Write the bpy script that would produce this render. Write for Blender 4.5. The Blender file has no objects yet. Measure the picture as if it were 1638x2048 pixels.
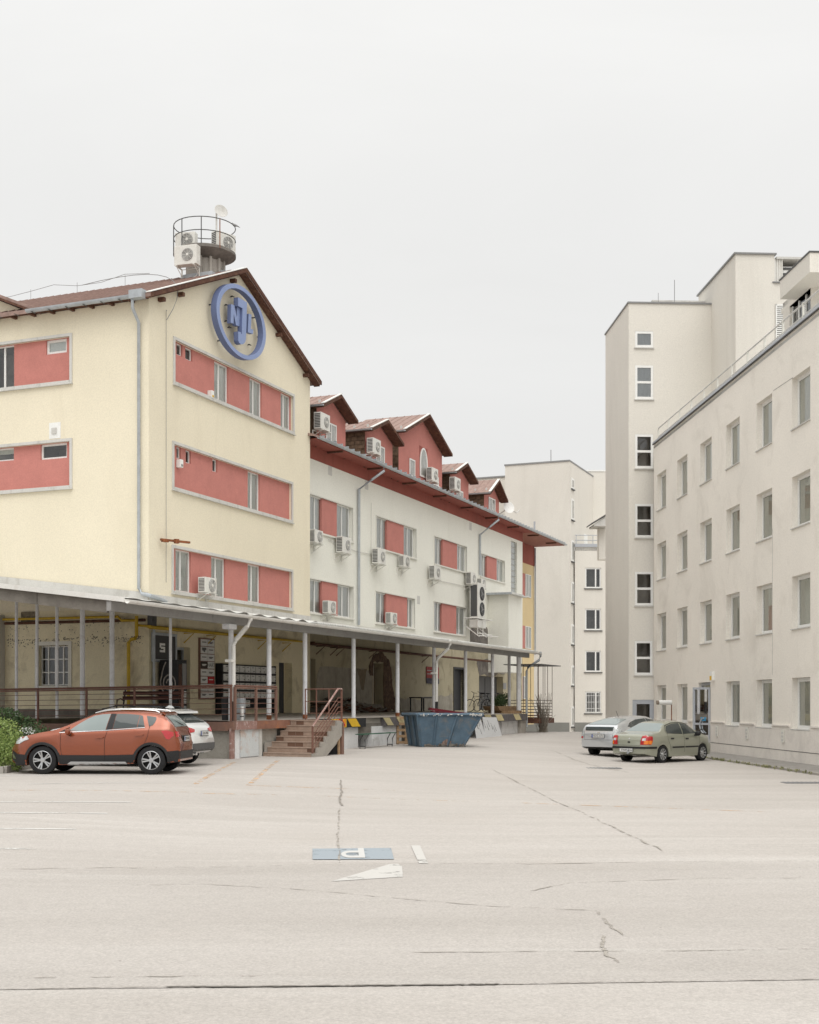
import bpy, bmesh, math, random
from mathutils import Matrix, Vector
from mathutils.bvhtree import BVHTree
R = math.radians
random.seed(7)
scene = bpy.context.scene
COL = scene.collection

# ------------------------------------------------------------ camera, sky, sun
EYE = 1.73
cam_d = bpy.data.cameras.new('camera'); cam = bpy.data.objects.new('camera', cam_d); COL.objects.link(cam)
cam.location = (0, 0, EYE); cam.rotation_euler = (R(90), 0, 0)
cam_d.sensor_fit = 'VERTICAL'; cam_d.sensor_height = 36; cam_d.sensor_width = 36
cam_d.lens = 45; cam_d.shift_y = (1406-1024)/2048.0
cam_d.clip_start = .1; cam_d.clip_end = 2500
scene.camera = cam
scene.render.resolution_x = 819; scene.render.resolution_y = 1024

SUN_EL, SUN_AZ = 58, 172          # azimuth measured clockwise from +Y (sun behind the camera, a little left)
w = bpy.data.worlds.new('World'); scene.world = w; w.use_nodes = True
nt = w.node_tree; nt.nodes.clear()
def wn(t, **k):
    n = nt.nodes.new(t)
    for a, b in k.items(): setattr(n, a, b)
    return n
out = wn('ShaderNodeOutputWorld'); bg = wn('ShaderNodeBackground'); bg2 = wn('ShaderNodeBackground'); addn = wn('ShaderNodeAddShader')
sky = wn('ShaderNodeTexSky', sky_type='NISHITA'); sky.sun_disc = False
sky.sun_elevation = R(SUN_EL); sky.sun_rotation = R(SUN_AZ); sky.air_density = 1; sky.dust_density = 4
hs = wn('ShaderNodeHueSaturation'); hs.inputs['Saturation'].default_value = .12
nt.links.new(sky.outputs[0], hs.inputs['Color']); nt.links.new(hs.outputs[0], bg.inputs[0]); bg.inputs[1].default_value = .05
tc = wn('ShaderNodeTexCoord'); sep = wn('ShaderNodeSeparateXYZ'); nt.links.new(tc.outputs['Generated'], sep.inputs[0])
# overcast sky: nearly even near the horizon, brightening towards the zenith
pw3 = wn('ShaderNodeMath', operation='POWER'); cl0 = wn('ShaderNodeClamp'); nt.links.new(sep.outputs['Z'], cl0.inputs[0]); nt.links.new(cl0.outputs[0], pw3.inputs[0]); pw3.inputs[1].default_value = 2.6
mr = wn('ShaderNodeMapRange'); nt.links.new(pw3.outputs[0], mr.inputs[0])
mr.inputs[1].default_value = 0; mr.inputs[2].default_value = 1; mr.inputs[3].default_value = .625; mr.inputs[4].default_value = 1.75
mp = wn('ShaderNodeMapping'); mp.inputs['Scale'].default_value = (1, 1, 3.0); nt.links.new(tc.outputs['Generated'], mp.inputs[0])
nz = wn('ShaderNodeTexNoise'); nz.inputs['Scale'].default_value = 2.2; nz.inputs['Detail'].default_value = 6; nz.inputs['Roughness'].default_value = .55; nz.inputs['Distortion'].default_value = .5
nt.links.new(mp.outputs[0], nz.inputs['Vector'])
mr2 = wn('ShaderNodeMapRange'); nt.links.new(nz.outputs[0], mr2.inputs[0])
mr2.inputs[1].default_value = .3; mr2.inputs[2].default_value = .7; mr2.inputs[3].default_value = .952; mr2.inputs[4].default_value = 1.03
mu = wn('ShaderNodeMath', operation='MULTIPLY'); nt.links.new(mr.outputs[0], mu.inputs[0]); nt.links.new(mr2.outputs[0], mu.inputs[1])
bg2.inputs[0].default_value = (1.0, .995, .972, 1); nt.links.new(mu.outputs[0], bg2.inputs[1])
nt.links.new(bg.outputs[0], addn.inputs[0]); nt.links.new(bg2.outputs[0], addn.inputs[1]); nt.links.new(addn.outputs[0], out.inputs[0])

sun_d = bpy.data.lights.new('sun', 'SUN'); sun_d.energy = 1.1; sun_d.angle = R(50); sun_d.color = (1, .97, .92)
sun = bpy.data.objects.new('sun', sun_d); COL.objects.link(sun)
az = R(SUN_AZ); el = R(SUN_EL)
sdir = Vector((math.sin(az)*math.cos(el), math.cos(az)*math.cos(el), math.sin(el)))
sun.rotation_euler = (-sdir).to_track_quat('-Z', 'Y').to_euler(); sun.location = sdir*80
scene.view_settings.view_transform = 'Standard'; scene.view_settings.look = 'None'
scene.view_settings.exposure = 0.0; scene.view_settings.gamma = 1; scene.view_settings.use_curve_mapping = False

# ------------------------------------------------------------ frames and measuring
def frame(x, y, ang, z=0): return Matrix.Translation((x, y, z)) @ Matrix.Rotation(R(ang), 4, 'Z')
def T(x, y=0, z=0): return Matrix.Translation((x, y, z))
def RZ(a): return Matrix.Rotation(R(a), 4, 'Z')
def pk(F, px, py=1406, y=0.0):
    """the point of the vertical plane local-y = y of frame F that the photograph shows at (px,py)"""
    Fi = F.inverted(); o = Fi @ Vector((0, 0, EYE)); d = Fi.to_3x3() @ Vector(((px-819)/2560, 1, (1406-py)/2560))
    t = (y-o.y)/d.y; p = o+d*t
    return p.x, p.z
def proj(F, x, y, z):
    p = F @ Vector((x, y, z)); return 819+2560*p.x/p.y, 1406-2560*(p.z-EYE)/p.y
def sm(a, b, v):
    t = max(0, min(1, (v-a)/(b-a))); return t*t*(3-2*t)
def gz(X, Y):
    Xd = -5.25+.4066*(Y-38)
    k = sm(2, 12, X-Xd)
    zL = .03+.0050*(max(Y, 25)-31)
    zR = -.30+.30*sm(49, 63, Y)
    z = zL*(1-k)+zR*k
    return z*(1-sm(66, 90, Y))-.75*sm(66, 90, Y)
def gpt(px, py):
    """ground point seen at (px,py)"""
    Y = 30.0
    for _ in range(60):
        z = gz((px-819)/2560*Y, Y); Y = .5*Y+.5*(EYE-z)*2560/(py-1406)
    X = (px-819)/2560*Y
    return Vector((X, Y, gz(X, Y)))

# ------------------------------------------------------------ mesh builder
class MB:
    def __init__(s): s.v = []; s.f = []
    def add(s, vs, fs, M=None):
        n = len(s.v)
        s.v += [tuple(M @ Vector(v)) if M is not None else tuple(v) for v in vs]
        s.f += [tuple(i+n for i in f) for f in fs]; return s
    def box(s, x0, x1, y0, y1, z0, z1, M=None):
        return s.add([(x0,y0,z0),(x1,y0,z0),(x1,y1,z0),(x0,y1,z0),(x0,y0,z1),(x1,y0,z1),(x1,y1,z1),(x0,y1,z1)],
              [(0,3,2,1),(4,5,6,7),(0,1,5,4),(1,2,6,5),(2,3,7,6),(3,0,4,7)], M)
    def prism(s, poly, y0, y1, M=None):
        """polygon in x,z pushed along y"""
        n = len(poly)
        vs = [(x, y0, z) for x, z in poly]+[(x, y1, z) for x, z in poly]
        fs = [tuple(range(n)), tuple(range(2*n-1, n-1, -1))]+[(i, i+n, (i+1) % n+n, (i+1) % n) for i in range(n)]
        return s.add(vs, fs, M)
    def prismz(s, poly, z0, z1, M=None):
        n = len(poly)
        vs = [(x, y, z0) for x, y in poly]+[(x, y, z1) for x, y in poly]
        fs = [tuple(range(n-1, -1, -1)), tuple(range(n, 2*n))]+[(i, (i+1) % n, (i+1) % n+n, i+n) for i in range(n)]
        return s.add(vs, fs, M)
    def tube(s, pts, r, n=8, closed=False, M=None):
        pts = [Vector(p) for p in pts]; m = len(pts); vs = []; fs = []
        for i, p in enumerate(pts):
            if closed: d = pts[(i+1) % m]-pts[i-1]
            else: d = pts[min(i+1, m-1)]-pts[max(i-1, 0)]
            d.normalize(); a = Vector((0, 0, 1)) if abs(d.z) < .9 else Vector((1, 0, 0))
            e1 = d.cross(a).normalized(); e2 = d.cross(e1)
            rr = r[i] if isinstance(r, (list, tuple)) else r
            k = 1
            if not closed and 0 < i < m-1:
                c = (pts[i]-pts[i-1]).normalized().dot((pts[i+1]-pts[i]).normalized()); k = min(1.6, 1/max(.5, math.sqrt(max(.05, (1+c)/2))))
            for j in range(n):
                t = 2*math.pi*j/n; vs.append(p+(e1*math.cos(t)+e2*math.sin(t))*rr*(k if n > 4 else 1))
        for i in range(m if closed else m-1):
            for j in range(n):
                a, b = i*n+j, i*n+(j+1) % n; c = ((i+1) % m)*n
                fs.append((a, b, c+(j+1) % n, c+j))
        if not closed: fs += [tuple(range(n-1, -1, -1)), tuple((m-1)*n+j for j in range(n))]
        return s.add(vs, fs, M)
    def lathe(s, prof, n=16, M=None, cap=True):
        vs = []; fs = []; m = len(prof)
        for r, z in prof:
            for j in range(n):
                t = 2*math.pi*j/n; vs.append((r*math.cos(t), r*math.sin(t), z))
        for i in range(m-1):
            for j in range(n):
                fs.append((i*n+j, i*n+(j+1) % n, (i+1)*n+(j+1) % n, (i+1)*n+j))
        if cap: fs += [tuple(range(n-1, -1, -1)), tuple((m-1)*n+j for j in range(n))]
        return s.add(vs, fs, M)
    def mesh(s, name, mat, smooth=False, bevel=0, keepn=False):
        me = bpy.data.meshes.new(name); me.from_pydata(s.v, [], s.f)
        bm = bmesh.new(); bm.from_mesh(me)
        if not keepn: bmesh.ops.recalc_face_normals(bm, faces=bm.faces)
        if bevel: bmesh.ops.bevel(bm, geom=[e for e in bm.edges if len(e.link_faces) == 2 and e.calc_face_angle(0) > .6], offset=bevel, segments=2, affect='EDGES', profile=.7, clamp_overlap=True)
        bm.to_mesh(me); bm.free()
        if mat: me.materials.append(mat)
        if smooth:
            me.polygons.foreach_set('use_smooth', [True]*len(me.polygons))
            try: me.set_sharp_from_angle(angle=R(38))
            except Exception: pass
        return me
    def build(s, name, mat, parent=None, M=None, **k): return link(name, s.mesh(name, mat, **k), parent, M)
def link(name, me, parent=None, M=None):
    o = bpy.data.objects.new(name, me); COL.objects.link(o)
    if parent is not None: o.parent = parent
    if M is not None: o.matrix_local = M
    return o
def empty(name, M, label=None, cat=None, group=None):
    o = bpy.data.objects.new(name, None); COL.objects.link(o); o.matrix_world = M; o.empty_display_size = .3
    o.rotation_mode = 'XYZ'
    return tag(o, label, cat, group)
def tag(o, label=None, cat=None, group=None, kind=None):
    if label: o['label'] = label
    if cat: o['category'] = cat
    if group: o['group'] = group
    if kind: o['kind'] = kind
    return o
def struct(o): o['kind'] = 'structure'; return o
def copy_tree(o, parent=None, M=None):
    c = o.copy(); COL.objects.link(c)
    if parent is not None: c.parent = parent
    if M is not None: c.matrix_local = M
    for ch in o.children:
        d = copy_tree(ch, c)
        d.matrix_parent_inverse = ch.matrix_parent_inverse.copy(); d.matrix_local = ch.matrix_local.copy()
    return c
def text_mesh(txt, size, depth, mat, name='lettering'):
    cu = bpy.data.curves.new(name, 'FONT'); cu.body = txt; cu.size = size; cu.extrude = depth; cu.align_x = 'CENTER'; cu.align_y = 'CENTER'
    cu.resolution_u = 2
    ob = bpy.data.objects.new(name, cu); COL.objects.link(ob)
    dg = bpy.context.evaluated_depsgraph_get(); me = bpy.data.meshes.new_from_object(ob.evaluated_get(dg))
    bpy.data.objects.remove(ob); bpy.data.curves.remove(cu)
    me.name = name; me.materials.clear(); me.materials.append(mat); return me
UP = Matrix.Rotation(R(90), 4, 'X')     # text plane -> facade plane (x right, z up, facing -y)

# ------------------------------------------------------------ materials
def mat(name, col, rough=.85, var=.08, scale=.6, bump=0.0, bscale=60, dirt=None, dirt_amt=0, dscale=.35, metal=0, spec=.3, streak=0, coat=0, fine=.03):
    m = bpy.data.materials.new(name); m.use_nodes = True; n = m.node_tree; N = n.nodes; L = n.links
    b = N['Principled BSDF']; b.inputs['Roughness'].default_value = rough; b.inputs['Metallic'].default_value = metal
    b.inputs['Specular IOR Level'].default_value = spec; b.inputs['Coat Weight'].default_value = coat; b.inputs['Coat Roughness'].default_value = .06
    geo = N.new('ShaderNodeNewGeometry'); pos = geo.outputs['Position']
    cur = None
    c1 = tuple(max(0, c*(1-var)) for c in col)+(1,); c2 = tuple(min(1, c*(1+var)) for c in col)+(1,)
    if var > 0:
        a = N.new('ShaderNodeTexNoise'); a.inputs['Scale'].default_value = scale; a.inputs['Detail'].default_value = 6; a.inputs['Roughness'].default_value = .6
        L.new(pos, a.inputs['Vector'])
        r = N.new('ShaderNodeMapRange'); r.inputs[1].default_value = .32; r.inputs[2].default_value = .68; L.new(a.outputs[0], r.inputs[0])
        x = N.new('ShaderNodeMix'); x.data_type = 'RGBA'; x.inputs['A'].default_value = c1; x.inputs['B'].default_value = c2
        L.new(r.outputs[0], x.inputs['Factor']); cur = x.outputs['Result']
    if fine > 0 and var > 0:
        a = N.new('ShaderNodeTexNoise'); a.inputs['Scale'].default_value = 22; a.inputs['Detail'].default_value = 4; L.new(pos, a.inputs['Vector'])
        r = N.new('ShaderNodeMapRange'); r.inputs[1].default_value = .3; r.inputs[2].default_value = .7; r.inputs[3].default_value = 1-fine*2; r.inputs[4].default_value = 1+fine*2; L.new(a.outputs[0], r.inputs[0])
        x = N.new('ShaderNodeVectorMath'); x.operation = 'SCALE'; L.new(cur, x.inputs[0]); L.new(r.outputs[0], x.inputs['Scale']); cur = x.outputs[0]
    if dirt and dirt_amt > 0:
        mp = N.new('ShaderNodeMapping'); mp.inputs['Scale'].default_value = (1, 1, .22 if streak else 1); L.new(pos, mp.inputs[0])
        a = N.new('ShaderNodeTexNoise'); a.inputs['Scale'].default_value = dscale if not streak else streak; a.inputs['Detail'].default_value = 8; a.inputs['Roughness'].default_value = .68; a.inputs['Distortion'].default_value = .6
        L.new(mp.outputs[0], a.inputs['Vector'])
        r = N.new('ShaderNodeMapRange'); r.inputs[1].default_value = .52; r.inputs[2].default_value = .74; r.inputs[3].default_value = 0; r.inputs[4].default_value = dirt_amt; L.new(a.outputs[0], r.inputs[0])
        x = N.new('ShaderNodeMix'); x.data_type = 'RGBA'; x.inputs['B'].default_value = tuple(dirt)+(1,)
        L.new(r.outputs[0], x.inputs['Factor'])
        if cur: L.new(cur, x.inputs['A'])
        else: x.inputs['A'].default_value = tuple(col)+(1,)
        cur = x.outputs['Result']
    if cur: L.new(cur, b.inputs['Base Color'])
    else: b.inputs['Base Color'].default_value = tuple(col)+(1,)
    if bump > 0:
        a = N.new('ShaderNodeTexNoise'); a.inputs['Scale'].default_value = bscale; a.inputs['Detail'].default_value = 5; L.new(pos, a.inputs['Vector'])
        u = N.new('ShaderNodeBump'); u.inputs['Strength'].default_value = bump; u.inputs['Distance'].default_value = .02; L.new(a.outputs[0], u.inputs['Height']); L.new(u.outputs[0], b.inputs['Normal'])
    return m
CREAM = mat('cream_stucco', (.765, .70, .55), var=.03, scale=.35, bump=.12, bscale=90, dirt=(.64, .57, .43), dirt_amt=.35, streak=.8)
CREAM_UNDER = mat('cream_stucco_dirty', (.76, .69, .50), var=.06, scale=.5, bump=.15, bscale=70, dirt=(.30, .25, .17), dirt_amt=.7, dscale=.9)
CREAM_SHADE_DIRT = mat('cream_stucco_shade_dirt', (.43, .385, .27), var=.1, scale=.6, bump=.2, bscale=60, dirt=(.17, .145, .10), dirt_amt=.85, dscale=1.0)  # dirty cream, base also darkened to stand in for canopy shade
PALE = mat('pale_stucco', (.79, .785, .715), var=.025, scale=.4, bump=.1, bscale=90, dirt=(.66, .65, .57), dirt_amt=.35, streak=1.0)
OCHRE = mat('ochre_stucco', (.68, .54, .31), var=.05)
RED = mat('red_stucco', (.52, .21, .18), var=.07, scale=1.5, bump=.2, bscale=45, dirt=(.44, .17, .145), dirt_amt=.4, dscale=1.5)
REDB = mat('dark_red_paint', (.30, .088, .066), var=.08, dirt=(.14, .05, .04), dirt_amt=.5, streak=2)
TRIM = mat('grey_trim', (.58, .57, .54), var=.05, dirt=(.30, .28, .24), dirt_amt=.5, streak=2.5)
TRIML = mat('pale_trim', (.70, .69, .63), var=.04)
GREIGE = mat('greige_stucco', (.82, .78, .71), var=.035, scale=.25, bump=.1, bscale=80, dirt=(.64, .60, .535), dirt_amt=.6, dscale=.55)
GREIGE2 = mat('greige_stucco_far', (.70, .67, .61), var=.035, scale=.2, bump=.08, bscale=60, dirt=(.53, .50, .445), dirt_amt=.4, streak=.4)
PLINTH = mat('pale_plinth', (.74, .70, .645), var=.06, scale=1, bump=.1, dirt=(.52, .49, .45), dirt_amt=.55, dscale=.9)
PLGREY = mat('grey_plinth', (.24, .24, .22), var=.08)
PVC = mat('white_frame', (.80, .80, .775), rough=.4, var=.02)
PVCG = mat('grey_frame', (.42, .44, .47), rough=.4, var=.03)
STEEL = mat('galvanised_steel', (.42, .45, .475), rough=.45, var=.12, scale=3, metal=.3, dirt=(.2, .19, .18), dirt_amt=.35)
STEELW = mat('white_painted_metal', (.70, .69, .655), rough=.5, var=.05, dirt=(.35, .28, .2), dirt_amt=.35, dscale=2)
COLM = mat('column_paint', (.74, .75, .77), rough=.5, var=.04, scale=2, dirt=(.34, .32, .31), dirt_amt=.5, dscale=2.2)
BROWNR = mat('brown_roof', (.30, .205, .175), rough=.8, var=.2, scale=5, dirt=(.34, .25, .20), dirt_amt=.5, dscale=3)
TILE = mat('brown_tile', (.13, .085, .055), rough=.8, var=.35, scale=7)
WOODD = mat('dark_wood', (.10, .045, .03), rough=.8, var=.3, scale=6, dirt=(.25, .15, .08), dirt_amt=.6, dscale=4)
SOFFIT = mat('soffit', (.30, .14, .11), var=.2, scale=4)
BLUE = mat('sign_blue', (.235, .30, .50), rough=.45, var=.04, dirt=(.33, .37, .52), dirt_amt=.4, dscale=1.5)
CONC = mat('concrete', (.36, .335, .30), var=.12, scale=1.5, bump=.4, bscale=30, dirt=(.20, .18, .155), dirt_amt=.6, dscale=1.4)
CONCD = mat('dark_concrete', (.17, .155, .135), var=.2, scale=3, bump=.4, bscale=20)
WHITEW = mat('whitewash', (.70, .70, .70), var=.07, scale=1.6, bump=.3, bscale=25, dirt=(.34, .32, .29), dirt_amt=.6, dscale=2)
BROWNP = mat('brown_paint', (.205, .12, .092), rough=.6, var=.1, scale=2, dirt=(.42, .17, .08), dirt_amt=.35, dscale=2)
CHIPPED = mat('chipped_paint', (.30, .18, .155), rough=.7, var=.2, scale=4, dirt=(.62, .55, .52), dirt_amt=1, dscale=9)
RAILP = mat('rail_paint', (.175, .088, .065), rough=.5, var=.15, scale=4)
RUST = mat('rust', (.22, .08, .035), rough=.9, var=.4, scale=8)
YPIPE = mat('yellow_pipe', (.55, .37, .03), rough=.5, var=.1, scale=3, dirt=(.25, .17, .04), dirt_amt=.5, dscale=3)
YEL = mat('yellow_paint', (.72, .45, .03), rough=.6, var=.08, dirt=(.35, .28, .15), dirt_amt=.5, dscale=5)
YELW = mat('worn_yellow_paint', (.58, .50, .28), rough=.7, var=.12, dirt=(.3, .28, .2), dirt_amt=.6, dscale=6)
BLK = mat('black_paint', (.028, .028, .03), rough=.6, var=.2, scale=5)
BLKP = mat('black_plastic', (.022, .022, .023), rough=.55, var=.1)
DGREY = mat('dark_grey', (.09, .09, .09), rough=.6, var=.1)
GREY = mat('mid_grey', (.25, .25, .25), rough=.6, var=.1)
ACW = mat('ac_white', (.70, .69, .645), rough=.45, var=.04, dirt=(.42, .38, .32), dirt_amt=.4, dscale=3)
TILEST = mat('step_tile', (.38, .285, .225), rough=.55, var=.12, scale=3, dirt=(.16, .09, .05), dirt_amt=.6, dscale=3)
CURT = mat('curtain', (.70, .70, .675), rough=.9, var=.05)
CURTG = mat('curtain_greenish', (.60, .585, .505), rough=.9, var=.06)
ROOM = mat('dim_room', (.18, .17, .155), rough=.9, var=.5, scale=1.1)
ROOMB = mat('room_brown', (.30, .265, .23), rough=.9, var=.5, scale=.9)
CORR = mat('corrugated_roof', (.60, .60, .57), rough=.55, var=.08, dirt=(.3, .28, .24), dirt_amt=.5, dscale=2)
ASPH = mat('pavement_asphalt', (.27, .255, .235), var=.1, scale=2, bump=.4, bscale=60, dirt=(.18, .17, .15), dirt_amt=.5, dscale=3, fine=.08)
KERB = mat('kerb_stone', (.33, .31, .28), var=.12, scale=3, bump=.3)
BLUEM = mat('skip_blue', (.075, .118, .16), rough=.55, var=.2, scale=2.5, bump=.15, bscale=12, dirt=(.17, .16, .145), dirt_amt=.95, dscale=2.6)
MAROON = mat('maroon_board', (.13, .012, .02), rough=.5, var=.1)
LWOOD = mat('pallet_wood', (.36, .24, .14), rough=.85, var=.25, scale=8)
BRICKM = mat('exposed_masonry', (.11, .068, .045), rough=.95, var=.5, scale=6, bump=.8, bscale=9, dirt=(.24, .17, .12), dirt_amt=.8, dscale=4)
BARE = mat('bare_plaster', (.34, .315, .265), rough=.95, var=.15, scale=2.5, bump=.4, bscale=18, dirt=(.13, .11, .085), dirt_amt=.8, streak=2.2)
WORN = mat('sooty_plaster', (.17, .155, .14), rough=.95, var=.35, scale=2.5, bump=.6, bscale=9)
def glass(name, tint=(.95, .97, .96), fac=.32):
    m = bpy.data.materials.new(name); m.use_nodes = True; n = m.node_tree; N = n.nodes; L = n.links
    for x in list(N):
        if x.type != 'OUTPUT_MATERIAL': N.remove(x)
    o = [x for x in N if x.type == 'OUTPUT_MATERIAL'][0]
    t = N.new('ShaderNodeBsdfTransparent'); t.inputs[0].default_value = tint+(1,)
    g = N.new('ShaderNodeBsdfGlossy'); g.inputs['Roughness'].default_value = .03; g.inputs[0].default_value = (.95, .97, 1, 1)
    lw = N.new('ShaderNodeLayerWeight'); lw.inputs['Blend'].default_value = fac
    a = N.new('ShaderNodeMath'); a.operation = 'ADD'; a.inputs[1].default_value = .05; L.new(lw.outputs['Fresnel'], a.inputs[0]); a.use_clamp = True
    mx = N.new('ShaderNodeMixShader'); L.new(a.outputs[0], mx.inputs[0]); L.new(t.outputs[0], mx.inputs[1]); L.new(g.outputs[0], mx.inputs[2]); L.new(mx.outputs[0], o.inputs[0])
    return m
GLASS = glass('window_glass')
def carpaint(name, col, metal=.35, rough=.32, coat=1): return mat(name, col, rough=rough, var=0, metal=metal, coat=coat, spec=.5)
# ------------------------------------------------------------ ground
def ground_material():
    m = bpy.data.materials.new('worn_asphalt'); m.use_nodes = True; n = m.node_tree; N = n.nodes; L = n.links
    b = N['Principled BSDF']; b.inputs['Roughness'].default_value = .9; b.inputs['Specular IOR Level'].default_value = .25
    g = N.new('ShaderNodeNewGeometry'); pos = g.outputs['Position']
    def noise(sc, det, sx=1, sy=1, rg=.6, dist=0):
        mp = N.new('ShaderNodeMapping'); mp.inputs['Scale'].default_value = (sx, sy, 1); L.new(pos, mp.inputs[0])
        a = N.new('ShaderNodeTexNoise'); a.inputs['Scale'].default_value = sc; a.inputs['Detail'].default_value = det; a.inputs['Roughness'].default_value = rg; a.inputs['Distortion'].default_value = dist
        L.new(mp.outputs[0], a.inputs['Vector']); return a.outputs[0]
    def rng(s, a, b_, c, d):
        r = N.new('ShaderNodeMapRange'); L.new(s, r.inputs[0])
        for i, v in zip((1, 2, 3, 4), (a, b_, c, d)): r.inputs[i].default_value = v
        return r.outputs[0]
    def mix(f, A, B):
        x = N.new('ShaderNodeMix'); x.data_type = 'RGBA'; L.new(f, x.inputs['Factor'])
        for s, v in (('A', A), ('B', B)):
            if isinstance(v, tuple): x.inputs[s].default_value = v+(1,)
            else: L.new(v, x.inputs[s])
        return x.outputs['Result']
    c = mix(rng(noise(.22, 6, .5, 1.6), .35, .65, 0, 1), (.428, .397, .366), (.478, .447, .415))
    c = mix(rng(noise(.5, 7, .18, 1.6, .65, .3), .47, .70, 0, .55), c, (.39, .362, .33))
    c = mix(rng(noise(.9, 5, .12, 2.6), .55, .72, 0, .45), c, (.52, .495, .46))
    c = mix(rng(noise(.35, 3), .58, .75, 0, .35), c, (.43, .392, .35))
    fine = rng(noise(38, 6, rg=.8), .34, .66, .81, 1.18)
    mid = rng(noise(9, 5, rg=.7), .3, .7, .955, 1.045)
    mm = N.new('ShaderNodeMath'); mm.operation = 'MULTIPLY'; L.new(fine, mm.inputs[0]); L.new(mid, mm.inputs[1])
    # scattered darker stones in the surface
    vo = N.new('ShaderNodeTexVoronoi'); vo.inputs['Scale'].default_value = 55; L.new(pos, vo.inputs['Vector'])
    sp = rng(vo.outputs['Distance'], .0, .22, .80, 1.0)
    m2 = N.new('ShaderNodeMath'); m2.operation = 'MULTIPLY'; L.new(mm.outputs[0], m2.inputs[0]); L.new(sp, m2.inputs[1])
    v3 = N.new('ShaderNodeTexVoronoi'); v3.inputs['Scale'].default_value = 1.7; L.new(pos, v3.inputs['Vector'])
    c = mix(rng(v3.outputs['Distance'], .012, .03, .75, 0), c, (.12, .105, .09))
    v = N.new('ShaderNodeVectorMath'); v.operation = 'SCALE'; L.new(c, v.inputs[0]); L.new(m2.outputs[0], v.inputs['Scale'])
    L.new(v.outputs[0], b.inputs['Base Color'])
    u = N.new('ShaderNodeBump'); u.inputs['Strength'].default_value = .45; u.inputs['Distance'].default_value = .015; L.new(noise(45, 5, rg=.7), u.inputs['Height']); L.new(u.outputs[0], b.inputs['Normal'])
    return m
def cuts(a, b, st, far):
    l = [a-far, a-far*.5, a-far*.2, a-far*.07]; x = a
    while x <= b: l.append(x); x += st
    return l+[b+far*.07, b+far*.2, b+far*.5, b+far]
xs = cuts(-40, 40, 1.0, 700); ys = cuts(-10, 120, 1.0, 700)
g = MB(); g.v = [(x, y, gz(x, y)) for y in ys for x in xs]
nx = len(xs); g.f = [(j*nx+i, j*nx+i+1, (j+1)*nx+i+1, (j+1)*nx+i) for j in range(len(ys)-1) for i in range(nx-1)]
struct(g.build('ground', ground_material(), smooth=True))

def darker_ground():
    m = bpy.data.materials['worn_asphalt'].copy(); m.name = 'older_asphalt'
    for n in m.node_tree.nodes:
        if n.type == 'MAP_RANGE' and abs(n.inputs[4].default_value-1.18) < .001: n.inputs[3].default_value = .76; n.inputs[4].default_value = 1.13
    return m
def drape_poly(name, pts, mt, lift=.006, step=.6):
    """thin painted patch following the ground; pts = xy polygon (convex-ish)"""
    bm = bmesh.new(); f = bm.faces.new([bm.verts.new((p[0], p[1], 0)) for p in pts])
    bmesh.ops.triangulate(bm, faces=bm.faces[:])
    for _ in range(6):
        e = [e for e in bm.edges if e.calc_length() > step]
        if not e: break
        bmesh.ops.subdivide_edges(bm, edges=e, cuts=1); bmesh.ops.triangulate(bm, faces=bm.faces[:])
    for v in bm.verts: v.co.z = gz(v.co.x, v.co.y)+lift
    bmesh.ops.recalc_face_normals(bm, faces=bm.faces)
    if bm.faces[0].normal.z < 0: bmesh.ops.reverse_faces(bm, faces=bm.faces)
    me = bpy.data.meshes.new(name); bm.to_mesh(me); bm.free(); me.materials.append(mt)
    return struct(link(name, me))
def worn(name, col, amt, sc=3.0, under=(.47, .43, .38)):
    """paint worn away to the surface below"""
    m = bpy.data.materials.new(name); m.use_nodes = True; n = m.node_tree; N = n.nodes; L = n.links
    b = N['Principled BSDF']; b.inputs['Roughness'].default_value = .85; b.inputs['Base Color'].default_value = col+(1,)
    g = N.new('ShaderNodeNewGeometry'); a = N.new('ShaderNodeTexNoise'); a.inputs['Scale'].default_value = sc; a.inputs['Detail'].default_value = 10; a.inputs['Roughness'].default_value = .75
    L.new(g.outputs['Position'], a.inputs['Vector'])
    r = N.new('ShaderNodeMapRange'); L.new(a.outputs[0], r.inputs[0]); r.inputs[1].default_value = amt-.06; r.inputs[2].default_value = amt+.06; r.inputs[3].default_value = 1; r.inputs[4].default_value = .0
    t = N.new('ShaderNodeBsdfTransparent'); mx = N.new('ShaderNodeMixShader'); o = [x for x in N if x.type == 'OUTPUT_MATERIAL'][0]
    L.new(r.outputs[0], mx.inputs[0]); L.new(t.outputs[0], mx.inputs[1]); L.new(b.outputs[0], mx.inputs[2]); L.new(mx.outputs[0], o.inputs[0])
    return m
PWHITE = worn('worn_white_marking', (.60, .59, .56), .56, 2.2)
PWHITE2 = worn('white_arrow_paint', (.52, .505, .475), .61, 3)
PWHITE3 = worn('white_letter_paint', (.54, .535, .515), .66, 3)
PBLUE = worn('blue_marking', (.30, .34, .37), .60, 2.6)
PORANGE = worn('orange_marking', (.66, .43, .25), .46, 3.5)
CRACKM = mat('crack_filler', (.27, .247, .22), rough=.95, var=.3, scale=6)
JOINTM = worn('open_joint', (.17, .155, .135), .60, 4)
CRACKL = worn('fine_crack_filler', (.36, .33, .29), .50, 3)
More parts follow.
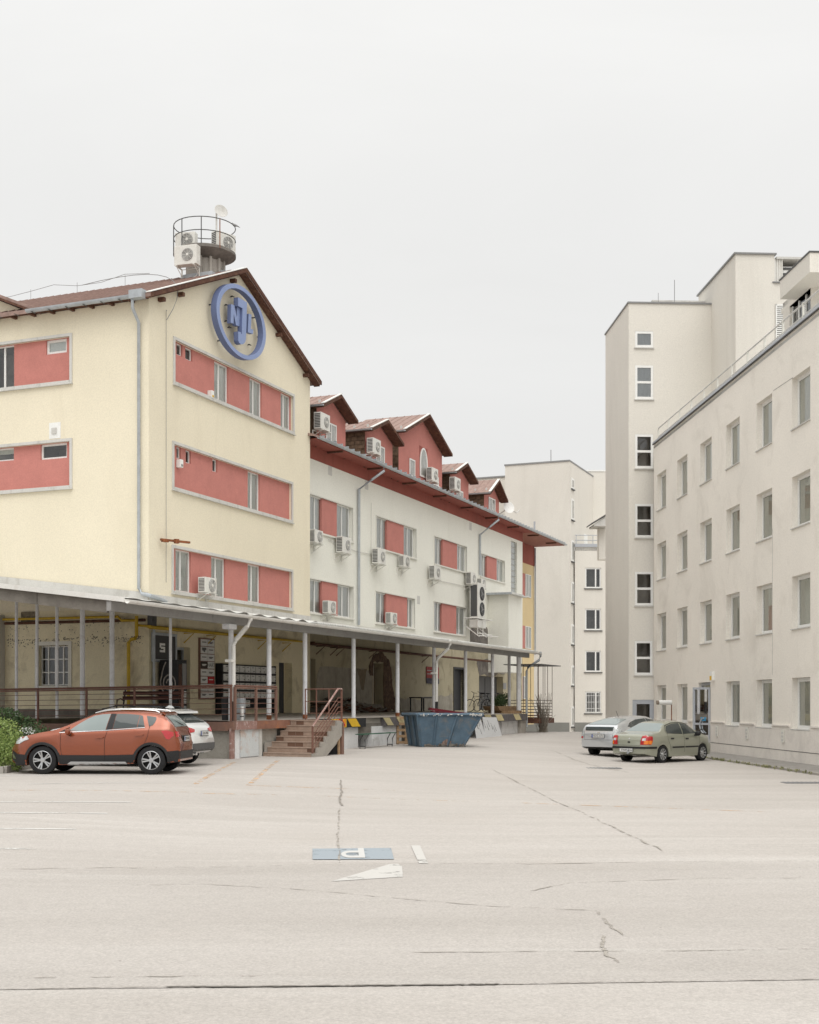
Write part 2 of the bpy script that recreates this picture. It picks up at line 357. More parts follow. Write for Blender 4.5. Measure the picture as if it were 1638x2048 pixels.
def strip(name, pix, wid, mt, jit=0.0, lift=.010, seed=1, sub=6):
    if not jit: lift = .005
    rnd = random.Random(seed); P = [gpt(*p) for p in pix]; pts = []
    for a, b in zip(P, P[1:]):
        for k in range(sub):
            t = k/sub; p = a.lerp(b, t)
            if jit: p += Vector((rnd.uniform(-jit, jit), rnd.uniform(-jit, jit)*.8, 0))
            pts.append(p)
    pts.append(P[-1]); m = MB(); n = len(pts)
    for i, p in enumerate(pts):
        d = (pts[min(i+1, n-1)]-pts[max(i-1, 0)]); d.z = 0; d.normalize(); q = Vector((-d.y, d.x, 0))
        ww = wid*(.5+.5*rnd.random() if jit else 1)
        if jit and (i == 0 or i == n-1): ww = wid*.1
        for s in (-1, 1):
            c = p+q*ww*.5*s; m.v.append((c.x, c.y, gz(c.x, c.y)+lift))
    m.f = [(2*i, 2*i+2, 2*i+3, 2*i+1) for i in range(n-1)]
    return struct(m.build(name, mt))
drape_poly('older_paving', [gpt(-150, 1740.5), gpt(420, 1735), gpt(819, 1728), gpt(1300, 1725), gpt(1850, 1722), gpt(1850, 1957), gpt(1000, 1970), gpt(480, 1975), gpt(-150, 1982)], darker_ground(), .004)
# blue parking field with the white letter P, seen lying on its side
A, B, C_, D_ = gpt(625, 1698.5), gpt(782, 1697), gpt(788, 1719.5), gpt(625, 1720)
drape_poly('parking_field', [A, B, C_, D_], PBLUE, .009)
def fieldpt(u, v):   # u 0..1 left-right, v 0..1 near-far
    n = D_.lerp(C_, u); f = A.lerp(B, u); return n.lerp(f, v)
def fp(u0, u1, v0, v1, name='parking_letter'):
    q = [fieldpt(u0, v0), fieldpt(u1, v0), fieldpt(u1, v1), fieldpt(u0, v1)]
    drape_poly(name, q, PWHITE3, .014)
# stem of the P runs near-far on the right, bowl opens to the left
q = MB(); outer = []; inner = []
fp(.575, .65, .10, .98)
ro = []; ri = []
for k in range(13):
    t = R(90+180*k/12); ro.append((.47+.115*math.cos(t), .42+.32*math.sin(t))); ri.append((.475+.062*math.cos(t), .42+.135*math.sin(t)))
ro = [(.575, .74)]+ro+[(.575, .10)]; ri = [(.575, .555)]+ri+[(.575, .285)]
m = MB()
for (a, b) in zip(ro, ri):
    for c in (a, b):
        p = fieldpt(*c); m.v.append((p.x, p.y, gz(p.x, p.y)+.014))
m.f = [(2*i, 2*i+2, 2*i+3, 2*i+1) for i in range(len(ro)-1)]
struct(m.build('parking_letter', PWHITE3))
drape_poly('painted_arrow', [gpt(663, 1764), gpt(806, 1755), gpt(804, 1734), gpt(796, 1728.5), gpt(779, 1729.5)], PWHITE2, .009)
drape_poly('painted_arrow', [gpt(822, 1692), gpt(840, 1692), gpt(856, 1728), gpt(838, 1728)], PWHITE2, .009)
for a, b, wd in [((0, 1551.5), (270, 1551.5), .1), ((0, 1604), (262, 1604.5), .10), ((-60, 1625.5), (215, 1627), .11), ((-60, 1657), (152, 1658.5), .11), ((-60, 1697), (75, 1698), .12), ((60, 1568), (330, 1566), .08)]:
    strip('parking_line', [a, b], wd, PWHITE, seed=3)
for a, b, wd in [((390, 1569), (470, 1524), .12), ((497, 1571), (556, 1521), .12), ((0, 1581), (395, 1585), .09), ((497, 1571), (790, 1581), .08), ((400, 1587), (560, 1590), .08), ((640, 1592), (960, 1603), .08), ((1040, 1606), (1560, 1625), .08)]:
    strip('orange_line', [a, b], wd, PORANGE, seed=4, sub=8)
strip('crack', [(681, 1560), (682, 1578), (684, 1585), (679, 1597), (681, 1606), (684, 1612)], .055, CRACKM, .012, seed=5)
strip('crack', [(679, 1618), (678, 1640), (675, 1670), (680, 1728)], .04, CRACKL, .015, seed=6)
strip('crack', [(330, 1975), (480, 1975), (620, 1974), (760, 1972.5), (900, 1971), (1000, 1970)], 0.04, JOINTM, .010, seed=7, sub=16)
strip('crack', [(0, 1980), (330, 1975)], .018, CRACKL, .012, seed=8, sub=16)
strip('crack', [(1000, 1970), (1200, 1966), (1400, 1964), (1638, 1959)], .018, CRACKL, .012, seed=9, sub=16)
strip('crack', [(0, 1739), (200, 1736), (420, 1735), (620, 1731), (819, 1728), (1060, 1729), (1300, 1725), (1638, 1723)], .035, CRACKL, .03, seed=10, sub=10)
strip('crack', [(1060, 1783), (1140, 1767), (1260, 1763), (1400, 1758), (1638, 1757)], .03, CRACKL, .02, seed=11, sub=10)
strip('crack', [(250, 1772), (420, 1770), (600, 1780), (819, 1800), (1000, 1815), (1180, 1822)], .025, CRACKL, .02, seed=12, sub=10)
strip('crack', [(1192, 1822), (1215, 1848), (1246, 1872)], .045, CRACKL, .015, seed=13)
strip('crack', [(1208, 1872), (1205, 1895), (1215, 1912), (1238, 1928)], .045, CRACKL, .015, seed=14)
strip('crack', [(980, 1538), (1055, 1574)], .06, CRACKL, .05, seed=15)
strip('crack', [(1055, 1574), (1150, 1620), (1240, 1660), (1325, 1703)], .05, CRACKL, .05, seed=16)
strip('crack', [(1100, 1500), (1180, 1530), (1260, 1546)], .07, CRACKL, .05, seed=17)
strip('crack', [(819, 1906), (1240, 1904), (1450, 1902), (1638, 1900)], .03, CRACKL, .02, seed=18, sub=12)
strip('crack', [(0, 1957), (300, 1955), (560, 1953)], .03, CRACKL, .02, seed=19, sub=12)
for px, py in ((1206, 1536.5), (1610, 1566)):
    p = gpt(px, py); m = MB(); m.prismz([(-.55, -.28), (.55, -.28), (.55, .28), (-.55, .28)], 0, .012)
    for k in range(9): m.box(-.5+k*.115, -.46+k*.115, -.24, .24, .012, .02)
    tag(m.build('drain_grate', GREY, M=frame(p.x, p.y, 0, p.z+.002)), 'flat metal drain grate set in the asphalt '+('near the pavement kerb at right' if px > 1500 else 'in front of the two cars at right'), 'drain grate')

# pavement along the right-hand building
FRT = frame(12.265, 50, math.degrees(math.atan2(-1, .0551)))      # facade frame: x towards the camera, y into the building
m = MB()
prof = []
for i in range(30):
    x = -12+i*1.5
    r = []
    for y in (-1.6, -1.45, -1.44, 0.1):
        p = FRT @ Vector((x, y, 0)); r.append(p)
    prof.append((x, r))
for x, r in prof:
    for k, y in enumerate((-1.45, .1)):
        m.v.append((x, y, -.215 if y > 0 else -.235))
m.f = [(2*i, 2*i+2, 2*i+3, 2*i+1) for i in range(len(prof)-1)]
pv = m.build('pavement', ASPH, M=FRT); struct(pv)
k = MB(); rnd = random.Random(2)
kb = MB().box(-.5, .49, -.15, 0, -.35, .0).mesh('kerb_stone', KERB, bevel=.015)
for i in range(42):
    o = link('kerb_stone', kb, pv, T(-11+i*1.0, -1.45, -.23+rnd.uniform(-.006, .006))@RZ(rnd.uniform(-.4, .4)))
# weeds along the kerb
def leafclump(mb, cx, cy, cz, rx, ry, rz, n, s, rnd, up=.3, shell=.55):
    for _ in range(n):
        while True:
            a = Vector((rnd.uniform(-1, 1), rnd.uniform(-1, 1), rnd.uniform(-1, 1)))
            if a.length <= 1: break
        a *= (shell+(1-shell)*rnd.random())/max(.25, a.length) if rnd.random() < .7 else 1
        c = Vector((cx+a.x*rx, cy+a.y*ry, cz+a.z*rz))
        d = Vector((rnd.uniform(-1, 1), rnd.uniform(-1, 1), rnd.uniform(-1, 1)+up)).normalized()
        e = d.cross(Vector((rnd.uniform(-1, 1), rnd.uniform(-1, 1), rnd.uniform(-1, 1)))).normalized()
        l = s*rnd.uniform(.6, 1.3); wd = l*.33
        mb.add([c, c+d*l*.5+e*wd, c+d*l, c+d*l*.5-e*wd], [(0, 1, 2, 3)])
def leafmat(name, c1, c2, tr=.25):
    m = bpy.data.materials.new(name); m.use_nodes = True; n = m.node_tree; N = n.nodes; L = n.links; b = N['Principled BSDF']
    g = N.new('ShaderNodeNewGeometry'); x = N.new('ShaderNodeMix'); x.data_type = 'RGBA'; x.inputs['A'].default_value = c1+(1,); x.inputs['B'].default_value = c2+(1,)
    L.new(g.outputs['Random Per Island'], x.inputs['Factor']); L.new(x.outputs['Result'], b.inputs['Base Color']); b.inputs['Roughness'].default_value = .6
    b.inputs['Subsurface Weight'].default_value = 0
    t = N.new('ShaderNodeBsdfTranslucent'); L.new(x.outputs['Result'], t.inputs[0]); mx = N.new('ShaderNodeMixShader'); mx.inputs[0].default_value = tr
    o = [q for q in N if q.type == 'OUTPUT_MATERIAL'][0]; L.new(b.outputs[0], mx.inputs[1]); L.new(t.outputs[0], mx.inputs[2]); L.new(mx.outputs[0], o.inputs[0]); return m
LEAFD = leafmat('leaf_dark', (.045, .085, .035), (.11, .17, .065)); LEAFL = leafmat('leaf_light', (.17, .25, .07), (.36, .45, .14)); WEED = leafmat('weed', (.16, .17, .08), (.34, .33, .17))
rnd = random.Random(5); mb = MB()
for i in range(75):
    x = rnd.uniform(-2, 14); p = FRT @ Vector((x, -1.64+rnd.uniform(-.06, .03), 0))
    leafclump(mb, p.x, p.y, gz(p.x, p.y)+.03, .08, .06, .04, rnd.randint(3, 14), .06, rnd, 1)
tag(mb.build('kerb_weeds', WEED, keepn=True), 'low dry weeds growing in the gutter along the kerb at right', 'weeds', kind='stuff')
# ------------------------------------------------------------ facade and window builders
def facade(name, parent, M, x0, x1, z0, z1, holes, mt, reveal=.2, extra=(), back=None):
    """wall face at local y = 0 with real openings and reveals; holes = (xa,xb,za,zb)"""
    X = sorted({x0, x1, *[h[0] for h in holes], *[h[1] for h in holes]}); Z = sorted({z0, z1, *[h[2] for h in holes], *[h[3] for h in holes]})
    X = [x for x in X if x0 <= x <= x1]; Z = [z for z in Z if z0 <= z <= z1]
    mb = MB()
    for a, b in zip(X, X[1:]):
        for c, d in zip(Z, Z[1:]):
            mx, mz = (a+b)/2, (c+d)/2
            if any(h[0] < mx < h[1] and h[2] < mz < h[3] for h in holes): continue
            mb.add([(a, 0, c), (b, 0, c), (b, 0, d), (a, 0, d)], [(0, 1, 2, 3)])
    for h in holes:
        a, b, c, d = h[:4]; r = h[4] if len(h) > 4 else reveal
        a, b = max(a, x0), min(b, x1)
        mb.add([(a, 0, c), (a, r, c), (a, r, d), (a, 0, d)], [(0, 1, 2, 3)]); mb.add([(b, 0, c), (b, 0, d), (b, r, d), (b, r, c)], [(0, 1, 2, 3)])
        mb.add([(a, 0, c), (b, 0, c), (b, r, c), (a, r, c)], [(0, 1, 2, 3)]); mb.add([(a, 0, d), (a, r, d), (b, r, d), (b, 0, d)], [(0, 1, 2, 3)])
    for poly in extra: mb.add([(x, 0, z) for x, z in poly], [tuple(range(len(poly)))])
    if back:   # make the volume solid behind
        D = back
        mb.add([(x0, 0, z0), (x0, D, z0), (x0, D, z1), (x0, 0, z1)], [(0, 1, 2, 3)]); mb.add([(x1, 0, z0), (x1, 0, z1), (x1, D, z1), (x1, D, z0)], [(0, 1, 2, 3)])
        mb.add([(x0, D, z0), (x1, D, z0), (x1, D, z1), (x0, D, z1)], [(0, 1, 2, 3)])
        mb.add([(x0, 0, z1), (x1, 0, z1), (x1, D, z1), (x0, D, z1)], [(0, 1, 2, 3)])
    me = bpy.data.meshes.new(name); me.from_pydata(mb.v, [], mb.f); me.materials.append(mt)
    bm = bmesh.new(); bm.from_mesh(me); bmesh.ops.remove_doubles(bm, verts=bm.verts, dist=.0005); bmesh.ops.recalc_face_normals(bm, faces=bm.faces); bm.to_mesh(me); bm.free()
    return link(name, me, parent, M)
_cache = {}
def cm(key, fn):
    if key not in _cache: _cache[key] = fn()
    return _cache[key]
def window(parent, M, x0, x1, z0, z1, y=.15, cols=(1,), rows=(1,), fr=PVC, fw=.06, fill='curtain', sill=None, fillm=None, name='window', dep=.07, tilt=0, cov=1.0):
    """frame part with one pane per light, whatever hangs behind it, and a sill"""
    w_, h_ = round(x1-x0, 2), round(z1-z0, 2); cs, rs = sum(cols), sum(rows)
    def fm():
        m = MB(); m.box(0, fw, 0, dep, 0, h_); m.box(w_-fw, w_, 0, dep, 0, h_); m.box(fw, w_-fw, 0, dep, 0, fw); m.box(fw, w_-fw, 0, dep, h_-fw, h_)
        ax = 0
        for c in cols[:-1]:
            ax += c; xx = w_*ax/cs; m.box(xx-fw*.6, xx+fw*.6, -.004, dep-.01, fw, h_-fw)
        az_ = 0
        for r in rows[:-1]:
            az_ += r; zz = h_*az_/rs; m.box(fw, w_-fw, .004, dep-.014, zz-fw*.5, zz+fw*.5)
        return m.mesh(name, fr)
    key = (w_, h_, cols, rows, fr.name, fw)
    f = link(name, cm(('f',)+key, fm), parent, M@T(x0, y, z0))
    ax = 0
    for c in cols:
        a = w_*ax/cs; ax += c; b = w_*ax/cs
        pm = cm(('p', round(b-a, 3), h_, fw), lambda: MB().add([(fw*.5, 0, fw*.7), (b-a-fw*.5, 0, fw*.7), (b-a-fw*.5, 0, h_-fw*.7), (fw*.5, 0, h_-fw*.7)], [(0, 1, 2, 3)]).mesh('pane', GLASS))
        o = link('pane', pm, f, T(a, dep*.45, 0))
        if tilt: o.rotation_euler = (R(tilt), 0, 0)
    fillm = fillm or (CURT if fill == 'curtain' else ROOM)
    if fill == 'curtain':
        def cu():
            m = MB(); n = max(6, int(w_/.09)); vs = []
            for i in range(n+1):
                xx = -.13+(w_+.26)*i/n; yy = (.010 if i % 2 else -.010)+.004*math.sin(i*1.7)
                vs += [(xx, yy, .02+h_*(1-cov)), (xx, yy, h_-.02)]
            m.add(vs, [(2*i, 2*i+2, 2*i+3, 2*i+1) for i in range(n)])
            return m.mesh('curtain', fillm)
        link('curtain', cm(('c', w_, h_, fillm.name, cov), cu), f, T(0, .058, 0))
        bk = cm(('b', w_, h_, 'c'), lambda: MB().box(-.14, w_+.14, 0, .02, -.03, h_+.03).mesh('room_lining', ROOM)); link('room_lining', bk, f, T(0, .14, 0))
    else:
        def rm():
            m = MB(); D = .9
            m.add([(0, 0, 0), (w_, 0, 0), (w_, 0, h_), (0, 0, h_), (0, D, 0), (w_, D, 0), (w_, D, h_), (0, D, h_)], [(4, 5, 6, 7), (0, 1, 5, 4), (3, 7, 6, 2), (0, 4, 7, 3), (1, 2, 6, 5)])
            return m.mesh('room_lining', fillm)
        link('room_lining', cm(('r', w_, h_, fillm.name), rm), f, T(0, dep+.02, 0))
    if sill:
        sm_ = cm(('s', w_, sill[0], sill[1].name), lambda: MB().box(-.03, w_+.03, -sill[0], y, -.045, -.005).mesh('sill', sill[1]))
        link('sill', sm_, f, T(0, -y if False else 0, 0))
    return f
def surround(parent, M, a, b, c, d, wd=.1, pr=.045, mt=TRIM):
    m = MB(); m.box(a-wd, a, -pr, .02, c-wd, d+wd); m.box(b, b+wd, -pr, .02, c-wd, d+wd); m.box(a, b, -pr, .02, d, d+wd); m.box(a, b, -pr-.03, .02, c-wd, c)
    m.box(a-wd-.02, b+wd+.02, -pr-.05, -.002, c-wd-.03, c-wd)
    return m.build('band_surround', mt, parent, M)

# ------------------------------------------------------------ the old building (cream gable block + long pale wing)
FL = frame(-5.25, 38, math.degrees(math.atan2(.9264, .3766)))
WY = 5.3                                   # gable wall plane
MG = FL @ T(0, WY)                         # gable facade frame (world)
MRt = FL @ T(3.56, WY) @ RZ(-90)           # return wall facing the camera: x = 0 at the corner, left is negative
FLi = FL.inverted()
LG, LR = T(0, WY), T(3.56, WY) @ RZ(-90)
gx0 = 3.56; gx1 = pk(MG, 620)[0]; ze = 15.45; zp = pk(MG, 487, 541)[1]-.27; xp = (gx0+gx1)/2
gb = empty('office_building', FL, 'cream rendered gabled block with red window bands beside the loading dock', 'building')

def band(parent, MW, ML, a, b, c, d, wins, rev=.10, wd=.1):
    """recessed red band with its surround and windows; wins in band coordinates"""
    surround(parent, ML, a, b, c, d, wd)
    hs_ = [(w_[0], w_[1], w_[2], w_[3]) for w_ in wins]
    facade('red_band', parent, ML@T(0, rev, 0), a, b, c, d, hs_, RED, reveal=.22)
    for w_ in wins:
        k = w_[4] if len(w_) > 4 else {}
        window(parent, ML@T(0, rev, 0), w_[0], w_[1], w_[2], w_[3], **{**dict(y=.07, fw=.055), **k})
holes = []; bands = []
def gband(pl, pt, pb, pr, wins, y2=.10):
    a, d = pk(MG, pl, pt); _, c = pk(MG, pl, pb); b, _ = pk(MG, pr)
    a += .1; d -= .1; c += .12; b -= .1
    ws = []
    for (xa, xb, ya, yb, kw) in wins:
        x0 = pk(MG, xa, 0, .11)[0]; x1 = pk(MG, xb, 0, .18)[0]
        if ya is None: z0, z1 = c+.004, d-.004
        else: z1 = pk(MG, xa, ya, .2)[1]; z0 = pk(MG, xa, yb, .2)[1]; z1 = min(z1, d-.004)
        x0 = max(x0, a+.01); x1 = min(x1, b-.01)
        ws.append((x0, x1, z0, z1, kw))
    holes.append((a, b, c, d, .10)); bands.append((a, b, c, d, ws))
big = dict(cols=(2, 3)); lit = dict(fw=.045, cols=(1,), fill='dark')
gband(345.7, 672, 769, 588, [(352.5, 361, 685, 711, lit), (370, 381, 692, 720, lit), (428, 453, None, None, big), (498.5, 520, None, None, big), (561, 580, None, None, big)])
gband(343.7, 881, 980, 585, [(352.5, 358, 892, 918, lit), (371, 378, 901, 927, lit), (424.5, 431, 917, 944, lit), (495, 516, None, None, big)])
gband(342.7, 1089, 1187.5, 585, [(350.5, 378, None, None, big), (422, 447, None, None, big), (495, 517, None, None, big)])
door_h = []
def gdoor(pa, pb, py):
    a = pk(MG, pa)[0]; b = pk(MG, pb)[0]; z = pk(MG, pa, py)[1]; h = (a, b, 1.3, z, .35); holes.append(h); return h
dA = gdoor(352, 380, 1293); dB = gdoor(558, 584, 1325)
MCUT = 4.95   # under the canopy the render is dirtier, the wing's also darkened for shade
lowh = [h for h in holes if h[2] < 2]; uph = [h for h in holes if h[2] > 2]
dC_x0 = pk(MG, 612)[0]
facade('front_wall', gb, LG, gx0, gx1, MCUT, ze, uph, CREAM, reveal=.10, extra=[[(gx0, ze), (gx1, ze), (xp, zp)]])
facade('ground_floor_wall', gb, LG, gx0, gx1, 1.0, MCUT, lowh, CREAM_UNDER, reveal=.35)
for a, b, c, d, ws in bands: band(gb, MG, LG, a, b, c, d, ws)
# return wall with its two bands
rholes = []; rb = []
def rband(pr, pt, pb, wins):
    b, d = pk(MRt, pr, pt); _, c = pk(MRt, pr, pb); b -= .1; d -= .1; c += .1; a = -11.0
    ws = []
    for (xa, xb, ya, yb, kw) in wins:
        x0 = pk(MRt, xa, 0, .2)[0]; x1 = pk(MRt, xb, 0, .2)[0]
        if ya is None: z0, z1 = c+.004, d-.004
        else: z1 = min(pk(MRt, xa, ya, .2)[1], d-.004); z0 = pk(MRt, xa, yb, .2)[1]
        ws.append((max(x0, a+.01), min(x1, b-.01), z0, z1, kw))
    rholes.append((a, b, c, d, .10)); rb.append((a, b, c, d, ws))
rband(145, 666, 766, [(-30, 32, None, None, dict(cols=(2, 1), fill='dark', fillm=ROOMB)), (95.5, 137, 680, 711, dict(cols=(1,), fw=.09, fill='curtain'))])
rband(145, 876, 976.5, [(-22, 31.5, 896, 926, dict(cols=(1,), fill='curtain', fillm=CURTG, cov=.5)), (84.6, 137.5, 888, 921, dict(cols=(1,), fill='dark', fillm=ROOMB, fw=.07))])
wg = (pk(MRt, 77)[0], pk(MRt, 137)[0], pk(MRt, 100, 1372)[1], pk(MRt, 100, 1291)[1])
zr = 15.75; xv = pk(MRt, 71)[0]; xL = -22.0
up_r = [h for h in rholes]
facade('side_wall', gb, LR, xL, 0, MCUT, zr-.35, up_r, CREAM, reveal=.10, extra=[[(xv, zr-.35), (xL, zr-.35), (xL, zr-.35+.43*5.5), (xv-5.5, zr-.35+.43*5.5)]])
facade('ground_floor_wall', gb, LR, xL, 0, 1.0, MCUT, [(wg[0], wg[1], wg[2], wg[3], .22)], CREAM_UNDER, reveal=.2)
facade('rear_wall', gb, T(gx0, 14)@RZ(0), 0, gx1-gx0, 1, ze, [], CREAM)
for a, b, c, d, ws in rb: band(gb, MRt, LR, a, b, c, d, ws)
MB().box(xL, pk(MRt, 10)[0], -.28, -.003, 1.0, MCUT-.1).build('pilaster', TRIM, gb, LR)
MB().box(pk(MRt, 10)[0], -.02, -.02, -.003, 1.2, 1.52).build('skirting', CONCD, gb, LR)
m = MB()  # shallow pilaster step inside the upper band
xs_ = pk(MRt, 84)[0]
window(gb, LR, wg[0]+.02, wg[1]-.02, wg[2]+.02, wg[3]-.02, y=.14, cols=(1, 1, 1.15, 1), rows=(1, 1, 1), fw=.035, fill='dark')
surround(gb, LR, wg[0], wg[1], wg[2], wg[3], .14, .03, TRIML)
xn = pk(MRt, 111)[0]; zn = pk(MRt, 111, 861)[1]
v = MB().box(xn-.26, xn+.22, -.012, -.002, zn-.28, zn+.28).build('vent_patch', PVC, gb, LR)
MB().box(xn-.14, xn+.06, -.05, -.013, zn-.11, zn+.09).box(xn-.12, xn+.04, -.055, -.0505, zn-.05, zn-.03).box(xn-.12, xn+.04, -.055, -.0505, zn+.01, zn+.03).build('vent_grille', TRIM, v)
# roofs
tp = (zp-ze)/(xp-gx0)
m = MB(); o_ = .38; y0 = WY-.34; y1 = 26
def slab(mb, xa, za, xb, zb, th, ya, yb):
    return mb.prism([(xa, za), (xb, zb), (xb, zb+th), (xa, za+th)], ya, yb)
slab(m, gx0-o_, ze-o_*tp+.06, xp, zp+.06, .14, y0, y1); slab(m, xp, zp+.06, gx1+o_, ze-o_*tp+.06, .14, y0, y1)
m.build('roof', BROWNR, gb)
m = MB(); slab(m, gx0-o_, ze-o_*tp+.0, xp, zp+.0, .055, y0+.06, WY-.01); slab(m, xp, zp, gx1+o_, ze-o_*tp, .055, y0+.06, WY-.01); m.build('verge_soffit', WOODD, gb)
m = MB(); slab(m, gx0-o_-.02, ze-o_*tp+.03, xp, zp+.03+.02, .16, y0-.03, y0-.002); m.build('verge_board', WOODD, gb)
m = MB(); slab(m, gx0-o_-.02, ze-o_*tp+.205, xp+.02, zp+.225, .03, y0-.05, y0+.2); m.build('verge_flashing', PVC, gb)
m = MB(); slab(m, xp, zp+.05, gx1+o_+.02, ze-o_*tp+.05, .16, y0-.03, y0-.002); m.build('verge_board', WOODD, gb)
for i in range(10):      # purlin ends under the verge
    t = (i+.5)/10; xx = gx0+(gx1-gx0)*t
    if i in (0, 1, 4, 7, 9): zz = ze+tp*(min(xx-gx0, gx1-xx))-.16; MB().box(xx-.07, xx+.07, WY-.24, WY-.003, zz-.08, zz+.05).build('purlin_end', WOODD, gb)
# rafters over the side wall gutter, tile ridges of the visible slope
for i in range(9):
    yy = WY+.6+i*.82; MB().box(gx0-.36, gx0+.0, yy-.05, yy+.05, ze-.13, ze-.03).build('rafter_end', WOODD, gb)
MB().box(gx0-.34, gx0-.003, WY+.05, y1, ze-.03, ze-.005).build('eave_boarding', WOODD, gb)
cb = MB()
for i in range(62):
    yy = y0+.3+i*.33; slab(cb, gx0-o_+.06, ze-o_*tp+.205+.06*tp, xp-.05, zp+.2-.05*tp, .03, yy, yy+.05)
tag(cb.build('roof_ribs', BROWNR, gb), kind='stuff')
gtr = MB(); hp = [( .0, 0)]
def gutter(mb, x, ya, yb, z, r=.085, M=None):
    n = 8; vs = []
    for yy in (ya, yb):
        for k in range(n+1):
            t = math.pi+math.pi*k/n; vs.append((x+r*math.cos(t), yy, z+r*math.sin(t)))
        for k in range(n, -1, -1):
            t = math.pi+math.pi*k/n; vs.append((x+(r-.012)*math.cos(t), yy, z+(r-.012)*math.sin(t)))
    q = 2*(n+1); mb.add(vs, [(i, (i+1) % q, (i+1) % q+q, i+q) for i in range(q)]+[tuple(range(q-1, -1, -1)), tuple(range(q, 2*q))], M)
    return mb
gutter(gtr, gx0-o_-.09, WY-.1, WY-xv, ze-.02, .11); gtr.box(gx0-o_-.22, gx0-o_+.06, WY-.12, WY+.4, ze-.16, ze+.12)
gtr.build('gutter', STEEL, gb, smooth=False)
for i in range(12): MB().box(gx0-o_-.21, gx0-o_+.03, WY+.8+i*.72, WY+.84+i*.72, ze-.14, ze-.125).build('gutter_bracket', DGREY, gb)
xd = pk(MRt, 281)[0]; yd_ = WY-xd
dpz = 5.35
MB().tube([(gx0-o_-.09, yd_+.0, ze-.12), (gx0-o_-.09, yd_, ze-.45), (gx0-.1, yd_, ze-.85), (gx0-.1, yd_, dpz+.25), (gx0-.1, yd_-.12, dpz+.08), (gx0-.1, WY-.12, dpz), (gx0+.9, WY-.12, dpz-.12)], .052, 10).build('downspout', STEEL, gb, smooth=True)
# left cross wing roof verge rising to the left
m = MB(); xx = xv; Mw = LR
m.prism([(xv+.25, zr-.38+.0), (xv-5.5, zr-.35+.43*5.5), (xv-5.5, zr-.2+.43*5.5), (xv+.25, zr-.22)], -.35, 14); m.build('cross_wing_roof', BROWNR, gb, LR)
m = MB(); m.prism([(xv+.25, zr-.42), (xv-5.5, zr-.39+.43*5.5), (xv-5.5, zr-.30+.43*5.5), (xv+.25, zr-.33)], -.38, -.352); m.build('verge_board', WOODD, gb, LR)
# thin conductors
LC = MB().tube([(pk(MG, 331)[0], -.03, pk(MG, 331, 620)[1]), (pk(MG, 331)[0], -.03, pk(MG, 331, 1165)[1])], .008, 4).tube([(pk(MG, 331)[0], -.05, pk(MG, 331, 622)[1]), (pk(MG, 331)[0]-.25, -.2, pk(MG, 331, 626)[1])], .012, 4).build('lightning_conductor', GREY, gb, LG)
arc = []
for t in range(13):
    a = t/12; p0 = Vector((xp-3.0, WY+5, zp-.7)); p1 = Vector((gx0+2.4, WY-1.0, ze+2.2)); p2 = Vector((pk(MG, 331)[0], WY-.05, pk(MG, 331, 640)[1])); arc.append(p0.lerp(p1, a).lerp(p1.lerp(p2, a), a))
MB().tube(arc, .012, 4).build('lightning_conductor', GREY, gb)
lc = MB(); pts = []
for i in range(16):
    yy = WY+4.0+i*1.15; pts.append((xp, yy, zp+.55+.12*math.sin(i*1.9)))
    if i % 2: lc.tube([(xp, yy, zp+.18), (xp, yy, zp+.62)], .01, 4)
lc.tube(pts, .01, 4).build('lightning_conductor', GREY, gb)
rb_x, rb_z = pk(MG, 330, 1082)
tag(MB().box(-.6, .6, -.05, .05, -.04, .03).box(-.55, -.3, -.055, .05, -.08, -.04).box(-.05, .1, -.1, .02, -.09, .06).build('rusty_bracket', RUST, M=MG@T(rb_x+.1, -.35, rb_z)@RZ(-22)), 'rusty angle iron bracket fixed to the cream gable wall near the corner', 'bracket')
MB().box(rb_x, rb_x+.05, -.3, 0, rb_z-.02, rb_z+.01).build('wall_plug', RUST, gb, LG)

# round platform tower on the ridge
TX, TY = xp-.08, WY+1.45
tw = empty('roof_turret', FL @ T(TX, TY, zp-.9), 'round concrete platform with ring railing on top of the cream building ridge', 'turret')
tz = 18.95-(zp-.9)
m = MB().lathe([(.72, 0), (.72, tz)], 20); m.build('core', CONC, tw, smooth=True)
for k in range(6):
    a = R(200+k*28); MB().box(-.06, .06, -.05, .05, .4, tz-.1, RZ(math.degrees(a))@T(.74, 0, 0)).build('core_rib', CONC, tw)
MB().lathe([(.70, tz-.28), (1.12, tz-.03), (1.2, tz), (1.2, tz+.10), (1.14, tz+.14), (.3, tz+.14)], 28).build('platform', WORN, tw, smooth=True)
MB().box(-1.15, -.2, -1.0, .35, -.15, .72).build('flashing_box', STEEL, tw)
MB().box(-.2, .75, -1.0, .35, .3, 1.05).build('flashing_box', STEEL, tw)
for zz in (.62, 1.12):
    MB().tube([(1.18*math.cos(R(a)), 1.18*math.sin(R(a)), tz+zz) for a in range(0, 360, 12)], .018, 6, closed=True).build('ring_rail', RAILP if False else DGREY, tw, smooth=True)
for a in (-120, -155, -20, 10, 60, 120, 165):
    MB().tube([(1.18*math.cos(R(a)), 1.18*math.sin(R(a)), tz+.0), (1.18*math.cos(R(a)), 1.18*math.sin(R(a)), tz+1.12)], .022, 6).build('rail_post', RUST if a == -120 else DGREY, tw)
TWM = FL @ T(TX, TY, zp-.9+tz+.14)
dp = proj(FL, TX, TY, 19.2)
pole_w = TWM @ Vector((.0, 0, 0))
m = empty('satellite_dish', TWM @ T(.17, -.42, 0) , 'white satellite dish on a thin mast above the round roof platform', 'satellite dish')
MB().tube([(0, 0, 0), (0, 0, 1.55)], .035, 8).build('mast', TRIM, m)
MB().tube([(0, 0, .9), (.3, .1, 0)], .015, 5).build('strut', TRIM, m)
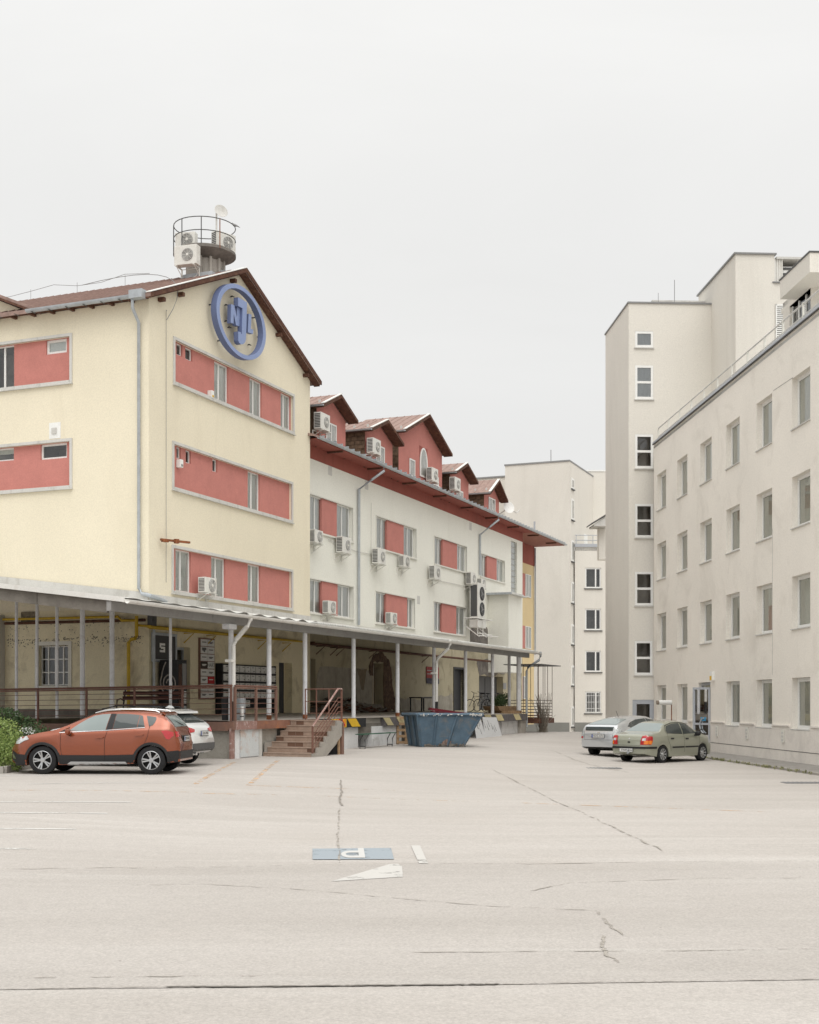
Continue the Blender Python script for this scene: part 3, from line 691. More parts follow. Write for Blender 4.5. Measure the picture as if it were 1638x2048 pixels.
prof = [(.001, 0), (.12, .008), (.22, .028), (.29, .05), (.30, .055), (.29, .06), (.22, .038), (.12, .018), (.001, .01)]
MB().lathe(prof, 24, cap=False).build('dish', TRIM, m, T(.05, -.16, 1.60)@RZ(-128)@Matrix.Rotation(R(74), 4, 'Y')@Matrix.Scale(.9, 4), smooth=True)

# ------------------------------------------------------------ AC outdoor units
def ac_mesh(w_=.80, h_=.56, d_=.30):
    P = {}
    P['casing'] = MB().box(0, w_, -d_, 0, 0, h_).mesh('casing', ACW, bevel=.02)
    fan = MB().lathe([(.001, .004), (.20, .004), (.205, .02), (.23, .02), (.23, 0), (.001, 0)], 24, M=T(w_*.60, -d_-.001, h_*.5)@Matrix.Rotation(R(90), 4, 'X'), cap=False)
    P['fan_recess'] = fan.mesh('fan_recess', GREY)
    g_ = MB()
    for r in (.06, .10, .14, .18, .215): g_.tube([(w_*.60+r*math.cos(R(a)), -d_-.022, h_*.5+r*math.sin(R(a))) for a in range(0, 360, 24)], .006, 4, closed=True)
    for a in range(0, 180, 45): g_.box(-.215, .215, -.004, .004, -.004, .004, T(w_*.6, -d_-.022, h_*.5)@Matrix.Rotation(R(a), 4, 'Y'))
    g_.lathe([(.001, .01), (.05, .01), (.05, 0), (.001, 0)], 12, M=T(w_*.6, -d_-.02, h_*.5)@Matrix.Rotation(R(90), 4, 'X'), cap=False)
    P['fan_grille'] = g_.mesh('fan_grille', ACW)
    s = MB()
    nrow = 9
    for i in range(nrow): s.box(-.004, -.0015, -d_+.035, -.035, .05+i*(h_-.1)/nrow+.012, .05+(i+1)*(h_-.1)/nrow-.012)
    P['side_louvre'] = s.mesh('side_louvre', DGREY)
    b = MB()
    b.box(.1, w_-.1, .09, .11, -.05, -.03)
    for xx in (.1, w_-.1):
        b.box(xx-.02, xx+.02, -d_-.08, .12, -.06, -.02); b.box(xx-.02, xx+.02, .08, .12, -.34, -.06)
        b.tube([(xx, -d_, -.05), (xx, .1, -.3)], .015, 4)
    P['bracket'] = b.mesh('bracket', ACW)
    return P
ACP = ac_mesh(); ACB = ac_mesh(.92, .72, .34)
def ac(M, label, group='air conditioner outdoor units on the walls', P=None, bracket=True, sy=1):
    P = P or ACP
    e = empty('ac_unit', M, label, 'air conditioner', group)
    for k, me in P.items():
        if k == 'bracket' and not bracket: continue
        link(k, me, e)
    if bracket: MB().tube([(.78, .0, .1), (.82, .06, .0), (.72, .09, -.3), (.5, .1, -.42)], .014, 5).build('hose', PVC, e)
    return e
def acp(F, px, py, label, y=0, P=None, off=.12, **k):
    x, z = pk(F, px, py, y-off); return ac(F@T(x, y-off, z), label, P=P, **k)
acp(MG, 396, 1185, 'white air conditioner unit on the lowest red band of the cream gable')
# turret units
ac(TWM@T(-.62, .80, .02)@RZ(-80), 'air conditioner unit standing on the left of the round roof platform', bracket=False)
ac(TWM@T(-.10, -.35, .02)@RZ(-22), 'air conditioner unit standing on the right of the round roof platform', P=ACB, bracket=False)
ac(FL@T(TX-1.35, TY+.33, 18.12)@RZ(-85), 'larger air conditioner unit hung on a bracket below the round roof platform', P=ACB)
# bird on the ring rail
bd = empty('pigeon', TWM@T(.42, -1.10, .99)@RZ(-80), 'grey pigeon perched on the ring railing of the round roof platform', 'bird')
vs = [(-.13, 0, .02, .012), (-.08, 0, .045, .03), (0, 0, .075, .05), (.06, 0, .10, .045), (.09, 0, .145, .027), (.115, 0, .165, .024), (.14, 0, .162, .008)]
MB().tube([(-x, y, z) for x, y, z, r in vs], [r for *_, r in vs], 10).build('body', GREY, bd, smooth=True)
MB().tube([(.12, 0, .02), (.2, 0, -.03)], [.02, .006], 6).build('tail', DGREY, bd)
MB().tube([(0, .015, .03), (0, .015, 0)], .004, 4).tube([(0, -.015, .03), (0, -.015, 0)], .004, 4).build('legs', RUST, bd)

# ------------------------------------------------------------ emblem
em = empty('ring_emblem', MG @ T(pk(MG, 480)[0], 0, pk(MG, 480, 642)[1]), 'large blue ring emblem with the letters NJL on the cream gable', 'sign')
YF = -.42
ex, ez = pk(MG, 480, 642, 0)
cxr = (pk(MG, 433, 0, YF)[0]+pk(MG, 532, 0, YF)[0])/2; RX = (pk(MG, 532, 0, YF)[0]-pk(MG, 433, 0, YF)[0])/2; czr = (pk(MG, 481, 571, YF)[1]+pk(MG, 481, 714, YF)[1])/2
Ro = (pk(MG, 481, 571, YF)[1]-pk(MG, 481, 714, YF)[1])/2; Ri = Ro-.16
m = MB(); n = 72; vs = []
for r, y in ((Ro, YF), (Ro, YF+.24), (Ri, YF+.24), (Ri, YF)):
    for k in range(n): t = 2*math.pi*k/n; vs.append((cxr-ex+(RX if r == Ro else RX-.235)*math.cos(t), y, czr-ez+r*math.sin(t)))
m.add(vs, [(q*n+k, q*n+(k+1) % n, ((q+1) % 4)*n+(k+1) % n, ((q+1) % 4)*n+k) for q in range(4) for k in range(n)])
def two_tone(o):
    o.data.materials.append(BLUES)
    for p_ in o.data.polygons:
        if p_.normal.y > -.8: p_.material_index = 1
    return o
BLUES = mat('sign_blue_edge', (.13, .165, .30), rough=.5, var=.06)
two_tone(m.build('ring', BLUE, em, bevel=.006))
def glyph(name, pts, yf, dep):
    poly = []
    for cx_, cy_ in pts:
        x, z = pk(MG, 300+cx_/6.3, 400+cy_/6.3, yf); poly.append((x-ex, z-ez))
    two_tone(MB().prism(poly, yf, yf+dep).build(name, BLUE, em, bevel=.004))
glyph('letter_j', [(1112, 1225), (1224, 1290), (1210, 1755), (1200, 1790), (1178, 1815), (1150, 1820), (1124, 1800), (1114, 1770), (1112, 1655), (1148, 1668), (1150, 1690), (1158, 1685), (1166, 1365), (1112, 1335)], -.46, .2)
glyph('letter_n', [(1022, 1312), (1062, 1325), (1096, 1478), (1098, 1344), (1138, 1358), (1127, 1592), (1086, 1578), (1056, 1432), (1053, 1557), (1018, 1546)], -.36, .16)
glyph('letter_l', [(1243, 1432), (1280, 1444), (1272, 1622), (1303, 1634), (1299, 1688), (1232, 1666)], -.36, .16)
for px_, py_ in ((461, 593.5), (449, 610.5), (449, 642.5), (467, 668), (514, 674), (514, 648), (504, 621), (495, 690), (455, 655)):
    x, z = pk(MG, px_, py_); MB().box(x-ex-.09, x-ex+.09, -.12, -.09, z-ez-.012, z-ez+.012).box(x-ex-.015, x-ex+.015, -.12, -.002, z-ez-.015, z-ez+.015).build('lamp_pin', BLK, em)
for a in (30, 100, 170, 230, 300):
    x, z = cxr-ex+(RX-.15)*math.cos(R(a)), czr-ez+(Ro-.1)*math.sin(R(a)); MB().box(x-.02, x+.02, YF+.2, -.002, z-.02, z+.02).build('stand_off', DGREY, em)
# small alarm boxes on the gable
for px_, py_, lb in ((424, 789, 'beige alarm box beside the first window of the top red band'), (362, 927, 'white alarm box at the left end of the middle red band')):
    x, z = pk(MG, px_, py_, -.05); t_ = empty('alarm_box', MG@T(x, -.01, z), lb, 'alarm box'); MB().box(-.09, .09, -.08, .1, -.14, .14).build('casing', PVC, t_, bevel=.01); MB().box(-.05, .05, -.095, -.081, -.1, -.03).build('lamp', YEL if py_ < 800 else GREY, t_)

# ------------------------------------------------------------ long pale wing
PY_ = 5.85; MP = FL@T(0, PY_); LP = T(0, PY_)
px0 = gx1-.2; px1 = pk(MP, 1045)[0]
zb = pk(MP, 617, 915)[1]; zt = 13.05
wingE = px1
pw = empty('office_wing', FL @ T(gx1), 'long pale wing with a dark red eave band, red dormers and paired windows', 'building')
Mx = T(-gx1, 0, 0)          # wing-root local <- FL local
def LPm(y=PY_): return Mx@T(0, y)
pholes = []; pb = []
def pband(pl, pt, pbm, pr, wins):
    a = max(px0+.25, pk(MP, pl)[0]); b = pk(MP, pr)[0]; c = pk(MP, pl, pbm)[1]; d = pk(MP, pl, pt)[1]
    ws = []; reds = []
    for xa, xb, kind in wins:
        x0, x1 = pk(MP, xa, 0, .04)[0], pk(MP, xb, 0, .12)[0]
        ws.append((x0, x1, kind))
    pholes.append((a, b, c, d, .24)); pb.append((a, b, c, d, ws))
pband(617.2, 987, 1059, 705, [(617.5, 643.5, 'w'), (644, 671, 'r'), (671.5, 698, 'w')])
pband(752.4, 1032, 1094.6, 832, [(753.5, 774, 'w'), (774.5, 805, 'r'), (805.5, 826, 'w')])
pband(868.6, 1072.5, 1127, 933, [(869.5, 885, 'w'), (885.5, 912, 'r'), (912.5, 929, 'w')])
pband(960.5, 1106.5, 1152, 1009, [(961.5, 974, 'w'), (974.3, 991.3, 'r'), (991.6, 1006.5, 'w')])
pband(617.2, 1156.5, 1224, 706, [(617.5, 643.5, 'w'), (644, 672.5, 'r'), (673, 698, 'w')])
pband(751, 1182.5, 1245, 829, [(752, 772.5, 'w'), (773, 812, 'r'), (812.5, 824.5, 'w')])
pband(867.5, 1203, 1262, 932, [(868.5, 884, 'w'), (884.4, 910.4, 'r'), (911, 928, 'w')])
gbx = (pk(MP, 1022)[0], pk(MP, 1034)[0], pk(MP, 1022, 1187)[1], pk(MP, 1022, 1081)[1], .2)
# ground floor openings of the pale wing (behind the canopy)
wdoor = (pk(MP, 618)[0], pk(MP, 631)[0], 1.3, pk(MP, 618, 1317)[1], .3)
hole = (pk(MP, 747)[0], pk(MP, 766)[0], 1.3, pk(MP, 747, 1326)[1], .5)
ddoor = (pk(MP, 908)[0], pk(MP, 929)[0], 1.3, pk(MP, 908, 1338)[1], .3)
recess = (pk(MP, 958)[0], pk(MP, 1006)[0], 1.3, pk(MP, 958, 1351)[1], .5)
facade('wall', pw, LPm(), px0, px1, MCUT, zb, pholes+[gbx], PALE, reveal=.24)
facade('ground_floor_wall', pw, LPm(), px0, px1, 1.0, MCUT, [wdoor, hole, ddoor, recess], CREAM_SHADE_DIRT, reveal=.3)
MB().box(px0, px1, -.02, 0.3, zb, zt+.1).build('eave_band', REDB, pw, LPm())
for a, b, c, d, ws in pb:
    surround(pw, LPm(), a, b, c, d, .05, .03, TRIML)
    for x0, x1, k in ws:
        x0 = max(x0, a+.005)
        if k == 'r': MB().box(x0+.004, x1-.004, .0, .23, c+.003, d-.003).build('red_panel', RED, pw, LPm()@T(0, .05, 0))
        else: window(pw, LPm(), x0+.01, x1-.01, c+.01, d-.01, y=.12, cols=(1, 1), fw=.05, fill='curtain')
    MB().box(a, b, .2, .22, c, d).build('band_backing', TRIML, pw, LPm()@T(0, .35, 0))
nb = 9
for i in range(nb):
    h_ = (gbx[3]-gbx[2])/nb
    MB().box(gbx[0]+.03, gbx[1]-.03, .1, .16, gbx[2]+i*h_+.03, gbx[2]+(i+1)*h_-.03).build('glass_block', mat('glass_block_'+str(i), (.32, .34, .33), rough=.15, var=.1, spec=.6) if i == 0 else bpy.data.materials['glass_block_0'], pw, LPm())
MB().box(gbx[0], gbx[1], .14, .18, gbx[2], gbx[3]).build('glass_block_mortar', TRIM, pw, LPm())
for px_, py_ in ((660, 941), (733, 970), (941, 1053), (837, 1200)):
    x, z = pk(MP, px_, py_); MB().box(x-.2, x+.2, -.006, -.002, z-.22, z+.22).build('wall_vent', TRIM, pw, LPm())
# end bay, ochre, set back under the wide eave
EY = 7.3; yE = pk(FL, 1068, 0, EY)[0]
MEb = FL@T(0, EY)
facade('end_bay_wall', pw, Mx@T(0, EY), px1-.01, yE, 0.2, 11.6, [], OCHRE)
facade('end_bay_return', pw, Mx@T(px1, EY)@RZ(-90)@T(0, -.01), 0, EY-PY_, .2, zt, [], PALE)
MB().box(px1, yE, EY-.03, EY+.3, 11.6, zt).build('eave_band', REDB, pw, Mx)
for pa, pb_, ya, yb in ((1043, 1060, 1151, 1196), (1043, 1060, 1254, 1298), (1041, 1050, 1353, 1398)):
    x0 = pk(MEb, pa)[0]; x1 = pk(MEb, pb_)[0]; z1 = pk(MEb, pb_, ya)[1]; z0 = pk(MEb, pb_, yb)[1]
    x0 = max(x0, px1+.05); xm = x0+(x1-x0)*.35
    MB().box(x0, xm, -.04, -.003, z0, z1).build('red_panel', RED, pw, Mx@T(0, EY))
    window(pw, Mx@T(0, EY), xm, x1, z0, z1, y=-.09, cols=(1, 1), fw=.05, fill='curtain')
    MB().box(xm, x1, -.02, -.002, z0, z1).build('window_backing', ROOM, pw, Mx@T(0, EY))
MB().tube([(yE-.1, EY-.12, 12.9), (yE-.1, EY-.12, 5.2)], .06, 8).build('downspout', STEEL, pw, Mx)
# eave, gutter and main roof
eaY = 5.02; eE = pk(FL, 1130, 0, eaY)[0]
MB().add([(px0, eaY, zt), (eE, eaY, zt), (eE, 12, zt+1.2), (px0, 12, zt+1.2), (px0, 18, zt), (eE, 18, zt), (px0, eaY, zt+.1), (eE, eaY, zt+.1), (eE, 12, zt+1.3), (px0, 12, zt+1.3), (px0, 18, zt+.1), (eE, 18, zt+.1)],
         [(6, 7, 8, 9), (9, 8, 11, 10), (0, 6, 7, 1), (1, 7, 8, 2), (2, 8, 11, 5), (0, 3, 9, 6)]).build('roof', BROWNR, pw, Mx)
ms = MB(); nbrd = 0
ms.box(px0+.3, px1, eaY+.02, PY_-.021, zt-.06, zt-.02); ms.build('eave_soffit', REDB, pw, Mx)
ms = MB().box(px1, eE, eaY+.02, EY+2, zt-.06, zt-.02); ms.build('eave_soffit', SOFFIT, pw, Mx)
gt = gutter(MB(), eaY-.08, 0, eE-px0-.35, zt+.02, .1, M=T(px0+.35, 0, 0)@RZ(-90)@Matrix.Scale(-1, 4, (1, 0, 0)))
# gutter runs along x: build directly
gm = MB(); nseg = 8; vs = []
for xx in (gx1+.1, eE):
    for k in range(nseg+1): t = math.pi+math.pi*k/nseg; vs.append((xx, eaY-.08+.1*math.cos(t), zt+.04+.1*math.sin(t)))
    for k in range(nseg, -1, -1): t = math.pi+math.pi*k/nseg; vs.append((xx, eaY-.08+.088*math.cos(t), zt+.04+.088*math.sin(t)))
q = 2*(nseg+1); gm.add(vs, [(i, (i+1) % q, (i+1) % q+q, i+q) for i in range(q)]+[tuple(range(q-1, -1, -1)), tuple(range(q, 2*q))])
gm.build('gutter', STEEL, pw, Mx)
brm = MB().box(-.02, .02, eaY-.2, eaY+.1, zt+.02, zt+.12).mesh('gutter_bracket', STEEL); 
nbk = int((eE-gx1)/.62)
for i in range(nbk): link('gutter_bracket', brm, pw, Mx@T(gx1+.4+i*.62))
rfm = MB().box(-.05, .05, eaY+.05, PY_-.03, zt-.14, zt-.062).mesh('rafter_end', WOODD)
for i in range(int((eE-gx1)/4.4)): link('rafter_end', rfm, pw, Mx@T(gx1+2.8+i*4.4))
for pxx, pyb in ((714, 1250), (957, 1150)):
    x = pk(MP, pxx)[0]; zz = pk(MP, pxx, pyb)[1]; x2 = pk(FL, pxx+22, 0, eaY)[0]
    MB().tube([(x+1.1, eaY-.08, zt-.04), (x+1.1, eaY-.08, zt-.25), (x+.5, eaY+.3, zt-.75), (x, PY_-.1, zt-1.25), (x, PY_-.1, max(zz, 5.2))], .06, 10).build('downspout', STEEL, pw, Mx, smooth=True)
# dormers
def dormer(pl, pr, ax, ay, el, winlist, side=True, name='dormer'):
    FY = 5.75; MD = FL@T(0, FY); VY = FY-.5
    x0 = pk(MD, pl)[0]; x1 = pk(MD, pr)[0]; za = pk(FL@T(0, VY), ax, ay)[1]; xm = (x0+x1)/2; zs = pk(FL@T(0, VY), ax, ay)[1]
    zev = pk(FL@T(0, VY), el[0], el[1])[1]
    ov = .28; tpz = (za-zev)/(xm-x0+ov)
    ze_ = za-tpz*(xm-x0)-.12; dn = 3.2
    d = MB(); 
    root = link('dormer', MB().add([(x0, .0, zt+.0), (x1, 0, zt+.0), (x1, 0, ze_), (xm, 0, za-.12), (x0, 0, ze_)], [(0, 1, 2, 3, 4)]).mesh('dormer_front', RED), pw, Mx@T(0, FY))
    MB().add([(x0, .005, zt-.1), (x0, dn, zt-.1), (x0, dn, ze_), (x0, .005, ze_)], [(0, 1, 2, 3)]).box(x0+.02, x0+.03, .01, dn, zt-.1, ze_).build('tiled_cheek', TILE, root)
    # rows of tile on the visible cheek
    tm = MB(); rws = int((ze_-zt)/.2)
    rn = random.Random(int(x0*10))
    for i in range(rws+1):
        for j in range(9):
            zz = zt+i*.2; yy = .02+j*.35+(.17 if i % 2 else 0)
            tm.box(x0-.03-rn.random()*.012, x0-.002, yy, yy+.33, zz+.01, min(zz+.19, ze_))
    tag(tm.build('cheek_tiles', TILE, root), kind='stuff')
    MB().box(x0-.001, x0+.25, -.006, -.003, zt, ze_-.05).build('corner_strip', RED, root)
    MB().add([(x1, 0.005, zt-.1), (x1, dn, zt-.1), (x1, dn, ze_), (x1, .005, ze_)], [(0, 1, 2, 3)]).build('tiled_cheek', TILE, root)
    rf = MB(); xo0 = x0-ov; zo = za-tpz*(xm-xo0)
    slab(rf, xo0, zo, xm, za, .1, -.5, dn); slab(rf, xm, za, x1+ov, zo, .1, -.5, dn); rf.build('dormer_roof', BROWNR, root)
    vb = MB(); slab(vb, xo0, zo-.07, xm, za-.07, .13, -.53, -.502); slab(vb, xm, za-.07, x1+ov, zo-.07, .14, -.53, -.502); vb.build('verge_board', WOODD, root)
    vs_ = MB(); slab(vs_, xo0, zo-.07, xm, za-.07, .06, -.5, -.01); slab(vs_, xm, za-.07, x1+ov, zo-.07, .06, -.5, -.01); vs_.build('verge_soffit', WOODD, root)
    vf = MB(); slab(vf, xo0-.02, zo+.105, xm, za+.105, .03, -.55, -.38); vf.build('verge_flashing', STEELW, root)
    gutter(MB(), xo0-.07, -.5, dn, zo+.05, .07).build('dormer_gutter', STEEL, root)
    rr = MB()
    for i in range(8): slab(rr, xo0+.03, zo+.105, xm-.03, za+.09, .02, -.35+i*.42, -.31+i*.42)
    rr.build('roof_ribs', BROWNR, root)
    cl = MB()
    for i in range(4): cl.box(xo0+.25, xo0+.29, -.2+i*.7, -.1+i*.7, zo+.25*tpz+.1, zo+.25*tpz+.24)
    cl.build('snow_guard', TRIM, root)
    for wa, wb, wt, wbm, arch in winlist:
        a = pk(MD, wa)[0]; b = pk(MD, wb)[0]; t1 = pk(MD, wa, wt)[1]; t0 = pk(MD, wa, wbm)[1]; t0 = max(t0, zt+.05)
        MB().box(a-.03, b+.03, -.012, -.004, t0-.03, t1+.03).build('window_backing', mat('dormer_reveal_'+str(int(wa)), (.33, .10, .08), var=.05), root)
        if not arch: window(root, T(0, 0, 0), a, b, t0, t1, y=-.09, cols=(1,) if b-a < .7 else (1, 1), fw=.06, fill='curtain') if False else None
        # frame + pane on the dormer front, as parts of it (no deeper than sub-parts)
        fr_ = MB(); fwd = .07
        if arch:
            n_ = 10; ro_ = [(a, t0), (b, t0)]; rc = (b-a)/2; cz = t1-rc*1.5
            o1 = [(a+rc+rc*math.cos(R(180*k/n_)), cz+1.5*rc*math.sin(R(180*k/n_))) for k in range(n_+1)]; poly = ro_+o1
            MB().prism(poly, -.04, -.0125).build('window_frame', PVC, root)
            k2 = [(a+rc+(x-(a+rc))*.72, (z-(t0+t1)/2)*.88+(t0+t1)/2) for x, z in poly]; MB().prism(k2, -.05, -.0405).build('pane', PANEC, root)
        else:
            fr_.box(a, a+fwd, -.05, -.0125, t0, t1); fr_.box(b-fwd, b, -.05, -.0125, t0, t1); fr_.box(a+fwd, b-fwd, -.05, -.0125, t0, t0+fwd); fr_.box(a+fwd, b-fwd, -.05, -.0125, t1-fwd, t1)
            if b-a > .8: fr_.box((a+b)/2-.03, (a+b)/2+.03, -.05, -.0125, t0+fwd, t1-fwd)
            fr_.build('window_frame', PVC, root); MB().box(a+fwd, b-fwd, -.03, -.0125, t0+fwd, t1-fwd).build('pane', PANEC, root)
            MB().box(a-.05, b+.05, -.12, -.0125, t0-.06, t0-.01).build('sill', PVC, root)
    return root, MD
PANEC = mat('pane_over_curtain', (.33, .33, .31), rough=.12, var=.25, scale=3, spec=.7)
dormer(633, 691, 674, 788, (635, 804.5), [(651, 671.5, 842, 882, 0)])
dormer(730, 785, 773, 841, (741, 857.5), [(751, 768, 888, 924, 0)])
dormer(797, 884, 859, 831, (810, 861.5), [(818, 829, 916, 952, 0), (839, 854, 892, 952, 1), (864, 876, 950, 968, 0)])
dormer(900, 937, 930, 926, (904, 941), [(912, 925, 978, 996, 0)])
dormer(968, 998, 993.5, 959, (971, 982), [(976.5, 989.5, 993.5, 1028, 0)])
MDf = FL@T(0, 5.75)
for px_, py_, lb in ((638, 856.5, 'first dormer from the cream block'), (743, 905, 'second dormer, left of the big arched one'), (861, 961, 'big dormer with the arched window'), (907, 979, 'dormer just past the big arched one')):
    x, z = pk(MDf, px_, py_, -.4); ac(MDf@T(x, -.15, z), 'white air conditioner unit on the '+lb, P=ACB)
for px_, py_, lb, P in ((630, 1084, 'under the left upper window next to the cream block', None), (684, 1104, 'under the right upper window nearest the cream block', ACB), (755, 1126, 'under the left window of the second upper pair', ACB), (808, 1132.5, 'under the right window of the second upper pair', None), (868, 1157, 'under the third upper window pair', ACB), (657, 1226, 'on the lower red panel next to the cream block', None), (782, 1247, 'on the lower red panel of the second window pair', None), (941, 1168.5, 'left of two above the tall twin fan unit', ACB), (963, 1175, 'right of two above the tall twin fan unit', None)):
    x, z = pk(MP, px_, py_, -.42); ac(MP@T(x, -.12, z), 'air conditioner unit '+lb, P=P)
x, z = pk(MP, 946, 1236, -.5)
tf = empty('twin_fan_ac_unit', MP@T(x, -.3, z), 'tall grey twin fan air conditioner on a steel frame above the canopy', 'air conditioner')
hh = 2.05; MB().box(0, 1.25, -.5, 0, 0, hh).build('casing', ACW, tf, bevel=.02)
MB().box(-.006, -.002, -.45, -.05, .1, hh-.12).build('side_louvre', DGREY, tf); 
for zz in (.55, 1.45):
    MB().lathe([(.001, .003), (.36, .003), (.36, .03), (.40, .03), (.40, 0), (.001, 0)], 24, M=T(.72, -.502, zz)@Matrix.Rotation(R(90), 4, 'X'), cap=False).build('fan', BLKP, tf)
    g_ = MB()
    for r in (.12, .22, .32): g_.tube([(.72+r*math.cos(R(a)), -.54, zz+r*math.sin(R(a))) for a in range(0, 360, 24)], .008, 4, closed=True)
    for k in range(5): g_.box(0, .33, -.006, .006, -.03, .03, T(.72, -.53, zz)@Matrix.Rotation(R(72*k), 4, 'Y'))
    g_.build('fan_grille', GREY, tf)
fr_ = MB()
for xx in (-.35, 1.25, 2.2): fr_.tube([(xx, -.65, -.02), (xx, .28, -.02)], .03, 4)
for yy in (-.6, .1): fr_.tube([(-.35, yy, -.03), (2.3, yy, -.03)], .03, 4)
fr_.tube([(-.35, -.6, -.9), (2.3, -.6, -.9)], .03, 4)
for xx in (-.35, .6): fr_.tube([(xx, -.6, -.05), (xx, -.6, -1.0)], .025, 4)
for xx in (-1.2, .1, 1.1): fr_.tube([(xx, -1.0, -1.15), (xx+1.0, .2, -.45)], .03, 4)
fr_.tube([(-1.3, -1.0, -1.1), (2.2, -1.0, -1.0)], .03, 4)
fr_.build('support_frame', STEELW, tf)
MB().box(-.2, 1.3, -.55, -.05, -.55, -.1).build('cable_tray', ACW, tf)
# projecting block beside it
xb = pk(MP, 976)[0]; xb0 = xb
lo, hi = 0, 5
for _ in range(40):
    mid = (lo+hi)/2
    if proj(MP, xb, -mid, 5)[0] < 1017: lo = mid
    else: hi = mid
pj = lo; xe = pk(MP@T(0, -pj), 1043)[0]; zbk = pk(MP, 976, 1190)[1]
jb = MB().box(xb, xe, -pj, -.005, 3.6, zbk)
jb.build('lift_shaft', PALE, pw, LPm())
MB().box(xb-.25, xe+.2, -pj-.3, -.005, zbk, zbk+.08).build('lift_shaft_roof', CORR, pw, LPm())
rr = MB()
for i in range(int((xe-xb)/.18)): rr.tube([(xb-.2+i*.18, -pj-.3, zbk+.1), (xb-.2+i*.18, -.01, zbk+.1)], .035, 6)
for i in range(int(pj/.18)): rr.tube([(xb-.25, -pj-.2+i*.18, zbk+.1), (xb-.2, -pj-.2+i*.18, zbk+.1)], .03, 6)
rr.build('roof_ribs', CORR, pw, LPm())
MB().box(xb-.35, xb-.25, -pj-.3, -.01, zbk-.02, zbk+.1).build('gutter', STEEL, pw, LPm())
# sooty bare patch above the canopy
rnd = random.Random(9); poly = []
X0, X1 = pk(MP, 940)[0], pk(MP, 975)[0]
for i in range(18):
    t = i/17; poly.append((X0+(X1-X0)*t, 5.1+(1.0 if t < .1 else 2.6-1.2*t)*(.75+.4*rnd.random())))
MB().prism([(X1, 4.9), (X0, 4.9)]+poly, -.02, -.003).build('bare_patch', WORN, pw, LPm())
poly = []; y_a = 0
for i in range(14):
    t = i/13; poly.append((-.02+(-pj)*t, 5.1+(1.55-1.15*t)*(.8+.35*rnd.random())))
MB().prism([(-pj, 4.9), (-.02, 4.9)]+poly, -.03, -.003, M=RZ(-90)).build('bare_patch', WORN, pw, LPm()@T(xb, 0)@RZ(0)@Matrix.Scale(1, 4))
cb = MB(); ptsc = [(pk(MP, px_)[0], -.04, pk(MP, px_, py_)[1]) for px_, py_ in ((655, 1079), (680, 1091), (715, 1104), (755, 1110))]; cb.tube(ptsc, .015, 4)
ptsc = [(pk(MP, px_)[0], -.04, pk(MP, px_, py_)[1]) for px_, py_ in ((870, 1161), (900, 1166), (925, 1172), (945, 1178))]; cb.tube(ptsc, .015, 4)
ptsc = [(pk(MP, 741)[0], -.04, pk(MP, 741, y_)[1]) for y_ in (1006, 1110)]; cb.tube(ptsc, .012, 4); cb.build('wall_cable', TRIM, pw, LPm())
dd = empty('satellite_dish', FL@T(pk(MDf, 1003)[0], 5.3, pk(MDf, 1003, 1016)[1]), 'small white satellite dish on an arm beside the last dormer', 'satellite dish')
MB().lathe(prof, 18, cap=False).build('dish', PVC, dd, RZ(-130)@Matrix.Rotation(R(78), 4, 'Y')@Matrix.Scale(1.3, 4), smooth=True)
MB().tube([(0, 0, 0), (.7, -.3, -.25), (1.1, -.4, .0)], .03, 5).tube([(0, 0, 0), (0, .6, -.4)], .03, 5).build('arm', TRIM, dd)
MB().tube([(pk(FL@T(0, 7), 1069)[0], 7, 13.2), (pk(FL@T(0, 7), 1069)[0], 7, 14.7)], .07, 8).build('flue', STEEL, pw, Mx)
# ------------------------------------------------------------ canopy
EZ = 4.42; SL = .125                     # eave height, rise per metre inwards
def cz(y): return EZ+SL*y
CA = -5.94; CB = pk(FL, 1070, 0, -.1)[0]; DE = pk(FL, 1053)[0]
cn = empty('canopy', FL, 'long lean-to canopy with pale corrugated roof on thin round columns over the loading dock', 'canopy')
TS = Matrix.Identity(4)
def sheet(x0, x1, ya, yb, per, amp, name='roof_sheet', mt=CORR):
    m = MB(); n = max(4, int((x1-x0)/per*6)); th = .008
    for i in range(n+1):
        x = x0+(x1-x0)*i/n; a = amp*math.sin(2*math.pi*x/per)
        for yy in (ya, yb): m.v.append((x, yy, cz(yy)+a+.02))
    m.f = [(2*i, 2*i+2, 2*i+3, 2*i+1) for i in range(n)]
    o = m.build(name, mt, cn, smooth=True, keepn=True); return o
xsw = 5.2
sheet(CA, -1.4, -.28, 14, .95, .012); sheet(-1.4, gx0-.02, -.28, 14, .95, .03)
x = gx0-.02
sheet(x, xsw, -.28, WY, .95, .045)
k = xsw
while k < CB-.1:
    e = min(k+2.6, CB); sheet(k+.004, e, -.28, WY if e < gx1 else PY_, .135, .04); k = e
# wall flashing where the roof meets the walls
MB().box(gx0, gx1, WY-.06, WY-.004, cz(WY)+.0, cz(WY)+.34).build('wall_flashing', TRIM, cn)
MB().box(gx1, CB-2, PY_-.06, PY_-.035, cz(WY)+.06, cz(WY)+.3).build('wall_flashing', TRIML, cn)
MB().add([(gx0-.03, WY, cz(WY)+.03), (gx0-.03, 15, cz(15)+.03), (gx0-.03, 15, cz(15)+.38), (gx0-.03, WY, cz(WY)+.38)], [(0, 1, 2, 3)]).build('wall_flashing', TRIM, cn)
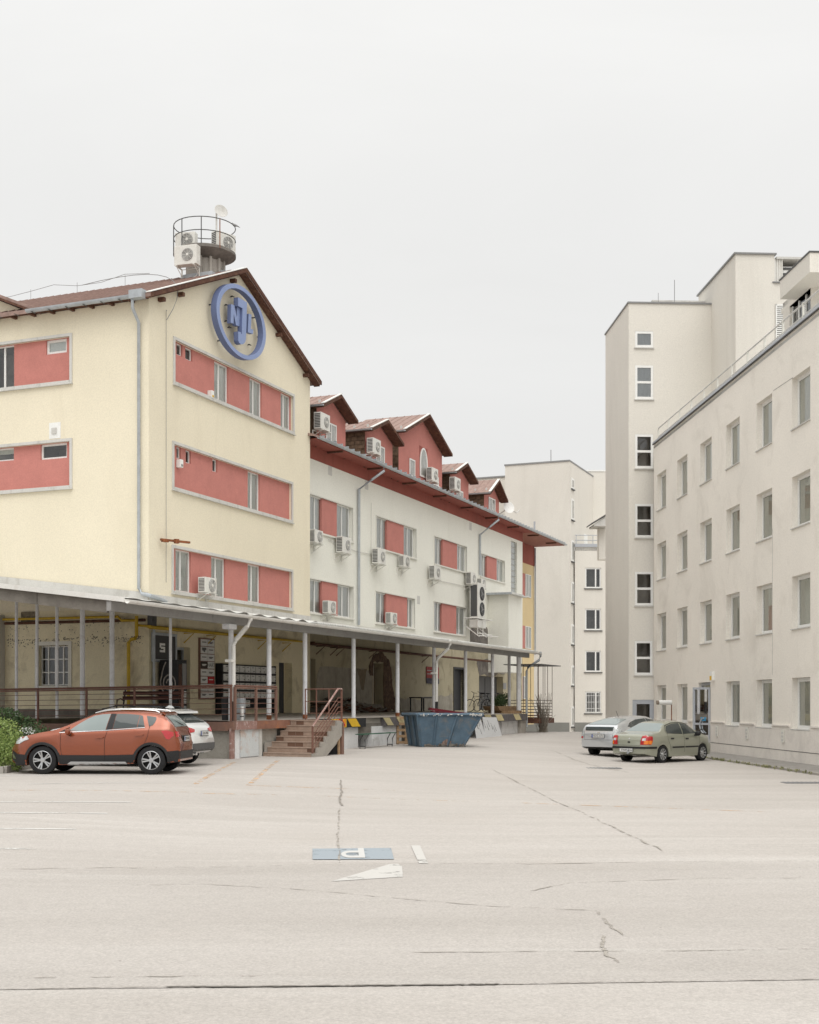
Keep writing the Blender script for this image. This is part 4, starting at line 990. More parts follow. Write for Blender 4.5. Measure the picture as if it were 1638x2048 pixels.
# soffit, beams, verge
MB().add([(gx0, .1, cz(.1)-.09), (CB-.1, .1, cz(.1)-.09), (CB-.1, PY_, cz(PY_)-.09), (gx0, WY, cz(WY)-.09)], [(0, 1, 2, 3)]).add([(CA+.05, .1, cz(.1)-.09), (gx0, .1, cz(.1)-.09), (gx0, 14, cz(14)-.09), (CA+.05, 14, cz(14)-.09)], [(0, 1, 2, 3)]).build('soffit', mat('soffit_boards', (.36, .33, .27), var=.1, scale=2, dirt=(.2, .17, .13), dirt_amt=.5, dscale=1), cn)
BEAM = mat('beam_paint', (.30, .295, .285), rough=.6, var=.1, scale=1, dirt=(.17, .15, .13), dirt_amt=.5, dscale=2)
k = CA+.02
while k < CB-.3:
    e = min(k+5.0, CB-.25); MB().box(k, e-.015, .12, .26, 4.08, EZ-.10).build('front_beam', BEAM, cn); k = e
MB().box(CA, CB-.05, -.27, -.24, EZ-.14, EZ-.05).build('eave_board', STEELW, cn)
k = CA
while k < CB-.1:
    e = min(k+3.0, CB+.1); gm = MB(); vs = []
    for xx in (k, e-.004):
        for q_ in range(7): t = math.pi+math.pi*q_/6; vs.append((xx, -.38+.085*math.cos(t), EZ-.09+.085*math.sin(t)))
        for q_ in range(6, -1, -1): t = math.pi+math.pi*q_/6; vs.append((xx, -.38+.075*math.cos(t), EZ-.09+.075*math.sin(t)))
    gm.add(vs, [(i, (i+1) % 14, (i+1) % 14+14, i+14) for i in range(14)]+[tuple(range(13, -1, -1)), tuple(range(14, 28))]); gm.build('gutter', STEELW, cn); k = e
MB().add([(CA-.02, -.3, cz(-.3)-.1), (CA-.02, 14, cz(14)-.1), (CA-.02, 14, cz(14)+.03), (CA-.02, -.3, cz(-.3)+.03), (CA+.01, -.3, cz(-.3)-.1), (CA+.01, 14, cz(14)-.1), (CA+.01, 14, cz(14)+.03), (CA+.01, -.3, cz(-.3)+.03)],
         [(0, 1, 2, 3), (4, 5, 6, 7), (0, 1, 5, 4), (3, 2, 6, 7), (0, 3, 7, 4), (1, 2, 6, 5)]).build('verge_trim', STEELW, cn)
def sbeam(x, ya, yb, dz0, dz1, wd, nm, mt):
    return MB().add([(x-wd/2, ya, cz(ya)+dz0), (x+wd/2, ya, cz(ya)+dz0), (x+wd/2, yb, cz(yb)+dz0), (x-wd/2, yb, cz(yb)+dz0), (x-wd/2, ya, cz(ya)+dz1), (x+wd/2, ya, cz(ya)+dz1), (x+wd/2, yb, cz(yb)+dz1), (x-wd/2, yb, cz(yb)+dz1)],
        [(0, 3, 2, 1), (4, 5, 6, 7), (0, 1, 5, 4), (1, 2, 6, 5), (2, 3, 7, 6), (3, 0, 4, 7)]).build(nm, mt, cn)
for i in range(6):
    sbeam(CA+.15, .3+i*2.2, .3+i*2.2+2.18, -.42, -.11, .1, 'side_beam', CONCD)
sbeam(.35, .3, 13, -.36, -.10, .12, 'side_beam', BEAM)
for i in range(13):   # cross rafters
    sbeam(CA+1.2+i*2.3+ (0), .3, 5.2 if CA+1.2+i*2.3 > gx0 else 11, -.20, -.095, .07, 'rafter', BEAM)
MB().box(-.1, .35, .06, .3, 3.93, 4.08).build('beam_bearing', COLM, cn)
cbase = []
def column(x, y, r, zt_, zb_=1.19, M=None):
    return MB().lathe([(r, 0), (r, zt_-zb_)], 14).build('column', COLM, cn, T(x, y, zb_), smooth=True)
def surf(x, y): return 1.19+max(0, min(1, y/5.3))*.13-(0 if x > .6 else .010*max(0, y))
for px_ in (462, 538, 610, 707, 795, 868, 931, 985, 1027, 1036, 1050):
    x, _ = pk(FL, px_, 0, .35 if px_ < 1000 else (.9 if px_ < 1030 else .35)); yy = .35 if px_ < 1000 or px_ > 1030 else .9
    x = min(x, DE-.1); column(x, yy, .078, EZ-.25, 1.18)
    if px_ in (538, 610, 795): MB().lathe([(.081, 0), (.083, .10), (.0795, .16)], 12).build('column_rust', RUST, cn, T(x, yy, 1.185))
for px_, r in ((341, .045), (224, .077), (165, .077), (114, .05), (74, .05), (33, .05)):
    # columns along the left rim: solve position on the rim line x=.35
    lo, hi = 0, 20
    for _ in range(50):
        mid = (lo+hi)/2
        if proj(FL, .35, mid, 2)[0] > px_: lo = mid
        else: hi = mid
    column(.35, lo, r, cz(lo)-.30, surf(0, lo)-.02)
def downpipe(xpx, topx, z1, nm='downpipe'):
    x1 = pk(FL, xpx, 0, .12)[0]; x0 = pk(FL, topx, 0, -.38)[0]
    MB().tube([(x0, -.38, EZ-.02), (x0, -.38, EZ-.22), (x0-.12, -.34, EZ-.40), (x1+.1, .10, EZ-.80), (x1, .12, EZ-.98), (x1, .12, z1)], .062, 10).build(nm, STEELW, cn, smooth=True)
    MB().box(x1-.2, x1+.02, .08, .3, 2.95, 3.03).build('pipe_clamp', STEELW, cn)
downpipe(467, 501, 1.75); downpipe(873, 900, 1.8)
x1 = DE+.35; MB().tube([(x1+.9, -.38, EZ-.02), (x1+.9, -.38, EZ-.25), (x1+.8, -.34, EZ-.45), (x1+.1, .05, EZ-.85), (x1, .1, EZ-1.05), (x1, .1, .5)], .06, 10).build('downpipe', STEEL, cn, smooth=True)
for px_, t0 in ((467, 1.18), (873, 1.2)):
    x1 = pk(FL, px_, 0, .12)[0]; MB().tube([(x1, .12, t0), (x1, .12, 1.78)], .068, 10).build('pipe_shoe', BLKP, cn)
for px_, py_ in ((579, 1262), (900, 1303), (1018, 1314)):
    x, z = pk(FL, px_, 0, 1.6)
    tag(MB().box(-.62, .62, -.06, .06, -.06, .02).box(-.58, .58, -.03, .03, -.10, -.06).build('strip_light', PVC, M=FL@T(x, 1.6, cz(1.6)-.22)@RZ(8)), 'white strip light under the canopy soffit '+{579: 'above the tiled steps', 900: 'above the blue skip', 1018: 'near the far end of the dock'}[px_], 'strip light')

# ------------------------------------------------------------ loading dock
dk = empty('loading_dock', FL, 'raised concrete loading dock with brown and hazard striped edge', 'loading dock')
def dz(x, y): return surf(x, y)
m = MB(); gxs = [0, .3, 1, 2, 3.56]+[4+i*1.5 for i in range(18)]; gxs = [x for x in gxs if x < DE]+[DE]; gys = [0, .5, 2, 3.5, 5.3, 5.85]
for y in gys:
    for x in gxs: m.v.append((x, y, 1.19+.13*min(1, y/5.3) if x > .0 else 1.19+.13*min(1, y/5.3)))
nn = len(gxs); m.f = [(j*nn+i, j*nn+i+1, (j+1)*nn+i+1, (j+1)*nn+i) for j in range(len(gys)-1) for i in range(nn-1)]
n0 = len(m.v)
m.add([(0, 5.3, 1.26), (3.56, 5.3, 1.26), (3.56, 22, 1.12), (0, 22, 1.02)], [(0, 1, 2, 3)])
m.build('deck', mat('dock_floor', (.44, .40, .355), var=.1, scale=1, dirt=(.28, .25, .22), dirt_amt=.5, dscale=1.2), dk, keepn=True)
# walls below (whitewashed piers, rough concrete, openings)
def pier(pa, pb, mt, y=.10, z1=1.0, nm='pier', d=2.0):
    a = pk(FL, pa, 0, y)[0]; b = pk(FL, pb, 0, y)[0]; return MB().box(a, b, y, y+d, -.6, z1).build(nm, mt, dk, bevel=0)
ROUGH = mat('rough_render', (.36, .34, .30), var=.12, scale=2, bump=1, bscale=7, dirt=(.2, .19, .165), dirt_amt=.6, dscale=2.5)
MB().box(.12, .14, .12, 22, -.6, 1.0).box(.14, 3, .12, .14, -.6, 1.0).build('base_wall', ROUGH, dk)
MB().box(.5, DE, 2.2, 2.3, -.6, 1.15).build('base_wall', CONCD, dk)
x460 = 0.0
pier(462, 469.5, CHIPPED, y=.02, z1=.98, nm='corner_post', d=.06)
pier(470, 518, WHITEW, y=.06); pier(518.5, 524, TRIM, y=.03, nm='service_door', z1=.95)
MB().box(pk(FL, 481, 0, .03)[0], pk(FL, 517, 0, .03)[0], .02, .055, .1, 1.0).build('service_door', mat('rusty_white_door', (.58, .60, .60), var=.05, dirt=(.42, .17, .05), dirt_amt=.9, dscale=1.1), dk)
MB().box(pk(FL, 524, 0, .3)[0], 5.0, .3, 1.5, -.6, 1.0).build('base_wall', CONC, dk)
pier(655, 716, WHITEW); pier(744, 803, WHITEW, y=.06, z1=.86); pier(716, 744, CONCD, y=1.2, nm='recess_back'); pier(803, 955, CONCD, y=.9)
pier(955, 1003, WHITEW, y=.3); pier(1003, 1041, WHITEW, y=.2); pier(1041, 1052, CONC, y=.05)
MB().box(pk(FL, 716, 0, .1)[0], pk(FL, 765, 0, .1)[0], .1, 1.2, .62, .98).build('ramp_leaf', CONCD, dk)
# edge: brown part, chipped part, rusty part, hazard stripes
def edge(xa, xb, mt, nm='edge_beam', z0=.93, z1=1.185, y=-.04):
    return MB().box(xa, xb, y, .12, z0, z1).build(nm, mt, dk)
e0 = pk(FL, 472, 0, -.04)[0]; e1 = pk(FL, 514, 0, -.04)[0]; e2 = pk(FL, 580, 0, -.04)[0]; e3 = pk(FL, 640, 0, -.04)[0]
for i in range(6): MB().box(-.05, .12, .125+i*2.6, .12+(i+1)*2.6, .90-.012*i*2, 1.17-.022*i*2).build('edge_beam', BROWNP, dk)
edge(-.05, e0, BROWNP); edge(e0+.003, e1, CHIPPED); edge(e1+.003, e2, mat('rusty_edge', (.26, .13, .09), var=.2, scale=2, dirt=(.50, .20, .07), dirt_amt=.9, dscale=1.5)); edge(e2+.003, e3, BROWNP)
eend = pk(FL, 732, 0, -.04)[0]
haz = [('k', 640, 655), ('y', 655, 663), ('y', 676, 685), ('k', 685, 697), ('y', 697, 714), ('k', 714, 731)]
def skew(pa, pb, mt, sk=.09, y=-.055, z0=.88, z1=1.175, nm='hazard_stripe'):
    a = pk(FL, pa, 0, y)[0]; b = pk(FL, pb, 0, y)[0]
    return MB().prism([(a+sk*2, z0), (b+sk*2, z0), (b, z1), (a, z1)], y, y+.03).build(nm, mt, dk)
EDG = mat('dock_edge', (.12, .11, .11), var=.2, scale=4)
a0 = pk(FL, 640, 0, -.04)[0]; edge(a0, eend, BLK, z0=.86)
x5, x6 = pk(FL, 732, 0, 0)[0], pk(FL, 767, 0, 0)[0]
edge(x5, x6, CONC, y=.25, z0=.98); 
edge(x6, pk(FL, 817, 0, 0)[0], EDG, z0=.86, z1=1.18); edge(pk(FL, 817, 0, 0)[0], pk(FL, 955)[0], CONCD, z0=.9, z1=1.17)
edge(pk(FL, 955)[0], DE, EDG, z0=.84, z1=1.18)
for pa, pb in ((663, 676), (695, 712)): skew(pa, pb, YEL, .2)
for pa, pb in ((767, 779), (793, 808), (953, 958), (969, 981), (991, 1003), (1027, 1038)): skew(pa, pb, YELW, .22)
xt, _ = pk(FL, 682, 0, -.06)
o = link('hazard_panel', MB().box(-.55, .42, -.012, .0, -.15, .15).mesh('hazard_panel', YEL), dk, T(xt, -.066, 1.02))
link('hazard_lettering', text_mesh('ION', .42, .004, mat('red_print', (.55, .03, .03), var=0)), o, T(-.05, -.018, 0)@UP)
for px_, py_ in ((1040, 1438), (1048, 1438)): pass

# brown railings
def rail_run(root, pts, h=1.04, wires=5, posts=True, r=.032, top=None):
    pts = [Vector(p) for p in pts]
    up = Vector((0, 0, h))
    MB().tube([p+up for p in pts], r, 8).build('top_rail', RAILP, root, smooth=True)
    MB().tube([p+up-Vector((0, 0, .06)) for p in pts], r*.8, 6).build('under_rail', BROWNP, root)
    for k in range(wires):
        zz = h-.2-k*(h-.25)/wires; MB().tube([p+Vector((0, 0, zz)) for p in pts], .009, 5).build('wire', RAILP, root)
r1 = empty('railing', FL, 'long brown railing with thin horizontal wires along the left dock edge', 'railing')
rail_run(r1, [(.05, .05, 1.18), (.05, 13, 1.05)], 1.07)
pm = MB().box(-.022, .022, -.03, .03, -.25, 1.04).mesh('post', RAILP)
for px_ in (462, 365, 269, 173, 76, -20):
    lo, hi = -1, 20
    for _ in range(50):
        mid = (lo+hi)/2
        if proj(FL, .05, mid, 2)[0] > px_: lo = mid
        else: hi = mid
    link('post', pm, r1, T(.05, lo, 1.18-.01*lo))
r2 = empty('railing', FL, 'short brown railing with peeling top rail left of the tiled steps', 'railing')
xa = pk(FL, 470, 0, .02)[0]; xc = pk(FL, 553, 0, .02)[0]
xa, xc = max(xa, .12), pk(FL, 553, 0, .02)[0]
rail_run(r2, [(xa, .02, 1.19), (xc, .02, 1.19)], 1.05)
for px_ in (470, 512, 552): link('post', cm('post2', lambda: MB().box(-.035, .035, -.035, .035, -.02, 1.02).mesh('post', BROWNP)), r2, T(max(xa, pk(FL, px_, 0, .02)[0]), .02, 1.19))

# ------------------------------------------------------------ steps
st = empty('steps', FL@T(1.95, -1.62, 0), 'tiled concrete steps rising to the loading dock', 'steps')
n = 7; W_ = 1.66; zg = .03; rise = (1.18-zg)/n; run = .285
for i in range(n):
    x0 = i*run; z1 = zg+(i+1)*rise
    o = MB().box(x0, x0+run+(.14 if i == n-1 else .02), 0, W_, z1-rise-.0, z1-.03).build('riser', TILEST, st)
    MB().box(x0-.025, x0+run+(.14 if i == n-1 else .0), -.02, W_, z1-.03, z1).build('tread', TILEST, st, bevel=.004)
    rn = random.Random(i)
    for k in range(6):   # riser tiles
        y0 = .01+k*W_/6
        t_ = MB().box(-.006, 0, y0, y0+W_/6-.012, .012, rise-.035).build('riser_tile', TILEST if rn.random() > .25 else mat('step_tile_dark_%d_%d' % (i, k), (.17, .10, .07), var=.2), o, T(x0, 0, z1-rise))
m = MB(); L_ = n*run+.1
m.prism([(-.05, -.3), (.25, -.3), (L_, .72), (L_, 1.12), (L_-.06, 1.14)]+[p for i in range(n-1, -1, -1) for p in ((i*run-.03, zg+(i+1)*rise-.01), (i*run-.03, zg+i*rise-.01))], -.09, -.021)
m.build('stringer', CONC, st)
m = MB(); m.prism([(0, -.3), (.3, -.3), (L_, .55), (L_, 1.1), (0, .0)], 0, W_-.05); m.build('step_core', CONC, st)
MB().box(L_-.06, L_+.10, -.09, .07, -.3, 1.1).build('support_post', BROWNP, st)
MB().box(L_-.22, L_-.12, -.05, .0, -.3, .75).build('support_board', LWOOD, st)
MB().box(L_-.12, L_-.06, -.02, 1.5, -.3, .8).build('support_panel', DGREY, st)
MB().box(.1, L_, W_, W_+.02, -.3, .5).build('step_core', CONC, st)
hr = empty('handrail', FL@T(1.95, -1.66, 0), 'brown metal handrail on the right side of the tiled steps', 'handrail')
b0 = Vector((.03, 0, zg+.98)); b1 = Vector((L_-.25, 0, 2.18)); b2 = Vector((L_+.02, 0, 2.18))
MB().tube([b0, b1, b2], .03, 8).build('top_rail', CHIPPED, hr, smooth=True)
for k, dd_ in enumerate((.28, .43, .58, .73)):
    MB().tube([b0+Vector((.02, 0, -dd_)), b1+Vector((0.02, 0, -dd_)), b2-Vector((0, 0, dd_))], .014, 6).build('bar', RAILP, hr)
MB().box(.0, .05, -.025, .025, -.02, 1.03).build('post', RAILP, hr); MB().box(L_-.01, L_+.04, -.025, .025, -.3, 2.2).build('post', RAILP, hr)
rr_ = empty('railing', FL@T(1.95+L_+.02, -1.66, 0), 'short brown guard railing at the top of the tiled steps', 'railing')
for zz in (2.18, 1.78, 1.4): MB().tube([(0, .05, zz), (0, 1.3, zz)], .02 if zz > 2 else .013, 6).build('rail', RAILP, rr_)
for yy in (.45, .9, 1.3): MB().box(-.015, .015, yy-.015, yy+.015, 1.18, 2.18).build('post', RAILP, rr_)

# ------------------------------------------------------------ pipes under the canopy
gp = empty('gas_pipe', FL, 'yellow gas pipe on brackets along the wall under the canopy', 'pipe')
def rpx(px_, py_, o=.16): x, z = pk(MRt, px_, py_, -o); return FLi@(MRt@Vector((x, -o, z)))
def gpx(px_, py_, o=.16): x, z = pk(MG, px_, py_, -o); return FLi@(MG@Vector((x, -o, z)))
P0 = rpx(6, 1239); P1 = rpx(236, 1233.5); P2 = rpx(243, 1241); P3 = rpx(272, 1241)
MB().tube([P0, P1, P2, P3], .042, 10).build('pipe', YPIPE, gp, smooth=True)
V0 = rpx(273, 1232, .2); V1 = rpx(273, 1272, .2); V2 = rpx(270, 1277, .2); V3 = rpx(262, 1279, .2); V4 = rpx(257, 1285, .2); V5 = rpx(257, 1425, .2)
MB().tube([V0, V1, V2, V3, V4, V5], .058, 12).build('riser_pipe', YPIPE, gp, smooth=True)
G0 = rpx(274, 1250.5, .12); zg_ = 4.02; 
G1 = gpx(300, 1254); G2 = gpx(612, 1284)
MB().tube([G0, rpx(292, 1252, .12), G1, G2], .042, 10).build('pipe', YPIPE, gp, smooth=True)
bp = empty('brown_pipe', FL, 'dark brown pipe continuing along the dirty wall under the canopy', 'pipe')
G3 = gpx(617, 1284.5); G4 = (wingE-6, PY_-.2, G3.z-.03)
MB().tube([(gx1+.1, WY-.15, G3.z), (gx1+.3, PY_-.2, G3.z), G4], .055, 8).build('pipe', WOODD, bp, smooth=True)
Q0 = rpx(10, 1247, .1); Q1 = rpx(290, 1240, .1)
MB().tube([Q0, Q1], .05, 8).build('pipe', WOODD, bp)
for px_, py_ in ((375, 1262), (420, 1267), (522, 1277), (571, 1282)):
    p = gpx(px_, py_, .16); MB().tube([(p.x, WY-.01, p.z-.08), (p.x, WY-.42, p.z-.08), (p.x, WY-.01, p.z-.42)], .022, 4).build('bracket', YPIPE, gp)
for px_ in (640, 680, 668, 745, 850):
    xx = pk(MP, px_, 0, -.2)[0]; MB().tube([(xx, PY_-.01, G3.z-.08), (xx, PY_-.42, G3.z-.08), (xx, PY_-.01, G3.z-.42)], .022, 4).build('bracket', WOODD, bp)
bx = gpx(302, 1240, .1); tag(MB().box(-.12, .14, -.2, -.004, -.2, .25).box(-.06, .1, -.23, -.201, -.05, .2).build('junction_box', DGREY, M=FL@T(bx.x+.05, WY, bx.z)), 'grey electrical box high on the wall corner under the canopy', 'junction box')
vx, vz = pk(MRt, 60, 1236); tag(MB().box(-.35, .35, -.05, -.004, -.22, .22).build('air_vent', mat('sooty_vent', (.2, .17, .12), var=.4, scale=9), M=MRt@T(vx, 0, vz)), 'sooty vent grille on the dirty wall above the barred window', 'vent')
MB().tube([(pk(MG, 303)[0], -.1, 4.5), (pk(MG, 303)[0], -.1, 1.5)], .05, 6).build('conduit', STEEL, gb, LG)

# ------------------------------------------------------------ things under the canopy
def onwall(F, pa, pb, ya, yb, y=0):
    x0, z1 = pk(F, pa, ya, y); x1 = pk(F, pb, 0, y)[0]; z0 = pk(F, pa, yb, y)[1]; return x0, x1, z0, z1
fl = MB(); rnd = random.Random(77)
for i in range(420):
    xx = rnd.uniform(pk(MRt, 14)[0], -.2); zz = 3.98-abs(rnd.gauss(0, .16)) if rnd.random() < .8 else rnd.uniform(4.0, 4.7); s_ = rnd.uniform(.012, .05)
    fl.prism([(xx, zz), (xx+s_, zz+s_*.3), (xx+s_*.8, zz+s_), (xx+s_*.1, zz+s_*.7)], -.008, -.002)
tag(fl.build('peeling_paint', WORN, gb, LR), kind='stuff')
# sign 5
a, b, c, d = onwall(MG, 309, 350, 1270, 1318, -.1)
sg = empty('number_sign', MG@T(a, -.08, c), 'dark square sign with a white number 5 on the wall beside the entrance', 'sign')
W5, H5 = b-a, d-c
MB().box(0, W5, -.03, .05, 0, H5).build('panel', mat('sign_dark', (.055, .055, .055), rough=.5, var=.1), sg)
MB().box(-.09, 0, -.05, .05, -.09, H5+.09).box(W5, W5+.09, -.05, .05, -.09, H5+.09).box(0, W5, -.05, .05, H5, H5+.09).box(0, W5, -.05, .05, -.09, 0).build('frame', STEEL, sg)
m = MB(); x0 = W5*.23; t_ = .075; hh = H5*.38; z0 = H5*.30; w5 = W5*.25
m.box(x0, x0+w5, -.045, -.031, z0+hh-t_, z0+hh); m.box(x0, x0+t_, -.045, -.031, z0+hh/2, z0+hh-t_); m.box(x0, x0+w5, -.045, -.031, z0+hh/2-t_/2, z0+hh/2+t_/2) if False else m.box(x0+t_, x0+w5, -.045, -.031, z0+hh/2-t_*.5, z0+hh/2+t_*.5)
m.box(x0+w5-t_, x0+w5, -.045, -.031, z0+t_, z0+hh/2-t_*.5); m.box(x0, x0+w5, -.045, -.031, z0, z0+t_); m.build('number', PVC, sg)
# entrance glazing
def wdoor_(h, Fl, par, nm, fr, fill, cols=(1,), rows=(1, 3), y=.25):
    window(par, Fl, h[0]+.01, h[1]-.01, h[2]-.05, h[3]-.01, y=y, cols=cols, rows=rows, fr=fr, fw=.08, fill='dark', fillm=fill, name=nm)
wdoor_(dA, LG, gb, 'entrance', STEEL, ROOM)
x = dB; MB().box(x[0]+.01, x[0]+(x[1]-x[0])*.42, .03, .09, x[2]-.1, x[3]).build('door_leaf', BLK, gb, LG)
MB().box(x[0]-.1, x[1]+.1, .9, .93, 1.0, x[3]+.1).build('hall_lining', mat('hall_wall', (.25, .22, .13), var=.1), gb, LG)
MB().box(x[0]+.12, x[1]+.02, .36, .40, x[2]-.1, x[3]).build('door_jamb_wall', CREAM_UNDER, gb, LG)
wdoor_(wdoor, LPm(), pw, 'door', PVC, ROOM)
MB().box(ddoor[0], ddoor[1], .22, .28, 1.2, ddoor[3]).box(ddoor[0]-.12, ddoor[0], -.04, .2, 1.2, ddoor[3]+.12).box(ddoor[1], ddoor[1]+.12, -.04, .2, 1.2, ddoor[3]+.12).box(ddoor[0], ddoor[1], -.04, .2, ddoor[3], ddoor[3]+.12).build('dark_door', BLK, pw, LPm())
MB().box(recess[0], recess[1], .42, .48, 1.2, recess[3]).build('steel_door', DGREY, pw, LPm())
MB().box((recess[0]+recess[1])/2-.02, (recess[0]+recess[1])/2+.02, .40, .419, 1.25, recess[3]-.1).build('door_seam', BLK, pw, LPm())
# broken hole with the pale door behind, ragged masonry around it
hx0, hx1, hz1 = hole[0], hole[1], hole[3]
MB().box(hx0+.03, hx0+(hx1-hx0)*.62, .30, .36, 1.2, hz1-.02).build('pale_door', TRIM, pw, LPm())
MB().box(hx0, hx1+.05, .45, .5, 1.1, hz1+.1).build('hall_lining', BRICKM, pw, LPm())
def ragged(pix, F, y0, y1, nm, mt, par, Ml, jit=.06, seed=1, sub=5):
    rnd = random.Random(seed); P = [pk(F, *p) for p in pix]; o = []
    for (ax_, az_), (bx_, bz_) in zip(P, P[1:]+P[:1]):
        for k in range(sub):
            t = k/sub; o.append((ax_+(bx_-ax_)*t+rnd.uniform(-jit, jit), az_+(bz_-az_)*t+rnd.uniform(-jit, jit)))
    return MB().prism(o, y0, y1).build(nm, mt, par, Ml)
ragged([(737, 1345), (739, 1325), (748, 1308), (762, 1304), (770, 1312), (777, 1322), (782, 1345), (784, 1372), (789, 1400), (788, 1420), (775, 1420), (766.5, 1420), (766.5, 1324), (746, 1324), (745, 1350), (739, 1350)], MP, -.035, -.003, 'exposed_masonry', BRICKM, pw, LPm(), .05, 3)
ragged([(640, 1334), (712, 1336), (738, 1340), (744, 1352), (744, 1420), (630, 1422), (634, 1350)], MP, -.018, -.003, 'bare_plaster', BARE, pw, LPm(), .04, 5, 6)
ragged([(713, 1338), (733, 1338), (729, 1365), (727, 1380), (722, 1380), (718, 1355)], MP, -.026, -.0185, 'plaster_patch', mat('brown_scratch_coat', (.2, .16, .11), var=.2, scale=5), pw, LPm(), .03, 8)
ragged([(790, 1395), (840, 1398), (905, 1388), (905, 1424), (790, 1424)], MP, -.014, -.003, 'bare_plaster', BARE, pw, LPm(), .1, 9, 8)
ragged([(952, 1318), (1012, 1322), (1012, 1345), (990, 1350), (958, 1350)], MP, -.014, -.003, 'bare_plaster', WORN, pw, LPm(), .1, 10, 6)
# soaked lower band on the render near the floor
# rubble heap of broken boards
rp = []
rnd = random.Random(12); xA, xB = pk(MP, 638, 0, -.8)[0], pk(MP, 772, 0, -.8)[0]
db = empty('rubble_heap', FL@T((xA+xB)/2, PY_-.8, 1.25), 'long heap of dark broken boards and masonry against the wall below the broken hole', 'rubble')
pieces = [MB().box(-l/2, l/2, -.09, .09, -.03, .03).mesh('rubble_piece', mm) for l in (.35, .6, .9) for mm in (WOODD, BRICKM, CONCD)]
for i in range(230):
    x = rnd.uniform(xA, xB); f = (x-xA)/(xB-xA); top = .25+.55*math.sin(min(1, f*1.15)*math.pi)**.5+.12*math.sin(f*23)
    y = PY_-rnd.uniform(.15, 1.4); h_ = max(.05, top*(1-(PY_-y)/1.8))
    link('rubble_piece', rnd.choice(pieces), db, T(x-(xA+xB)/2, y-(PY_-.8), rnd.uniform(0, h_))@RZ(rnd.uniform(0, 180))@Matrix.Rotation(rnd.uniform(-.5, .5), 4, 'X')@Matrix.Rotation(rnd.uniform(-.35, .35), 4, 'Y'))
MB().prism([(-(xB-xA)/2, 0), (-(xB-xA)/2+.4, .35), (0, .5), ((xB-xA)/2-.6, .4), ((xB-xA)/2, 0)], 0, .75).build('rubble_core', CONCD, db)
# directory board
a, b, c, d = onwall(MG, 400, 427.5, 1277, 1397, -.05)
bd_ = empty('directory_board', MG@T(a, -.05, c), 'tall company directory board with two columns of small name plates', 'sign board')
W8, H8 = b-a, d-c
MB().box(-.04, W8+.03, -.02, .05, -.03, H8+.03).build('backing', BROWNP, bd_)
rnd = random.Random(4); PLW = mat('plate_white', (.68, .68, .66), var=.05); PLR = mat('plate_red', (.42, .035, .04), var=.05); PLK = mat('plate_dark', (.06, .045, .04), var=.05); TXT = mat('print_grey', (.14, .14, .14), var=0)
RW = 8; word = {(2, 1): 'MKART', (1, 1): None}
for i in range(RW):
    for j in range(2):
        z1 = H8-(i+.06)*H8/RW; z0 = H8-(i+.96)*H8/RW; x0 = j*W8/2+.012; x1 = (j+1)*W8/2-.012
        mt_ = PLR if (i, j) == (5, 1) else PLK if (i, j) == (3, 0) else PLW
        p_ = MB().box(x0, x1, -.035, -.021, z0, z1).build('name_plate', mt_, bd_)
        if (i, j) == (3, 1): link('print', text_mesh('HART', .20, .001, TXT, 'print'), p_, T((x0+x1)/2, -.038, (z0+z1)/2)@UP)
        else:
            q = MB(); col_ = PLW if mt_ != PLW else TXT; hb = .09 if (i, j) == (1, 0) else .035
            q.box(x0+.07, x1-.09, -.038, -.0355, (z0+z1)/2, (z0+z1)/2+hb)
            if (i+j) % 2: q.box(x0+.1, x1-.16, -.038, -.0355, z0+.09, z0+.115)
            if (i, j) == (1, 0): q.box(x0+.18, x1-.18, -.038, -.0355, z0+.05, z0+.12)
            q.build('print', col_, p_)
ax_, az_ = pk(MG, 428.5, 1369, -.03); tag(MB().box(0, .14, -.03, -.004, -.22, .0).build('small_notice', GREY, M=MG@T(ax_+.02, 0, az_+.12)), 'small grey notice beside the red plate of the directory board', 'notice')
# vending machine
a, b, c, d = onwall(MG, 356, 374, 1324, 1424, -.85)
vm = empty('vending_machine', MG@T(a, -.85, 1.25), 'black coffee vending machine with a pale spiral picture on its side', 'vending machine')
Wv = (pk(MG, 374, 0, -.85)[0]-a); Hv = 1.95
MB().box(0, Wv, 0, .75, 0, Hv).build('cabinet', BLK, vm, bevel=.02)
# side panel faces the camera's left: picture on the near side
sw = MB(); pts = []
for k in range(56):
    t = k/55*2*math.pi*2.1; r = .08+.26*k/55; pts.append((-.004, .37+r*1.0*math.cos(t), 1.15+r*1.2*math.sin(t)))
pts += [(-.004, .62, 1.55), (-.004, .55, 1.75), (-.004, .48, 1.88)]
sw.tube(pts, .024, 4); sw.build('side_picture', mat('print_pale', (.40, .37, .34), var=.2, scale=12), vm)
MB().box(Wv*.45, Wv*.88, -.02, 0, .95, Hv-.12).build('display', GREY, vm); MB().box(Wv*.06, Wv*.4, -.015, 0, .3, Hv-.15).build('front_print', mat('front_brown', (.10, .06, .045), var=.4, scale=6), vm)
bt = MB().box(0, Wv*.16, -.012, 0, 0, .035).mesh('button', PVC)
for k in range(8):
    for j in range(2): link('button', bt, vm, T(Wv*(.48+j*.2), -.021, .85-k*.055))
MB().box(Wv*.45, Wv*.85, -.03, 0, .18, .38).build('tray', STEEL, vm)
for k in range(7):   # beans drawn on the lower side
    MB().lathe([(.001, 0), (.05, .0), (.05, .004), (.001, .004)], 10, M=T(-.001, .2+.09*(k % 4)+.04*(k//4), .22+.11*(k//4))@Matrix.Rotation(R(-90), 4, 'Y')@Matrix.Scale(1.4, 4, (0, 1, 0)), cap=False).build('side_print', GREY, vm)
